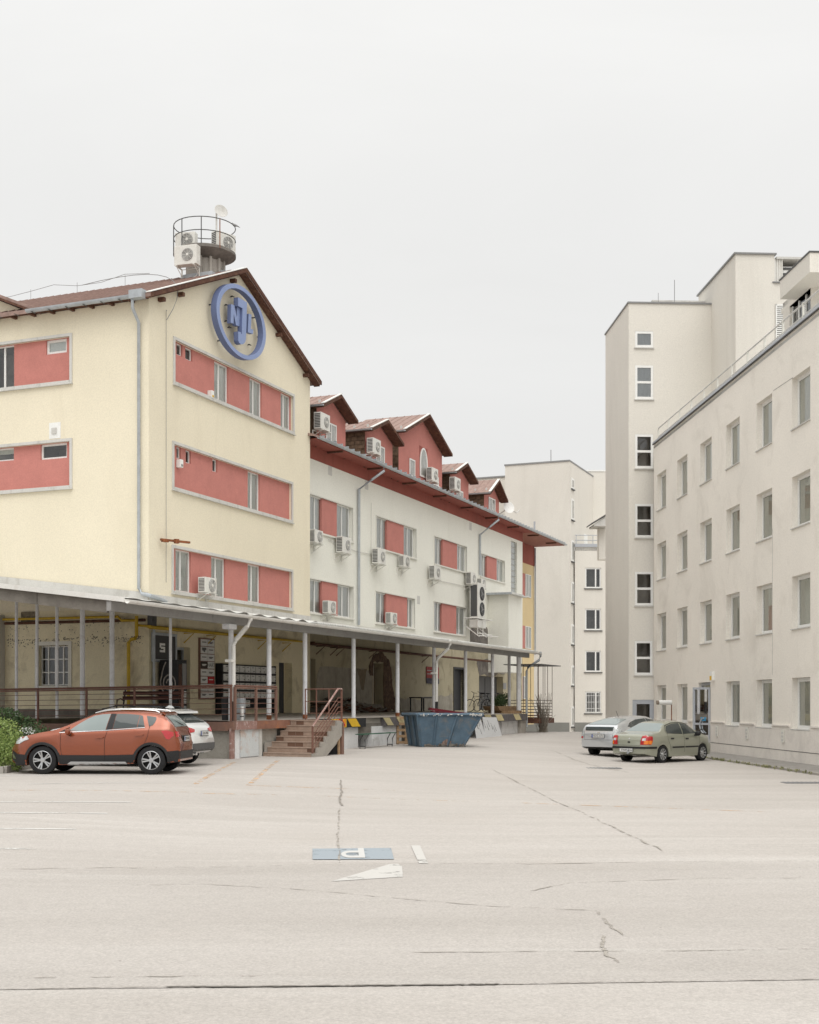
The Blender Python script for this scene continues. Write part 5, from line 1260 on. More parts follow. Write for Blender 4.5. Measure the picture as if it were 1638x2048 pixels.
# mailboxes
a, b, c, d = onwall(MG, 444, 551, 1328, 1418, -.3)
mbx = empty('mailbox_wall', MG@T(a, -.3, 0), 'bank of white metal mailboxes on a dark rack under the canopy', 'mailboxes')
W9 = b-a; nc, nr = 10, 5; zt9, zb9 = d, pk(MG, 490, 1416, -.3)[1]
MB().box(0, .12, .0, .28, 1.3, zt9+.03).box(W9-.02, W9+.05, 0, .28, 1.3, zt9+.03).box(0, W9, .2, .28, zb9, zt9+.03).build('rack', BLK, mbx)
ch = (zt9-zb9)/nr; cw = W9/nc
mb1 = MB().box(.03, cw-.03, -.0, .19, .05, ch-.03).mesh('mailbox', PLW, bevel=.008); sl = MB().box(.06, cw*.5, -.012, -.001, ch*.72, ch*.77).box(cw*.4, cw*.55, -.012, -.001, ch*.28, ch*.36).mesh('slot', BLK)
for j in range(nr):
    MB().box(0, W9, -.03, .19, zt9-(j+1)*ch, zt9-(j+1)*ch+.04).build('shelf', BLK, mbx)
    for i in range(nc):
        if j == nr-1 and (i < 2 or 5 <= i): continue
        o = link('mailbox', mb1, mbx, T(.05+i*cw, 0, zt9-(j+1)*ch)); link('slot', sl, o, T(.07 if (i*7+j*3) % 3 else .16, 0, 0))
for k in range(4): MB().box(W9*.66, W9-.1, 0, .15, zb9+.06+k*.1, zb9+.08+k*.1).build('shelf', BLK, mbx)
# bench, bins, poster, etc.
bnx, bnz = pk(FL, 232, 0, 3.2)[0], 0
lo, hi = 0, 12
for _ in range(40):
    mid = (lo+hi)/2
    if proj(FL, 1.5, mid, 1.6)[0] > 228: lo = mid
    else: hi = mid
bn = empty('park_bench', FL@T(1.5, lo, 1.21)@RZ(-90), 'dark wooden slatted bench with black iron arms behind the railing', 'bench')
for k, (yy, zz) in enumerate(((.0, .43), (.13, .43), (.26, .43), (.39, .44))): MB().box(0, 2.3, yy, yy+.10, zz, zz+.03).build('seat_slat', WOODD, bn)
for k in range(2): MB().box(0, 2.3, .47+.03*k, .50+.03*k, .62+k*.16, .74+k*.16).build('back_slat', mat('bench_brown', (.085, .035, .028), var=.2), bn)
for xx in (.05, 2.25): MB().tube([(xx, .05, 0), (xx, .08, .42), (xx, .1, .62), (xx, .3, .66), (xx, .46, .60)], .022, 6).tube([(xx, .42, 0), (xx, .45, .45), (xx, .56, .95)], .025, 6).build('arm', BLK, bn)
def bin_(px_, y, h_, r, mt, label, nm='dustbin'):
    x = pk(FL, px_, 0, y)[0]; e = empty(nm, FL@T(x, y, dz(x, y)), label, 'bin')
    MB().lathe([(r*.86, 0), (r*.9, .05), (r, h_*.85), (r, h_)], 18).build('body', mt, e, smooth=True); MB().lathe([(r*1.06, h_), (r*1.06, h_+.03), (r*.9, h_+.06), (.001, h_+.06)], 18, cap=False).build('lid', mt, e, smooth=True)
    MB().lathe([(r*.9+.01, h_*.3), (r*.92+.012, h_*.3+.03)], 18).build('hoop', DGREY, e); return e
bin_(451.5, .6, .66, .13, BLK, 'slim black dustbin beside the corner column of the dock')
bin_(481, .8, .62, .16, STEEL, 'grey metal dustbin just right of the white downpipe'); 
o = bin_(484, .3, .37, .055, PVC, 'small white canister standing at the dock edge', 'canister'); o['category'] = 'canister'
a, b, c, d = onwall(MP, 853, 878, 1333, 1367, -.04)
ps = empty('poster', MP@T(a, -.03, c), 'red and dark poster on the dirty wall above the skip', 'poster'); MB().box(0, b-a, -.01, .0, (d-c)*.33, d-c).build('upper_sheet', mat('poster_red', (.25, .045, .04), var=.25, scale=9), ps); MB().box(0, b-a, -.01, .0, 0, (d-c)*.32).build('lower_sheet', mat('poster_dark', (.06, .055, .075), var=.4, scale=7), ps)
MB().box(.1, b-a-.2, -.014, -.0105, (d-c)*.75, (d-c)*.8).box(.1, b-a-.4, -.014, -.0105, (d-c)*.55, (d-c)*.6).build('print', GREY, ps)
a, b, c, d = onwall(MP, 1007, 1013, 1366, 1378, -.04); tag(MB().box(0, b-a, -.03, -.004, 0, d-c).build('wall_notice', GREY, M=MP@T(a, 0, c)), 'small notice on the wall right of the grey steel door', 'notice')
xx = pk(MP, 838, 0, -.9)[0]
tbl = empty('work_table', FL@T(xx, PY_-1.1, 1.29), 'dark low table in the shade behind the skip', 'table'); MB().box(-1.0, 1.0, -.35, .35, .68, .74).build('top', BLK, tbl)
for q_ in ((-.9, -.3), (.9, -.3), (-.9, .3), (.9, .3)): MB().box(q_[0]-.03, q_[0]+.03, q_[1]-.03, q_[1]+.03, 0, .68).build('leg', BLK, tbl)
MB().box(-.8, -.2, -.3, .3, .1, .66).build('crate', BLK, tbl) if False else None
# bicycles
def bike(px_, y, ang, label, col, lean=6):
    x = pk(FL, px_, 0, y)[0]; e = empty('bicycle', FL@T(x, y, dz(x, y))@RZ(ang)@Matrix.Rotation(R(lean), 4, 'X'), label, 'bicycle', 'bicycles parked on the dock')
    for xx in (-.52, .52):
        wl = MB(); wl.tube([(xx+.33*math.cos(R(a)), 0, .34+.33*math.sin(R(a))) for a in range(0, 360, 18)], .02, 6, closed=True); wo = wl.build('wheel', BLK, e)
        s = MB()
        for a in range(0, 180, 30): s.tube([(xx+.32*math.cos(R(a)), 0, .34+.32*math.sin(R(a))), (xx-.32*math.cos(R(a)), 0, .34-.32*math.sin(R(a)))], .003, 3)
        s.build('spokes', GREY, wo)
    MB().tube([(-.52, 0, .34), (-.18, 0, .85), (.34, 0, .82), (-.06, 0, .32), (-.52, 0, .34)], .018, 6).tube([(-.06, 0, .32), (-.18, 0, .85), (-.2, 0, .95)], .016, 6).tube([(.52, 0, .34), (.36, 0, .75), (.32, 0, 1.02)], .018, 6).build('frame', col, e)
    MB().tube([(.30, -.28, 1.05), (.34, -.1, 1.03), (.34, .1, 1.03), (.30, .28, 1.05)], .014, 6).build('handlebar', BLK, e)
    MB().prismz([(-.34, -.07), (-.05, -.02), (-.05, .02), (-.34, .07)], .95, 1.0).build('saddle', BLK, e)
bike(955, 2.6, 78, 'dark bicycle with a pale frame leaning near the dark door', TRIM, 10); bike(968, 3.2, 65, 'dark bicycle standing in front of the grey steel door', BLK); bike(992, 3.4, 20, 'black bicycle half hidden behind the column and the plants', BLK)
# planter with shrubs, pallets at the dock edge
xx = pk(FL, 1000, 0, 1.2)[0]
pl = empty('planter', FL@T(xx, 1.2, 1.22), 'shallow wooden tray planter with dark green shrubs on the far dock edge', 'planter')
MB().prism([(-1.6, .35), (1.9, .35), (1.5, .12), (-1.2, .12)], -.4, .4).build('tray', LWOOD, pl)
for q_ in (-.9, .1, 1.1): MB().box(q_-.07, q_+.07, -.3, .3, 0, .12).build('foot', LWOOD, pl)
lm = MB(); rnd = random.Random(3)
for i in range(9): leafclump(lm, -.9+i*.26, rnd.uniform(-.2, .2), .55+rnd.uniform(-.1, .18), .38, .35, .32, 150, .09, rnd, .8)
lm.build('foliage', LEAFD, pl, keepn=True)
for k in range(3):
    xx = pk(FL, 1022+k*6, 0, .25)[0]; 
    e = empty('pallet', FL@T(xx, .35, 1.2), ['upright pallet board on the dock rim, nearest the planter', 'short timber offcut pallet on the dock rim beyond the planter', 'last small pallet at the far end of the dock rim'][k], 'pallet')
    for q_ in range(3): MB().box(-.35, .35, -.25+q_*.2, -.12+q_*.2, .12, .15).build('slat', LWOOD, e)
    for q_ in (-.3, 0, .3): MB().box(q_-.05, q_+.05, -.25, .28, 0, .12).build('block', LWOOD, e)
# green folding bench below the dock edge
bx0 = FL@Vector((pk(FL, 717, 0, -.45)[0], -.45, 0)); bx1 = FL@Vector((pk(FL, 787, 0, -.45)[0], -.45, 0)); L2 = (bx1-bx0).length
gbn = empty('folding_bench', FL@T(pk(FL, 717, 0, -.45)[0], -.45, gz(bx0.x, bx0.y)), 'green folding beer bench in front of the whitewashed pier', 'bench')
MB().box(0, L2, -.13, .13, .50, .53).build('seat', mat('bench_green', (.05, .12, .08), var=.2), gbn)
for xx in (.35, L2-.35): MB().tube([(xx+.28, -.1, .5), (xx, -.1, .3), (xx, -.1, 0)], .018, 5).tube([(xx+.28, .1, .5), (xx, .1, .3), (xx, .1, 0)], .018, 5).box(xx-.012, xx+.012, -.12, .12, .06, .1).build('leg_frame', DGREY, gbn)
# stacked pallets standing left of the skip
p = FL@Vector((pk(FL, 812, 0, -.1)[0], -.1, 0))
e = empty('pallet', frame(p.x+.0, p.y-.35, 18, gz(p.x, p.y)), 'wooden pallet standing on end beside the blue skip', 'pallet')
for q_ in range(5): MB().box(-.4, .4, -.07, -.05, .02+q_*.24, .12+q_*.24).build('slat', LWOOD, e)
for q_ in (-.35, 0, .35): MB().box(q_-.05, q_+.05, -.05, .05, 0, 1.1).build('block', LWOOD, e)
MB().box(.18, .34, -.09, -.071, .62, .74).build('tape', mat('green_tape', (.05, .35, .16), var=.1), e)
# white boards leaning on the far piers
for k, (pa, pb, rot) in enumerate(((947, 966, 8), (965, 998, 4))):
    x0 = pk(FL, pa, 0, -.35)[0]; x1 = pk(FL, pb, 0, -.35)[0]; q_ = FL@Vector((x0, -.35, 0)); g0 = gz(q_.x, q_.y)
    e = empty('leaning_board', FL@T(x0, -.5, g0)@Matrix.Rotation(R(-14), 4, 'X'), ['narrower white board with black smears leaning on the dock beside the skip', 'wide white board with torn edge leaning on the dock pier'][k], 'board')
    MB().prism([(0, 0), (x1-x0, 0), (x1-x0-.15, .92), (.25, .95)], 0, .02).build('sheet', mat('board_white_%d' % k, (.58, .59, .6), var=.04, dirt=(.3, .3, .3), dirt_amt=.3), e)
    rnd = random.Random(k+20)
    for j in range(6):
        xx = .3+j*(x1-x0-.7)/6+rnd.uniform(0, .15); zz = rnd.uniform(.1, .6); MB().prism([(xx, zz), (xx+.05, zz-.02), (xx-.1, zz+.3)], -.006, -.001).build('smear', BLK, e)
# cage at the far end
cx_ = FL@Vector((DE+1.2, -.5, 0))
cg = empty('wire_cage', FL@T(DE+.8, .2, .95), 'rusty barred cage balcony fixed at the far end of the dock', 'cage')
m = MB(); W3, D3, H3 = 2.6, 1.6, 2.75
for xx, yy in ((0, 0), (W3, 0), (W3, D3), (0, D3), (W3*.33, 0), (W3*.66, 0), (W3, D3*.5), (W3, D3*.25), (W3, D3*.75), (0, D3*.5)): m.tube([(xx, yy-.6, 0), (xx, yy-.6, H3)], .015, 5)
m.build('upright', WOODD, cg)
for zz in (.0, .12, .28, .44, .60, .76, .92): MB().tube([(0, -.6, zz), (W3, -.6, zz), (W3, D3-.6, zz), (0, D3-.6, zz)], .016, 5, closed=True).build('rail', WOODD if zz < .2 else DGREY, cg)
MB().box(-.6, W3+.5, -.95, D3-.5, H3, H3+.04).build('top_sheet', DGREY, cg)
MB().box(-.05, W3+.05, -.7, D3-.55, -.28, -.02).build('floor_frame', WOODD, cg)
br = empty('brushwood', FL@T(DE+1.15, -.5, gz(*(FL@Vector((DE+1.1, -.5, 0))).xy)), 'tangled upright bundle of bare sticks below the barred cage', 'brushwood')
m = MB(); rnd = random.Random(8)
for i in range(90):
    a = Vector((rnd.gauss(.1, .12), rnd.gauss(0, .12), 0)); b = Vector((rnd.gauss(.05, .45), rnd.gauss(0, .25), rnd.uniform(.6, 2.1))); c = a.lerp(b, .5)+Vector((rnd.uniform(-.12, .12), rnd.uniform(-.1, .1), 0)); m.tube([a, c, b], .010, 3)
m.build('sticks', mat('stick', (.24, .21, .17), var=.3, scale=10), br)

# ------------------------------------------------------------ blue skip
sp = empty('skip_container', frame(.28, 46.9, 16, gz(1.5, 47)-.0), 'battered blue waste skip with tapered ends in front of the dock', 'skip')
Lt, Lb, Wk, Hk = 2.5, 1.62, 1.9, 1.2; of = (Lt-Lb)/2-.12
def pt(u, v, h_):  # u along 0..1, v across, h height
    k = h_/Hk; x0 = of*(1-k)*.55; x1 = Lt-(Lt-Lb-of*.55)*(1-k); yi = .12*(1-k); return (x0+(x1-x0)*u, yi+(Wk-2*yi)*v, h_)
m = MB(); th = .04
vs = [pt(0, 0, 0), pt(1, 0, 0), pt(1, 1, 0), pt(0, 1, 0), pt(0, 0, Hk), pt(1, 0, Hk), pt(1, 1, Hk), pt(0, 1, Hk)]
iv = [tuple(Vector(v)*.96+Vector((.05, .04, .04))) for v in vs[:4]]+[(v[0]+(th if v[0] < 1 else -th), v[1]+(th if v[1] < 1 else -th), v[2]) for v in vs[4:]]
m.add(vs+iv, [(0, 1, 5, 4), (1, 2, 6, 5), (2, 3, 7, 6), (3, 0, 4, 7), (0, 3, 2, 1), (8, 12, 13, 9), (9, 13, 14, 10), (10, 14, 15, 11), (11, 15, 12, 8), (8, 9, 10, 11), (4, 5, 13, 12), (5, 6, 14, 13), (6, 7, 15, 14), (7, 4, 12, 15)])
m.build('body', BLUEM, sp)
m = MB(); q = [pt(0, 0, Hk), pt(1, 0, Hk), pt(1, 1, Hk), pt(0, 1, Hk)]
for i in range(4):
    a, b = Vector(q[i]), Vector(q[(i+1) % 4]); d_ = (b-a).normalized(); m.tube([a-d_*.06, b+d_*.06], .065, 4)
m.build('rim', BLUEM, sp)
for u in (.0, .30, .62, 1.0): a = Vector(pt(u, 0, .06)); b = Vector(pt(u, 0, Hk-.05)); MB().tube([a+Vector((0, -.02, 0)), b+Vector((0, -.02, 0))], .05, 4).build('rib', BLUEM, sp)
for v_ in (.3, .7): MB().tube([Vector(pt(0, v_, .06))+Vector((-.02, 0, 0)), Vector(pt(0, v_, Hk-.05))+Vector((-.02, 0, 0))], .045, 4).build('rib', BLUEM, sp)

m = MB().prism([(.95, .08), (1.25, .06), (1.36, .22), (1.15, .3), (1.0, .2)], .08, .10); m.build('rust_scar', mat('scraped_steel', (.17, .12, .10), var=.5, scale=14, bump=.5), sp)
chips = MB(); rnd = random.Random(16)
for i in range(46):
    x = rnd.choice([rnd.uniform(0, Lt), rnd.uniform(Lt-.5, Lt)]); z = Hk+rnd.uniform(-.03, .05); chips.box(x, x+rnd.uniform(.02, .09), -.069, -.0655, z-.03, z+.0)
tag(chips.build('paint_chips', TRIM, sp), kind='stuff')
mud = MB(); rnd = random.Random(6)
for i in range(60): x = rnd.uniform(.3, Lb+.2); mud.box(x, x+rnd.uniform(.03, .1), .06, .115, rnd.uniform(0, .06), rnd.uniform(.04, .14))
tag(mud.build('mud', CONCD, sp), kind='stuff')
e = empty('maroon_board', frame(1.0, 47.9, 8, gz(1.5, 47)+1.27)@Matrix.Rotation(R(8), 4, 'Y'), 'dark red board lying across the rim of the blue skip', 'board')
MB().box(-.15, 1.5, 0, .5, 0, .05).build('sheet', MAROON, e); MB().box(-.2, 1.2, .25, .75, .07, .16).build('sheet', MAROON, e)
# ------------------------------------------------------------ right-hand building
FR = FRT
zR = 14.05; XR0 = pk(FR, 1308)[0]; XR1 = 26.0
rbld = empty('street_building', FR, 'long greige rendered building with four rows of deep set windows at right', 'building')
cols_px = [(1314.2, 1332.0), (1354.2, 1375.3), (1400, 1423.2), (1452.3, 1478.8), (1512.8, 1543.5), (1583.6, 1620.7)]
# rows from the sixth opening
def zr_(py, px=1584): return pk(FR, px, py)[1]
rows = [(zr_(860.3), zr_(757.5)), (zr_(1058), zr_(955)), (zr_(1258.6), zr_(1153.8))]
gr_ = (zr_(1458, 1584), zr_(1356))
xc_ = [(pk(FR, a)[0], pk(FR, b)[0]) for a, b in cols_px]
cwid = sum(b-a for a, b in xc_)/6
cen = [(a+b)/2 for a, b in xc_]; pit = (cen[-1]-cen[0])/5
xc_ = [(cen[0]+pit*i-cwid/2, cen[0]+pit*i+cwid/2) for i in range(10) if cen[0]+pit*i+2 < XR1]
hl = [];
for i, (a, b) in enumerate(xc_):
    for z0, z1 in rows: hl.append((a, b, z0, z1, .30))
    if i == 2: hl.append((pk(FR, 1397)[0], pk(FR, 1421)[0], -.20, gr_[1]+.02, .30))
    else: hl.append((a, b, gr_[0], gr_[1], .30))
facade('wall', rbld, T(0), XR0, XR1, -.5, zR, hl, GREIGE, reveal=.3)
for i, (a, b) in enumerate(xc_):
    for j, (z0, z1) in enumerate(rows+[gr_]):
        if i == 2 and j == 3: continue
        g_ = window(rbld, T(0), a+.004, b-.004, z0+.004, z1-.004, y=.19, cols=(1,), fw=.12, fill='curtain', fillm=CURTG)
        MB().box(a-.02, b+.02, -.05, .185, z0-.03, z0+.0035).build('sill', TRIM, rbld)
a, b = pk(FR, 1397)[0], pk(FR, 1421)[0]
window(rbld, T(0), a+.01, b-.01, -.18, gr_[1], y=.12, cols=(1,), fr=PVCG, fw=.1, fill='curtain', fillm=CURTG, name='entrance_door')  # pale sheet added behind the glass to brighten the unlit doorway, not a curtain
MB().box(XR0, XR1, .0, 11, zR-.2, zR-.1).build('roof', TRIM, rbld)
MB().box(XR0-.02, XR1, -.07, .25, zR, zR+.10).build('parapet_cap', PVCG, rbld); MB().box(XR0-.02, XR1, -.09, -.02, zR-.03, zR).build('parapet_drip', DGREY, rbld)
MB().box(XR1-.1, XR1, 0, 11, -.5, zR).build('end_wall', GREIGE, rbld)
# plinth pieces between the ground floor openings
zpl = zr_(1446, 1500)-.0; zpl = pk(FR, 1520, 1450)[1]
edges = [XR0]+[e for i, (a, b) in enumerate(xc_) for e in ((a, b) if i != 2 else (pk(FR, 1397)[0], pk(FR, 1421)[0]))]+[XR1]
for k in range(0, len(edges), 2):
    if edges[k+1]-edges[k] > .1: MB().box(edges[k]+.15, edges[k+1]-.15, -.075, -.0, zpl, zpl+.05).build('plinth_ledge', PLINTH, rbld)
MB().box(XR0, xc_[1][1]+.6, -.05, -.003, -.5, gr_[0]-.04).build('plinth', PLINTH, rbld); MB().box(pk(FR, 1423)[0], XR1, -.05, -.003, -.5, gr_[0]-.04).build('plinth', PLINTH, rbld)
MB().box(pk(FR, 1423)[0], XR1, -.056, -.0505, pk(FR, 1500, 1493.5)[1]-.0, pk(FR, 1500, 1493.5)[1]+.02).build('plinth_joint', DGREY, rbld)
for k in range(0, len(edges), 2):
    if edges[k] > pk(FR, 1423)[0]-.5 and edges[k+1]-edges[k] > .1: MB().box(edges[k]+.05, edges[k+1]-.05, -.04, -.003, gr_[0]-.038, zpl-.003).build('plinth', PLINTH, rbld)
for px_, py_ in ((1434, 1462), (1494, 1466), (1566, 1472)):
    x, z = pk(FR, px_, py_, -.06); e = empty('vent_cover', FR@T(x, -.055, z), {1434: 'small vent cover on the plinth nearest the glass door', 1494: 'small vent cover on the plinth, middle one of three', 1566: 'small vent cover on the plinth nearest the right edge'}[px_], 'vent', 'vent covers on the pale plinth')
    MB().box(-.12, .12, -.03, 0, -.22, .22).build('frame', TRIML, e); [MB().box(-.09, .09, -.034, -.0305, -.17+k*.12, -.1+k*.12).build('slat', TRIM, e) for k in range(3)]
# movement joints
for px_ in (1512, 1545):
    x = pk(FR, px_)[0]
for (px_, ya, yb) in ((1544.5, 1058, 1350),):
    x = pk(FR, px_)[0]+.02; MB().box(x, x+.012, -.004, -.001, pk(FR, px_, yb)[1], pk(FR, px_, ya)[1]).build('joint', GREY, rbld)
hj = pk(FR, 1547, 781); hk = pk(FR, 1586, 755); MB().tube([(hj[0], -.003, hj[1]), (hk[0], -.003, hk[1])], .008, 4).build('joint', GREY, rbld)
for px_ in (1500, 1360): pass
# wall lamp, alarm
x, z = pk(FR, 1343, 1405, -.25)
wl = empty('wall_lamp', FR@T(x, 0, z), 'white cylinder lamp on a rusty bracket over the plinth near the corner', 'lamp')
MB().tube([(0, -.82, 0), (0, -.25, .0)], .105, 12).build('lamp_body', PVC, wl, smooth=True); MB().tube([(0, -.92, 0), (0, -.82, 0)], .095, 12).build('lamp_cap', mat('lamp_cap', (.25, .21, .17), var=.1), wl, smooth=True)
MB().tube([(0, -.25, -.1), (0, -.25, -1.1), (0, 0, -1.15)], .02, 6).build('bracket', RUST, wl)
x, z = pk(FR, 1422, 1352, -.1); e = empty('alarm_box', FR@T(x, -.02, z), 'orange and white alarm box above the open glass door', 'alarm box'); MB().box(-.1, .16, -.1, .018, -.18, .18).build('casing', PVC, e); MB().box(-.08, .14, -.12, -.101, -.17, .0).build('lamp', YEL, e)
# open glass door leaf standing out from the wall
x0, _ = pk(FR, 1421); 
gd = empty('open_glass_door', FR@T(x0-.02, 0, -.18)@RZ(-150), 'open grey framed glass door swung out from the wall at right', 'door')
Wd, Hd = .95, 2.55
m = MB(); m.box(0, .09, -.03, .03, 0, Hd); m.box(Wd-.09, Wd, -.03, .03, 0, Hd); m.box(.09, Wd-.09, -.03, .03, Hd-.09, Hd); m.box(.09, Wd-.09, -.03, .03, 0, .12); m.box(.09, Wd-.09, -.025, .025, 1.02, 1.10); m.build('frame', PVCG, gd)
MB().add([(.07, 0, .08), (Wd-.07, 0, .08), (Wd-.07, 0, Hd-.07), (.07, 0, Hd-.07)], [(0, 1, 2, 3)]).build('pane', GLASS, gd)
m = MB(); m.tube([(.3+.22*math.cos(R(a)), .06, 1.0+.3*math.sin(R(a))) for a in range(-90, 91, 15)], .03, 6); m.build('handle', STEEL, gd, smooth=True)
MB().box(.25, .52, .009, .014, 1.18, 1.33).build('blue_sticker', mat('sticker_blue', (.07, .32, .55), var=0), gd)
# parapet railing
prl = empty('roof_railing', FR@T(0, .15, zR+.1), 'low pale metal railing along the parapet of the right-hand building', 'railing')
for zz, r in ((.0, .0), (.22, .018), (.62, .022)):
    if r: MB().tube([(XR0+.2, 0, zz), (XR1, 0, zz)], r*1.4, 6).build('rail', TRIM, prl)
pm = MB().box(-.035, .035, -.03, .03, 0, .66).mesh('post', TRIML)
for i in range(20): link('post', pm, prl, T(XR0+.25+i*1.9, 0, 0))

# tower with the stair windows
FT = frame(10.56, 61.7, math.degrees(math.atan2(.0551, 1)))
SKY_GREY = mat('sky_reflection_grey', (.42, .43, .44), var=.05)  # sky reflection of the upper stair panes, painted as a pale sheet behind them
tow = empty('stair_tower', FT, 'tall greige stair tower with a column of seven white windows and a grey door', 'building')
zT = 21.0
wins_t = [(1270, 1306.5, 662, 694.5, (1,)), (1270, 1306.5, 730.5, 798, (1, 1)), (1270, 1306.5, 868.5, 936.5, (1, 1)), (1270, 1306.5, 1007.5, 1075, (1, 1)), (1269.7, 1306, 1143.5, 1211, (1, 1)), (1269, 1305, 1281.5, 1350, (1, 1))]
th_ = []
for a, b, c, d, r in wins_t: x0, z1 = pk(FT, a, c); x1 = pk(FT, b)[0]; z0 = pk(FT, a, d)[1]; th_.append((x0, x1, z0, z1, .06))
dx0, dz1 = pk(FT, 1265, 1399.5); dx1 = pk(FT, 1308)[0]; th_.append((dx0, dx1, -.3, dz1, .1))
facade('wall', tow, T(0), 0, 8, -.8, zT, th_, GREIGE2, reveal=.06, back=5.35)
MB().add([(0, 0, -.8), (0, 5.35, -.8), (0, 5.35, zT), (0, 0, zT)], [(0, 1, 2, 3)]) 
for kk, ((a, b, c, d, _), (_, _, _, _, r)) in enumerate(zip(th_, wins_t)):
    window(tow, T(0), a+.005, b-.005, c+.005, d-.005, y=-.0, cols=(1,), rows=r, fw=.11, fill='curtain' if kk < 2 else 'dark', fillm=SKY_GREY if kk < 2 else ROOMB, dep=.06)
    MB().box(a-.04, b+.04, -.07, -.003, c-.06, c-.01).build('sill', TRIM, tow)
window(tow, T(0), dx0+.005, dx1-.005, -.2, dz1-.005, y=.01, cols=(1,), fr=PVCG, fw=.2, fill='dark', fillm=ROOMB, name='entrance_door')
MB().box(-.05, 4.1, -.06, 5.4, zT, zT+.07).build('roof_edge', GREY, tow)
x = pk(FT, 1258)[0]; MB().box(pk(FT, 1257.7)[0]-.0, .012, -.006, -.002, 0, zT).build('corner_joint', TRIM, tow) 
m = MB().box(1.6, 3.9, 1.2, 3, zT+.07, zT+.42).box(1.4, 4.3, 1.0, 3.2, zT+.42, zT+.5); m.build('roof_hatch', TRIM, tow)
MB().tube([(1.55, .4, zT), (1.55, .4, zT+.65)], .012, 4).tube([(2.35, .4, zT), (2.35, .4, zT+1.3)], .016, 4).build('lightning_rod', GREY, tow)
# second, taller tower
xl = 4.05; nf = -3.78
t2 = empty('lift_tower', FT@T(xl, nf, 0), 'tallest blank greige tower block behind the parapet of the right-hand building', 'building')
w2 = (pk(FT@T(0, nf), 1549)[0]-xl); w3 = pk(FT@T(0, nf), 1640)[0]-xl
facade('wall', t2, T(0), 0, w2, 8, 22.12, [], GREIGE2, back=6)
MB().box(-.08, w2+.08, -.08, 6.1, 22.12, 22.19).build('roof_edge', GREY, t2)
facade('lower_wall', t2, T(w2, 0.02), 0, w3-w2, 8, 20.85, [], GREIGE2, back=5)
MB().box(w2-.1, w2+.5, -.06, 5, 20.85, 20.9).build('roof_edge', GREY, t2)
m = MB().box(w2+.02, w2+.42, .1, 4, 20.9, 21.95)
for k in range(4): m.box(w2+.02+k*.11, w2+.06+k*.11, .06, .1, 20.9, 21.95)
m.build('metal_flue_casing', STEELW, t2)
MB().box(w2+.5, w2+1.8, .3, 4, 20.9, 21.7).build('plant_housing', PVC, t2); MB().box(w2+.1, w2+2.1, .0, 4.2, 21.95, 22.05).build('plant_roof', TRIM, t2)
for k in range(2): MB().box(w2+.5, w2+1.75, .27, .299, 21.3+k*.25, 21.4+k*.25).build('plant_louvre', DGREY, t2)
# louvred shutter on the lower wall
sx0, sz1 = pk(FT@T(0, nf), 1551, 609); sx1 = pk(FT@T(0, nf), 1567.5)[0]; sz0 = sz1-1.65
sh = MB().box(sx0-xl, sx0-xl+.05, -.06, .0, sz0, sz1).box(sx1-xl-.05, sx1-xl, -.06, 0, sz0, sz1).box(sx0-xl, sx1-xl, -.06, 0, sz1-.05, sz1).build('vent_shutter', PVC, t2)
for k in range(18): MB().box(sx0-xl+.05, sx1-xl-.05, -.05, -.01, sz0+.02+k*.09, sz0+.07+k*.09).build('louvre_slat', PVC, t2)
MB().box(sx0-xl+.02, sx1-xl-.02, -.008, -.002, sz0, sz1).build('shutter_backing', DGREY, t2)
# penthouse on the roof of the right-hand building
PYs = 3.0; MPh = FR@T(0, PYs)
xa = pk(MPh, 1566)[0]; xb_ = pk(MPh, 1622)[0]
ph = empty('penthouse', FR@T(0, PYs, zR-.1), 'set back roof storey with a wide overhanging slab and dark ribbon window', 'building')
wa, wz1 = pk(MPh, 1579, 600); wb_ = xb_-.05
z_w0, z_w1 = zR+.05, pk(MPh, 1621, 567)[1]
facade('wall', ph, T(0, 0, -(zR-.1)), xa, xb_, zR-.1, 17.95, [(wa, wb_, zR+.1, z_w1, .2)], GREIGE2, reveal=.2)
window(ph, T(0, 0, -(zR-.1)), wa+.01, wb_-.01, zR+.11, z_w1-.01, y=.1, cols=(1, 1, 1), rows=(1, 2.2), fw=.07, fill='dark', fillm=ROOM)
MB().box(xb_-.02, xb_, .003, 8, 0, 3.9).build('end_wall', GREIGE2, ph)
sx = pk(FR@T(0, PYs-.7), 1560)[0]; sxe = pk(FR@T(0, PYs-.7), 1619.5)[0]; st1 = pk(FR@T(0, PYs-.7), 1619.5, 505)[1]; st0 = st1-.72
MB().box(sx, sxe, -.7, 9, st0-(zR-.1), st1-(zR-.1)).build('roof_slab', GREIGE2, ph)
MB().box(sx-.03, sxe+.03, -.73, 9, st1-(zR-.1), st1-(zR-.1)+.06).build('roof_edge', DGREY, ph)
MB().box(xa, xb_, .0, .6, 17.95-(zR-.1), st0-(zR-.1)).box(xa-.2, xb_, -.003, .3, z_w1+.002-(zR-.1), st0-(zR-.1)).build('fascia_wall', GREIGE2, ph)

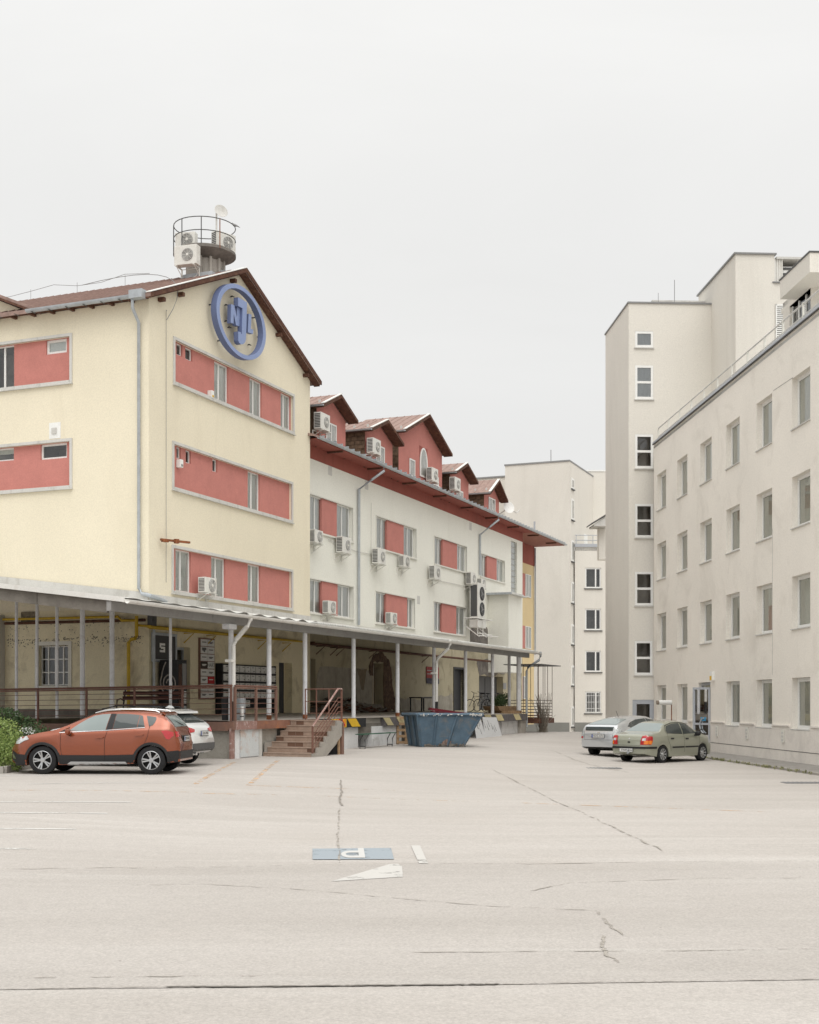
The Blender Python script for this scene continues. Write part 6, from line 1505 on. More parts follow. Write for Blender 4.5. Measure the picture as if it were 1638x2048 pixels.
# ------------------------------------------------------------ far buildings
FB = frame(12.6, 101, -22.13)
fb = empty('far_block', FB, 'tall blank greige block in the background behind the pale wing', 'building')
zB = 20.8; x3 = pk(FB, 1010)[0]; x4 = x3-8
facade('wall', fb, T(0), x3, 0, -1.2, zB, [], GREIGE2, back=9)
facade('annex_wall', fb, T(0, 2.2), x4, x3, -1.2, pk(FB@T(0, 2.2), 1000, 955)[1], [], GREIGE2, back=8)
MB().box(x4, x3, 2.1, 2.3, pk(FB@T(0, 2.2), 1000, 955)[1], pk(FB@T(0, 2.2), 1000, 955)[1]+.12).build('roof_edge', GREY, fb)
MB().box(x3-.05, .06, -.06, 9, zB, zB+.12).build('roof_edge', GREY, fb)
MB().box(x3, .02, -.03, -.003, -1.2, pk(FB, 1100, 1445)[1]).build('plinth', PLGREY, fb)
FB2 = FB@RZ(90)                          # right-hand face, x runs away from the camera
cy = [(957, 978), (998, 1040), (1081, 1123), (1164, 1206), (1249, 1289), (1331, 1371), (1413, 1453)]
xw0, xw1 = pk(FB2, 1141.5, 0)[0], pk(FB2, 1146.5, 0)[0]
side = MB().box(0, 9, -.03, -.001, -1.2, zB).build('side_wall', GREIGE2, fb, RZ(90))
for a, b in cy:
    z1 = pk(FB2, 1144, a)[1]; z0 = pk(FB2, 1144, b)[1]
    f = MB().box(xw0, xw1, -.09, -.031, z0, z1).build('window', PVC, fb, RZ(90)); MB().box(xw0+.14, xw1-.14, -.095, -.0905, z0+.15, z1-.15).build('pane', PANEC, f); MB().box(xw0-.05, xw1+.05, -.16, -.031, z0-.1, z0-.02).build('sill', DGREY, f)
z1 = pk(FB2, 1168, 1068)[1]; xq = pk(FB2, 1167)[0]; MB().box(xq, xq+1, -.09, -.031, z1-1.2, z1).build('window', PVC, fb, RZ(90))
p = FB@Vector((0, 9, 0)); MB().tube([(-3.6+2, .4, zB), (-1.6, .4, zB+1.1)], .03, 4).build('lightning_rod', GREY, fb)
FM = frame(14.0, 108, 3.15)
fm_ = empty('far_wing', FM, 'lower far greige wing between the far block and the stair tower', 'building')
# front face at Y about 102
FMf = frame(.1287*102, 102, 3.15); MI = FM.inverted()@FMf
zM = pk(FMf, 1175, 1094)[1]
wm = []
for a, b in ((1135.6, 1176), (1217.5, 1260), (1301.5, 1343.5), (1383, 1426)):
    x0, z1 = pk(FMf, 1170.5, a); x1 = pk(FMf, 1202)[0]; wm.append((x0, x1, pk(FMf, 1170.5, b)[1], z1, .15))
facade('wall', fm_, MI, .05, 7, -1.2, zM, wm, GREIGE2, reveal=.15)
for k, (a, b, c, d, _) in enumerate(wm):
    window(fm_, MI, a+.01, b-.01, c+.01, d-.01, y=.05, cols=(2, 1), fw=.09, fill='dark')
    MB().box(a-.1, b+.1, -.1, -.003, c-.1, c-.03).build('sill', DGREY, fm_, MI)
    if k == 3:
        for q in range(9): MB().box(a+.1+q*(b-a-.2)/8-.012, a+.1+q*(b-a-.2)/8+.012, -.05, -.03, c, d).build('bar', PVC, fm_, MI)
        for q in (.2, .5, .8): MB().box(a, b, -.05, -.035, c+(d-c)*q, c+(d-c)*q+.03).build('bar', PVC, fm_, MI)
MB().box(.05, 7, -.06, .2, zM, zM+.25).build('parapet_cap', PVCG, fm_, MI)
for zz in (.55, .95): MB().tube([(.1, .1, zM+zz), (7, .1, zM+zz)], .03, 4).build('rail', PVCG, fm_, MI)
for xx in (.15, 1.5, 3.0, 4.5): MB().box(xx, xx+.05, .08, .12, zM+.25, zM+.95).build('rail_post', PVCG, fm_, MI)
MB().box(0, 7, 0, 5, zM-.3, zM-.05).build('terrace', TRIM, fm_, MI)
facade('upper_wall', fm_, T(0), 0.6, 9, zM-.5, pk(FM, 1190, 943)[1], [], GREIGE2)
zu = pk(FM, 1190, 943)[1]; MB().box(.6, 9, -.05, .3, zu, zu+.12).build('roof_edge', PVC, fm_)
MB().box(.05, 7, -.03, -.003, -1.2, pk(FMf, 1175, 1445)[1]).build('plinth', PLGREY, fm_, MI)
FQ = frame(.1440*80, 80, 3.15); zz = pk(FQ, 1190, 1052)[1]
cp_ = empty('balcony_roof', FQ@T(0, 0, zz), 'small slanting balcony roof beside the stair tower', 'roof')
MB().prism([(0, 0), (.9, .0), (.9, .75), (.0, .1)], 0, 1.5).build('slab', TRIM, cp_)
MB().prism([(-.15, .1), (.9, .75), (.9, .83), (-.15, .18)], -.1, 1.6).build('cover', DGREY, cp_)
MB().box(.5, 1.2, .8, 1.4, -2.0, -.02).build('support_wall', GREIGE2, cp_)

# ------------------------------------------------------------ planting at the left edge
def shrub(c, rx, ry, rz, n, s, lm, label, blobs, seed):
    e = empty('shrub', frame(c[0], c[1], 0, gz(c[0], c[1])), label, 'shrub'); rnd = random.Random(seed); m = MB()
    for bx_, by_, bz_, k in blobs: leafclump(m, bx_*rx, by_*ry, bz_*rz, rx*k, ry*k, rz*k, int(n/len(blobs)), s, rnd, .5, .7)
    m.build('foliage', lm, e, keepn=True)
    t = MB()
    for _ in range(9): t.tube([(rnd.uniform(-.1, .1), rnd.uniform(-.1, .1), 0), (rnd.uniform(-.5, .5)*rx, rnd.uniform(-.5, .5)*ry, rz*rnd.uniform(.5, 1))], .015, 4)
    t.build('stem', WOODD, e)
    return e
shrub((-10.75, 31.9), 1.45, 1.15, 1.05, 16000, .055, LEAFL, 'rounded light green shrub in the kerbed bed at the left edge', [(0, 0, .70, .72), (.42, -.1, .45, .5), (-.3, 0, .5, .8), (.2, .3, .8, .5), (.45, -.3, .25, .42), (.1, -.5, .35, .6), (-.6, .1, .6, .7)], 1)
shrub((-11.0, 34.6), 1.9, 1.0, 1.35, 9000, .075, LEAFD, 'loose darker green bush behind the light one, reaching to the railing', [(-.3, 0, .5, .7), (.2, 0, .45, .55), (.55, -.1, .32, .38), (0, .2, .75, .4), (-.5, 0, .8, .4)], 2)
e = empty('flowering_plant', frame(-10.05, 33.6, 0, gz(-10, 33.6)), 'low plant with small white flowers between the bush and the red car bonnet', 'plant'); rnd = random.Random(4); m = MB(); leafclump(m, 0, 0, .55, .6, .4, .5, 2400, .06, rnd, .6); m.build('foliage', LEAFD, e, keepn=True)
m = MB(); leafclump(m, 0.1, -.25, .95, .22, .12, .12, 70, .045, rnd, 1); m.build('flowers', PVC, e, keepn=True)
MB().tube([(-.1, 0, 0), (0, 0, .5)], .02, 4).build('stem', WOODD, e)
m = MB()
bed = [(-9.75, 30.7), (-9.75, 34.4), (-30, 42.5), (-30, 26)]
struct(MB().prismz([(-9.9, 30.95), (-9.9, 34.4), (-30, 42.5), (-30, 26.5)], -.2, .14).build('planting_bed', mat('soil', (.12, .09, .065), var=.3, scale=6, bump=.5), None))
kbed = empty('bed_kerb', frame(-9.8, 30.9, 0), 'concrete kerb round the planting bed at the left edge', 'kerb')
kk = MB().box(0, .98, -.06, .06, -.25, .20).mesh('kerb_stone', KERB, bevel=.01)
for i in range(12): link('kerb_stone', kk, kbed, RZ(192.3)@T(i*1.0, 0, 0))
for i in range(4): link('kerb_stone', kk, kbed, RZ(90)@T(i*1.0+.05, 0, 0))
# ------------------------------------------------------------ cars
def interp(pts, x):
    if x <= pts[0][0]: return pts[0][1]
    for (a, b), (c, d) in zip(pts, pts[1:]):
        if x <= c: return b+(d-b)*(x-a)/(c-a)
    return pts[-1][1]
def smooth_curve(pts, s=.05):
    def f(x):
        return sum(interp(pts, x+k*s)*w_ for k, w_ in ((-2, .06), (-1, .24), (0, .4), (1, .24), (2, .06)))
    return f
RUBBER = mat('tyre_rubber', (.018, .018, .019), rough=.85, var=.15, scale=10)
ALLOY = mat('alloy', (.48, .49, .50), rough=.3, var=0, metal=.7)
CGLASS = mat('car_glass', (.045, .055, .055), rough=.03, var=0, spec=.55)
CGLASSL = mat('car_glass_light', (.24, .28, .275), rough=.04, var=0, spec=.5)
CHROME = mat('chrome', (.6, .6, .6), rough=.15, var=0, metal=.9)
LAMPR = mat('tail_red', (.42, .015, .02), rough=.15, var=.1, scale=20, coat=.6, spec=.6); LAMPO = mat('tail_orange', (.75, .20, .02), rough=.15, var=0, coat=.6)
LAMPW = mat('lamp_clear', (.48, .50, .50), rough=.1, var=.3, scale=14, coat=.8, spec=.8)
PLATE = mat('number_plate', (.62, .62, .60), rough=.5, var=0); PLATEB = mat('plate_blue', (.02, .06, .30), rough=.5, var=0); INK = mat('plate_ink', (.02, .02, .02), rough=.5, var=0)
SEAM = mat('panel_gap', (.012, .01, .01), rough=.9, var=0)
UNDER = mat('underbody', (.012, .012, .012), rough=.95, var=0)
def make_car(kw, M, label, grp=None):
    """x forward, y left, z up; origin on the ground below the middle"""
    Lf, Lr = kw['front'], kw['rear']; top = smooth_curve(kw['top']); belt = smooth_curve(kw['belt']); bot = kw['bot']; wid = smooth_curve(kw['wid'], .04); roofw = kw['roofw']; wx = kw['wheels']; wr = kw['wr']; ar = wr+.055
    car = empty('parked_car', M, label, 'car', grp)
    xs_ = []; x = -Lr; N_ = int((Lf+Lr)/.04)
    for i in range(N_+1): xs_.append(-Lr+(Lf+Lr)*i/N_)
    for c in wx: xs_ += [c-ar*math.cos(R(a)) for a in range(0, 181, 9)]
    xs_ = sorted(set(round(v, 4) for v in xs_)); xs_ = [v for i, v in enumerate(xs_) if i == 0 or v-xs_[i-1] > .006]
    def sect(x):
        zb = interp(bot, x)
        for c in wx:
            if abs(x-c) < ar: zb = max(zb, wr-.02+math.sqrt(max(0, ar*ar-(x-c)**2)))
        zt_ = top(x); zbl = min(belt(x), zt_-.03); w_ = wid(x); cab = max(0, min(1, (zt_-zbl-.10)/.30))
        rw = w_*(.90*(1-cab)+roofw*cab)
        P = [(0, zb+.0), (w_*.80, zb), (w_*.955, zb+.0), (w_*.985, zb+.3*(zbl-zb)*.6), (w_, zb+(zbl-zb)*.45), (w_*.995, zb+(zbl-zb)*.70), (w_*.975, zb+(zbl-zb)*.9), (w_*(.955), zbl)]
        a = (w_*.945, zbl+.012); b = (rw, zt_-.075*cab-.012*(1-cab))
        for t in (0, .25, .5, .75, 1):
            bul = .018*math.sin(math.pi*t)*cab; P.append((a[0]+(b[0]-a[0])*t+bul, a[1]+(b[1]-a[1])*t))
        for t, dz_ in ((.93, .045), (.82, .022), (.55, .006), (.28, .001), (0, 0)):
            P.append((rw*t, zt_-dz_*(cab*.8+.2)))
        return P
    S = [sect(x) for x in xs_]; nj = len(S[0]); m = MB()
    for x, P in zip(xs_, S):
        for y, z in P: m.v.append((x, y, z))
        for y, z in P[-2::-1] if False else [(y, z) for y, z in reversed(P[:-1])]: m.v.append((x, -y, z))
    k = 2*nj-1
    for i in range(len(xs_)-1):
        for j in range(k-1): m.f.append((i*k+j, i*k+j+1, (i+1)*k+j+1, (i+1)*k+j))
        m.f.append((i*k+k-1, i*k, (i+1)*k, (i+1)*k+k-1))
    m.f.append(tuple(range(k))); m.f.append(tuple((len(xs_)-1)*k+j for j in range(k-1, -1, -1)))
    me = m.mesh('body', kw['paint'], smooth=True)
    body = link('body', me, car)
    bm = bmesh.new(); bm.from_mesh(me); tree = BVHTree.FromBMesh(bm); bm.free()
    def drape(name, poly, view, mt, off=.006, step=.07, parent=None, sgn=1, extr=0):
        """polygon drawn in side (x,z), rear/front (y,z) or top (x,y) view, laid on the body with a little thickness"""
        b_ = bmesh.new(); b_.faces.new([b_.verts.new((p[0], p[1], 0)) for p in poly]); bmesh.ops.triangulate(b_, faces=b_.faces[:])
        for _ in range(6):
            e = [e for e in b_.edges if e.calc_length() > step]
            if not e: break
            bmesh.ops.subdivide_edges(b_, edges=e, cuts=1); bmesh.ops.triangulate(b_, faces=b_.faces[:])
        ok = True
        for v in b_.verts:
            p, q = v.co.x, v.co.y
            if view == 'side': o, d = Vector((p, 3*sgn, q)), Vector((0, -sgn, 0))
            elif view == 'rear': o, d = Vector((-5, p, q)), Vector((1, 0, 0))
            elif view == 'front': o, d = Vector((5, p, q)), Vector((-1, 0, 0))
            else: o, d = Vector((p, q, 4)), Vector((0, 0, -1))
            h_ = tree.ray_cast(o, d)
            if h_[0] is None or abs(h_[0].y) < .3 and view == 'side':
                nn = tree.find_nearest(Vector((p, .75*sgn, q)) if view == 'side' else (Vector((-Lr if view == 'rear' else Lf, p, q)) if view != 'top' else Vector((p, q, 1.5))))
                v.co = nn[0]+nn[1]*off
            else: v.co = h_[0]-d*off
        if extr:
            r_ = bmesh.ops.extrude_face_region(b_, geom=b_.faces[:]); dv = -{'side': Vector((0, -sgn, 0)), 'rear': Vector((1, 0, 0)), 'front': Vector((-1, 0, 0)), 'top': Vector((0, 0, -1))}[view]*extr
            bmesh.ops.translate(b_, vec=dv, verts=[v for v in r_['geom'] if isinstance(v, bmesh.types.BMVert)])
        bmesh.ops.recalc_face_normals(b_, faces=b_.faces)
        me_ = bpy.data.meshes.new(name); b_.to_mesh(me_); b_.free(); me_.materials.append(mt)
        me_.polygons.foreach_set('use_smooth', [True]*len(me_.polygons))
        if extr: me_.set_sharp_from_angle(angle=R(35))
        return link(name, me_, parent or car)
    for p_ in kw['panels']:
        nm, view, poly, mt = p_[:4]; o_ = p_[4] if len(p_) > 4 else {}
        o_ = dict(o_); mir = o_.pop('mirror', True)
        if view == 'side':
            for s in (1, -1): drape(nm, poly, 'side', mt, sgn=s, **o_)
        elif mir and view in ('rear', 'front', 'top'):
            if view == 'top': drape(nm, poly, view, mt, **o_); drape(nm, [(x, -y) for x, y in poly][::-1], view, mt, **o_)
            else: drape(nm, poly, view, mt, **o_); drape(nm, [(-y, z) for y, z in poly][::-1], view, mt, **o_)
        else: drape(nm, poly, view, mt, **o_)
    # wheel arch lips
    lip = kw.get('lip')
    for c in wx:
        for s in (1, -1):
            pts = []
            for a in range(-4, 185, 9):
                px_, pz_ = c-ar*math.cos(R(a))*1.0, wr-.02+ar*math.sin(R(a))
                if pz_ < .2: continue
                pts.append((px_, pz_, a))
            if lip:
                m = MB(); vs = []
                for px_, pz_, a in pts:
                    h_ = tree.ray_cast(Vector((c+(px_-c)*1.09, 3*s, wr-.02+(pz_-wr+.02)*1.09)), Vector((0, -s, 0))); yy = (h_[0].y if h_[0] is not None and abs(h_[0].y) > .3 else s*wid(px_))
                    for rr_, dy in ((.985, .012), (1.0, .022), (1.13, .020), (1.17, .002)): vs.append((c+(px_-c)*rr_, yy+s*dy, wr-.02+(pz_-wr+.02)*rr_))
                m.add(vs, [(i*4+j, i*4+j+1, (i+1)*4+j+1, (i+1)*4+j) for i in range(len(pts)-1) for j in range(3)]); m.build('wheel_arch_trim', lip, car, smooth=True)
            wm_ = MB().lathe([(wr-.03, -.10), (wr-.004, -.085), (wr, -.05), (wr, .05), (wr-.004, .085), (wr-.03, .10), (wr*.69, .102), (wr*.66, .09), (wr*.66, -.09), (wr*.69, -.102), (wr-.03, -.10)], 40, cap=False)
            wh = link('wheel', cm(('tyre', wr), lambda: wm_.mesh('wheel', RUBBER, smooth=True)), car, T(c, s*(wid(c)-.125), wr)@Matrix.Rotation(R(-90*s), 4, 'X'))
            link('rim', cm(('rim', kw['rim']), kw['rimfn']), wh, T(0, 0, .0))
            well = MB().lathe([(ar-.01, -.35), (ar-.01, .13)], 24, M=T(c, s*(wid(c)-.16), wr-.02)@Matrix.Rotation(R(-90*s), 4, 'X'), cap=True).build('wheel_well', UNDER, car) if False else None
    MB().box(wx[1]-.05, wx[0]+.05, -.6, .6, .20, .32).box(wx[1]-.35, wx[1]+.35, -(wid(0)-.27), wid(0)-.27, .24, .5).box(wx[0]-.35, wx[0]+.35, -(wid(0)-.27), wid(0)-.27, .24, .5).build('underbody', UNDER, car)
    for s in (1, -1):
        mx_ = kw['mirror']
        MB().lathe([(.001, -.11), (.055, -.10), (.085, -.04), (.088, .03), (.06, .09), (.001, .10)], 14, M=T(mx_[0], s*(wid(mx_[0])+.09), mx_[1])@Matrix.Rotation(R(90), 4, 'X')@Matrix.Scale(.8, 4, (1, 0, 0)), cap=False).build('wing_mirror', kw.get('mirmat', kw['paint']), car, smooth=True)
        MB().box(mx_[0]-.03, mx_[0]+.03, *(sorted((s*(wid(mx_[0])-.08), s*(wid(mx_[0])+.06)))), mx_[1]-.09, mx_[1]-.04).build('mirror_arm', BLKP, car)
    return car, drape, tree, wid
def rim_mesh(wr, n, wd, mt=None, pairs=False, dark=True):
    def f():
        m = MB(); r0 = wr*.67
        m.lathe([(r0, .10), (r0*.94, .105), (r0*.93, .085)], 36, cap=False)
        for k in range(n):
            for off in ((-.16, .16) if pairs else (0,)):
                a = 2*math.pi*k/n+off
                m.add([(.035, -wd*.6, .07), (r0*.95, -wd*1.3 if not pairs else -wd, .098), (r0*.95, wd*1.3 if not pairs else wd, .098), (.035, wd*.6, .07), (.035, -wd*.6, .05), (r0*.95, -wd, .07), (r0*.95, wd, .07), (.035, wd*.6, .05)],
                      [(0, 1, 2, 3), (0, 4, 5, 1), (3, 2, 6, 7), (1, 5, 6, 2)], Matrix.Rotation(a, 4, 'Z'))
        m.lathe([(.001, .09), (.055, .088), (.065, .07), (.065, .05)], 16, cap=False)
        me = m.mesh('rim', mt or ALLOY)
        # dark dish behind the spokes
        d = MB().lathe([(.001, .035), (r0*.98, .035), (r0*.99, .09)], 30, cap=False); n0 = len(me.polygons)
        bm = bmesh.new(); bm.from_mesh(me); d2 = d.mesh('d', None); bm.from_mesh(d2); bm.to_mesh(me); bm.free(); bpy.data.meshes.remove(d2)
        me.materials.append(UNDER)
        for p in me.polygons[n0:]: p.material_index = 1
        return me
    return f
def plate(car, M, txt, w_=.52, h_=.115, blue=True):
    p = MB().box(0, .008, -w_/2, w_/2, 0, h_).mesh('number_plate', PLATE); o = link('number_plate', p, car, M)
    if blue: MB().box(-.002, -.0002, w_/2-.05, w_/2-.002, .004, h_-.004).build('plate_band', PLATEB, o)
    TM = T(-.004, -.02, h_/2)@Matrix.Rotation(R(-90), 4, 'Z')@UP
    link('plate_text', text_mesh(txt, .105, .0008, INK, 'plate_text'), o, TM)
    MB().box(.0081, .014, -w_/2-.012, w_/2+.012, -.012, h_+.012).build('plate_holder', BLKP, o)
def seamline(drape, pts, view='side', wd=.009, nm='panel_gap', parent=None, mt=SEAM):
    poly = []; P = [Vector((a, b, 0)) for a, b in pts]
    L_, R_ = [], []
    for i, p in enumerate(P):
        d = (P[min(i+1, len(P)-1)]-P[max(i-1, 0)]).normalized(); q = Vector((-d.y, d.x, 0))*wd/2; L_.append((p+q)); R_.append((p-q))
    poly = [(v.x, v.y) for v in L_]+[(v.x, v.y) for v in reversed(R_)]
    return poly
# ---- orange-brown crossover (side view, nose to the left)
OR = carpaint('burnt_orange_paint', (.265, .062, .022), metal=.5, rough=.24)
def X(v):          # measured along the side, front positive; ends corrected for the turned corners
    if v > 1088: return 1.30-(1088-308)/297.0-(v-1088)/297.0*.70
    if v < 308: return 1.30+(308-v)/297.0*1.14
    return 1.30-(v-308)/297.0
def Z(v): return (598-v)/297.0
tp_ = [(X(1368), .62), (X(1362), .80), (X(1345), 1.02), (X(1320), 1.12), (X(1265), 1.27), (X(1200), 1.42), (X(1165), 1.475), (X(1100), 1.51), (X(1000), 1.535), (X(850), 1.54), (X(720), 1.51), (X(650), 1.455), (X(560), 1.33), (X(470), 1.18), (X(405), 1.075), (X(370), 1.045), (X(300), 1.01), (X(220), .945), (X(160), .89), (X(125), .83), (X(105), .74), (X(92), .6)]
tp_.sort()
be = sorted([(X(1368), .60), (X(1350), .95), (X(1270), 1.09), (X(1100), 1.085), (X(1000), 1.06), (X(760), 1.015), (X(560), .99), (X(430), .98), (X(300), .93), (X(180), .84), (X(110), .7), (X(92), .58)])
kw = dict(front=X(90), rear=-X(1367), top=tp_, belt=be, bot=[(-2.15, .36), (-1.95, .30), (-1.6, .27), (1.6, .21), (1.95, .20), (2.15, .30)],
    wid=[(X(1367), .66), (X(1367)+.06, .76), (X(1367)+.2, .84), (-1.6, .88), (-.8, .885), (.8, .885), (1.5, .875), (1.85, .82), (2.0, .70), (X(90), .55)], roofw=.72,
    wheels=(X(308), X(1088)), wr=.335, paint=OR, lip=BLKP, rim='cross', rimfn=rim_mesh(.335, 5, .019, pairs=True), mirror=(X(505), 1.02),
    panels=[
     ('side_window', 'side', [(X(500), Z(288)), (X(560), Z(242)), (X(620), Z(205)), (X(670), Z(184)), (X(725), Z(174)), (X(785), Z(170)), (X(760), Z(284)), (X(565), Z(293))], CGLASSL),
     ('side_window', 'side', [(X(828), Z(170)), (X(900), Z(170)), (X(995), Z(178)), (X(984), Z(266)), (X(812), Z(277))], CGLASS),
     ('side_window', 'side', [(X(998), Z(178)), (X(1018), Z(186)), (X(1040), Z(262)), (X(988), Z(266))], CGLASS),
     ('side_window', 'side', [(X(1045), Z(184)), (X(1122), Z(193)), (X(1130), Z(206)), (X(1122), Z(228)), (X(1100), Z(250)), (X(1072), Z(261))], CGLASS),
     ('door_pillar', 'side', [(X(788), Z(169)), (X(826), Z(169)), (X(810), Z(278)), (X(763), Z(284))], BLKP, dict(off=.004)),
     ('corner_trim', 'side', [(X(428), Z(300)), (X(500), Z(262)), (X(497), Z(290))], BLKP, dict(off=.004)),
     ('window_trim', 'side', seamline(None, [(X(430), Z(303)), (X(565), Z(296)), (X(760), Z(287)), (X(1042), Z(266))], wd=.016), CHROME, dict(off=.010)),
     ('sill_cladding', 'side', [(X(405), Z(440)), (X(420), Z(462)), (X(760), Z(463)), (X(960), Z(458)), (X(985), Z(440)), (X(990), Z(548)), (X(760), Z(548)), (X(405), Z(548))], BLKP, dict(off=.014)),
     ('skid_trim', 'side', [(X(480), Z(531)), (X(515), Z(508)), (X(905), Z(508)), (X(935), Z(531))], ALLOY, dict(off=.024)),
     ('rear_cladding', 'side', [(X(1195), Z(440)), (X(1368), Z(428)), (X(1368), Z(510)), (X(1290), Z(540)), (X(1200), Z(545))], BLKP, dict(off=.008)),
     ('front_cladding', 'side', [(X(95), Z(430)), (X(140), Z(455)), (X(205), Z(462)), (X(210), Z(548)), (X(95), Z(545))], BLKP, dict(off=.010)),
     ('panel_gap', 'side', seamline(None, [(X(440), Z(310)), (X(440), Z(400)), (X(455), Z(500))]), SEAM, dict(off=.004)),
     ('panel_gap', 'side', seamline(None, [(X(775), Z(285)), (X(758), Z(350)), (X(756), Z(500))]), SEAM, dict(off=.004)),
     ('panel_gap', 'side', seamline(None, [(X(1075), Z(262)), (X(1065), Z(330)), (X(1040), Z(385)), (X(1000), Z(410))]), SEAM, dict(off=.004)),
     ('panel_gap', 'side', seamline(None, [(X(760), Z(463)), (X(757), Z(500))]), SEAM, dict(off=.016)),
     ('door_handle', 'side', [(X(688), Z(338)), (X(700), Z(326)), (X(745), Z(324)), (X(755), Z(332)), (X(745), Z(340)), (X(700), Z(344))], OR, dict(off=.01, extr=.03)),
     ('door_handle', 'side', [(X(972), Z(320)), (X(984), Z(308)), (X(1030), Z(306)), (X(1040), Z(314)), (X(1030), Z(322)), (X(984), Z(326))], OR, dict(off=.01, extr=.03)),
     ('headlight', 'side', [(X(112), Z(345)), (X(150), Z(332)), (X(205), Z(328)), (X(223), Z(350)), (X(190), Z(362)), (X(160), Z(382)), (X(125), Z(385))], LAMPW, dict(off=.012)),
     ('tail_light', 'side', [(X(1192), Z(292)), (X(1240), Z(286)), (X(1310), Z(300)), (X(1312), Z(325)), (X(1270), Z(352)), (X(1240), Z(345)), (X(1215), Z(312))], LAMPR, dict(off=.010)),
     ('windscreen', 'top', [(X(455), 0), (X(455), .62), (X(630), .52), (X(640), 0)], CGLASS, dict(off=.006)),
     ('rear_window', 'rear', [(-.52, 1.40), (.52, 1.40), (.62, 1.13), (-.62, 1.13)], CGLASSL, dict(mirror=False, off=.008)),
     ('rear_cladding', 'rear', [(-.80, .55), (.80, .55), (.80, .36), (-.80, .36)], BLKP, dict(mirror=False, off=.012)),
     ('tail_light', 'rear', [(.50, 1.02), (.75, 1.02), (.75, .88), (.55, .92)], LAMPR, dict(off=.012)),
     ('plate_recess', 'rear', [(-.36, .92), (.36, .92), (.36, .76), (-.36, .76)], BLKP, dict(mirror=False, off=.006)),
     ('grille', 'front', [(-.45, .80), (.45, .80), (.4, .55), (-.4, .55)], BLKP, dict(mirror=False, off=.008)),
     ('bumper_insert', 'front', [(-.6, .48), (.6, .48), (.55, .3), (-.55, .3)], BLKP, dict(mirror=False, off=.008)),
     ('fog_lamp_trim', 'side', [(X(95), Z(458)), (X(105), Z(455)), (X(130), Z(492)), (X(105), Z(490))], CHROME, dict(off=.018)),
    ])
yaw = 3.0
xf = (86.5-819)/2560*30.6; xr = (305.6-819)/2560*30.35
cx0 = (xf+xr)/2; cy0 = 31.35
car1, dr1, tr1, _ = make_car(kw, frame(cx0-.0, cy0-.02, 180-yaw, gz(cx0, cy0)+.00), 'burnt orange crossover car with black cladding parked nearest at left, nose to the left')
for s in (1, -1):
    MB().tube([(X(1150), s*.60, 1.47), (X(1110), s*.61, 1.515), (X(1000), s*.62, 1.545), (X(850), s*.62, 1.55), (X(740), s*.62, 1.525), (X(670), s*.61, 1.46)], .014, 6).build('roof_rail', CHROME, car1, smooth=True)
plate(car1, T(X(1367)-.02, 0, .78), 'PKW-482')
MB().prism([(X(1170), 1.475), (X(1205), 1.40), (X(1215), 1.44), (X(1185), 1.49)], -.6, .6).build('spoiler', OR, car1)
MB().tube([(X(1245), .3, 1.3), (X(1325), -.1, 1.16)], .012, 4).build('rear_wiper', BLKP, car1)
MB().tube([(X(545), .45, .98), (X(545), .3, 1.1), (X(545), .15, .98)], .012, 4).build('steering_wheel', BLKP, car1) if False else None

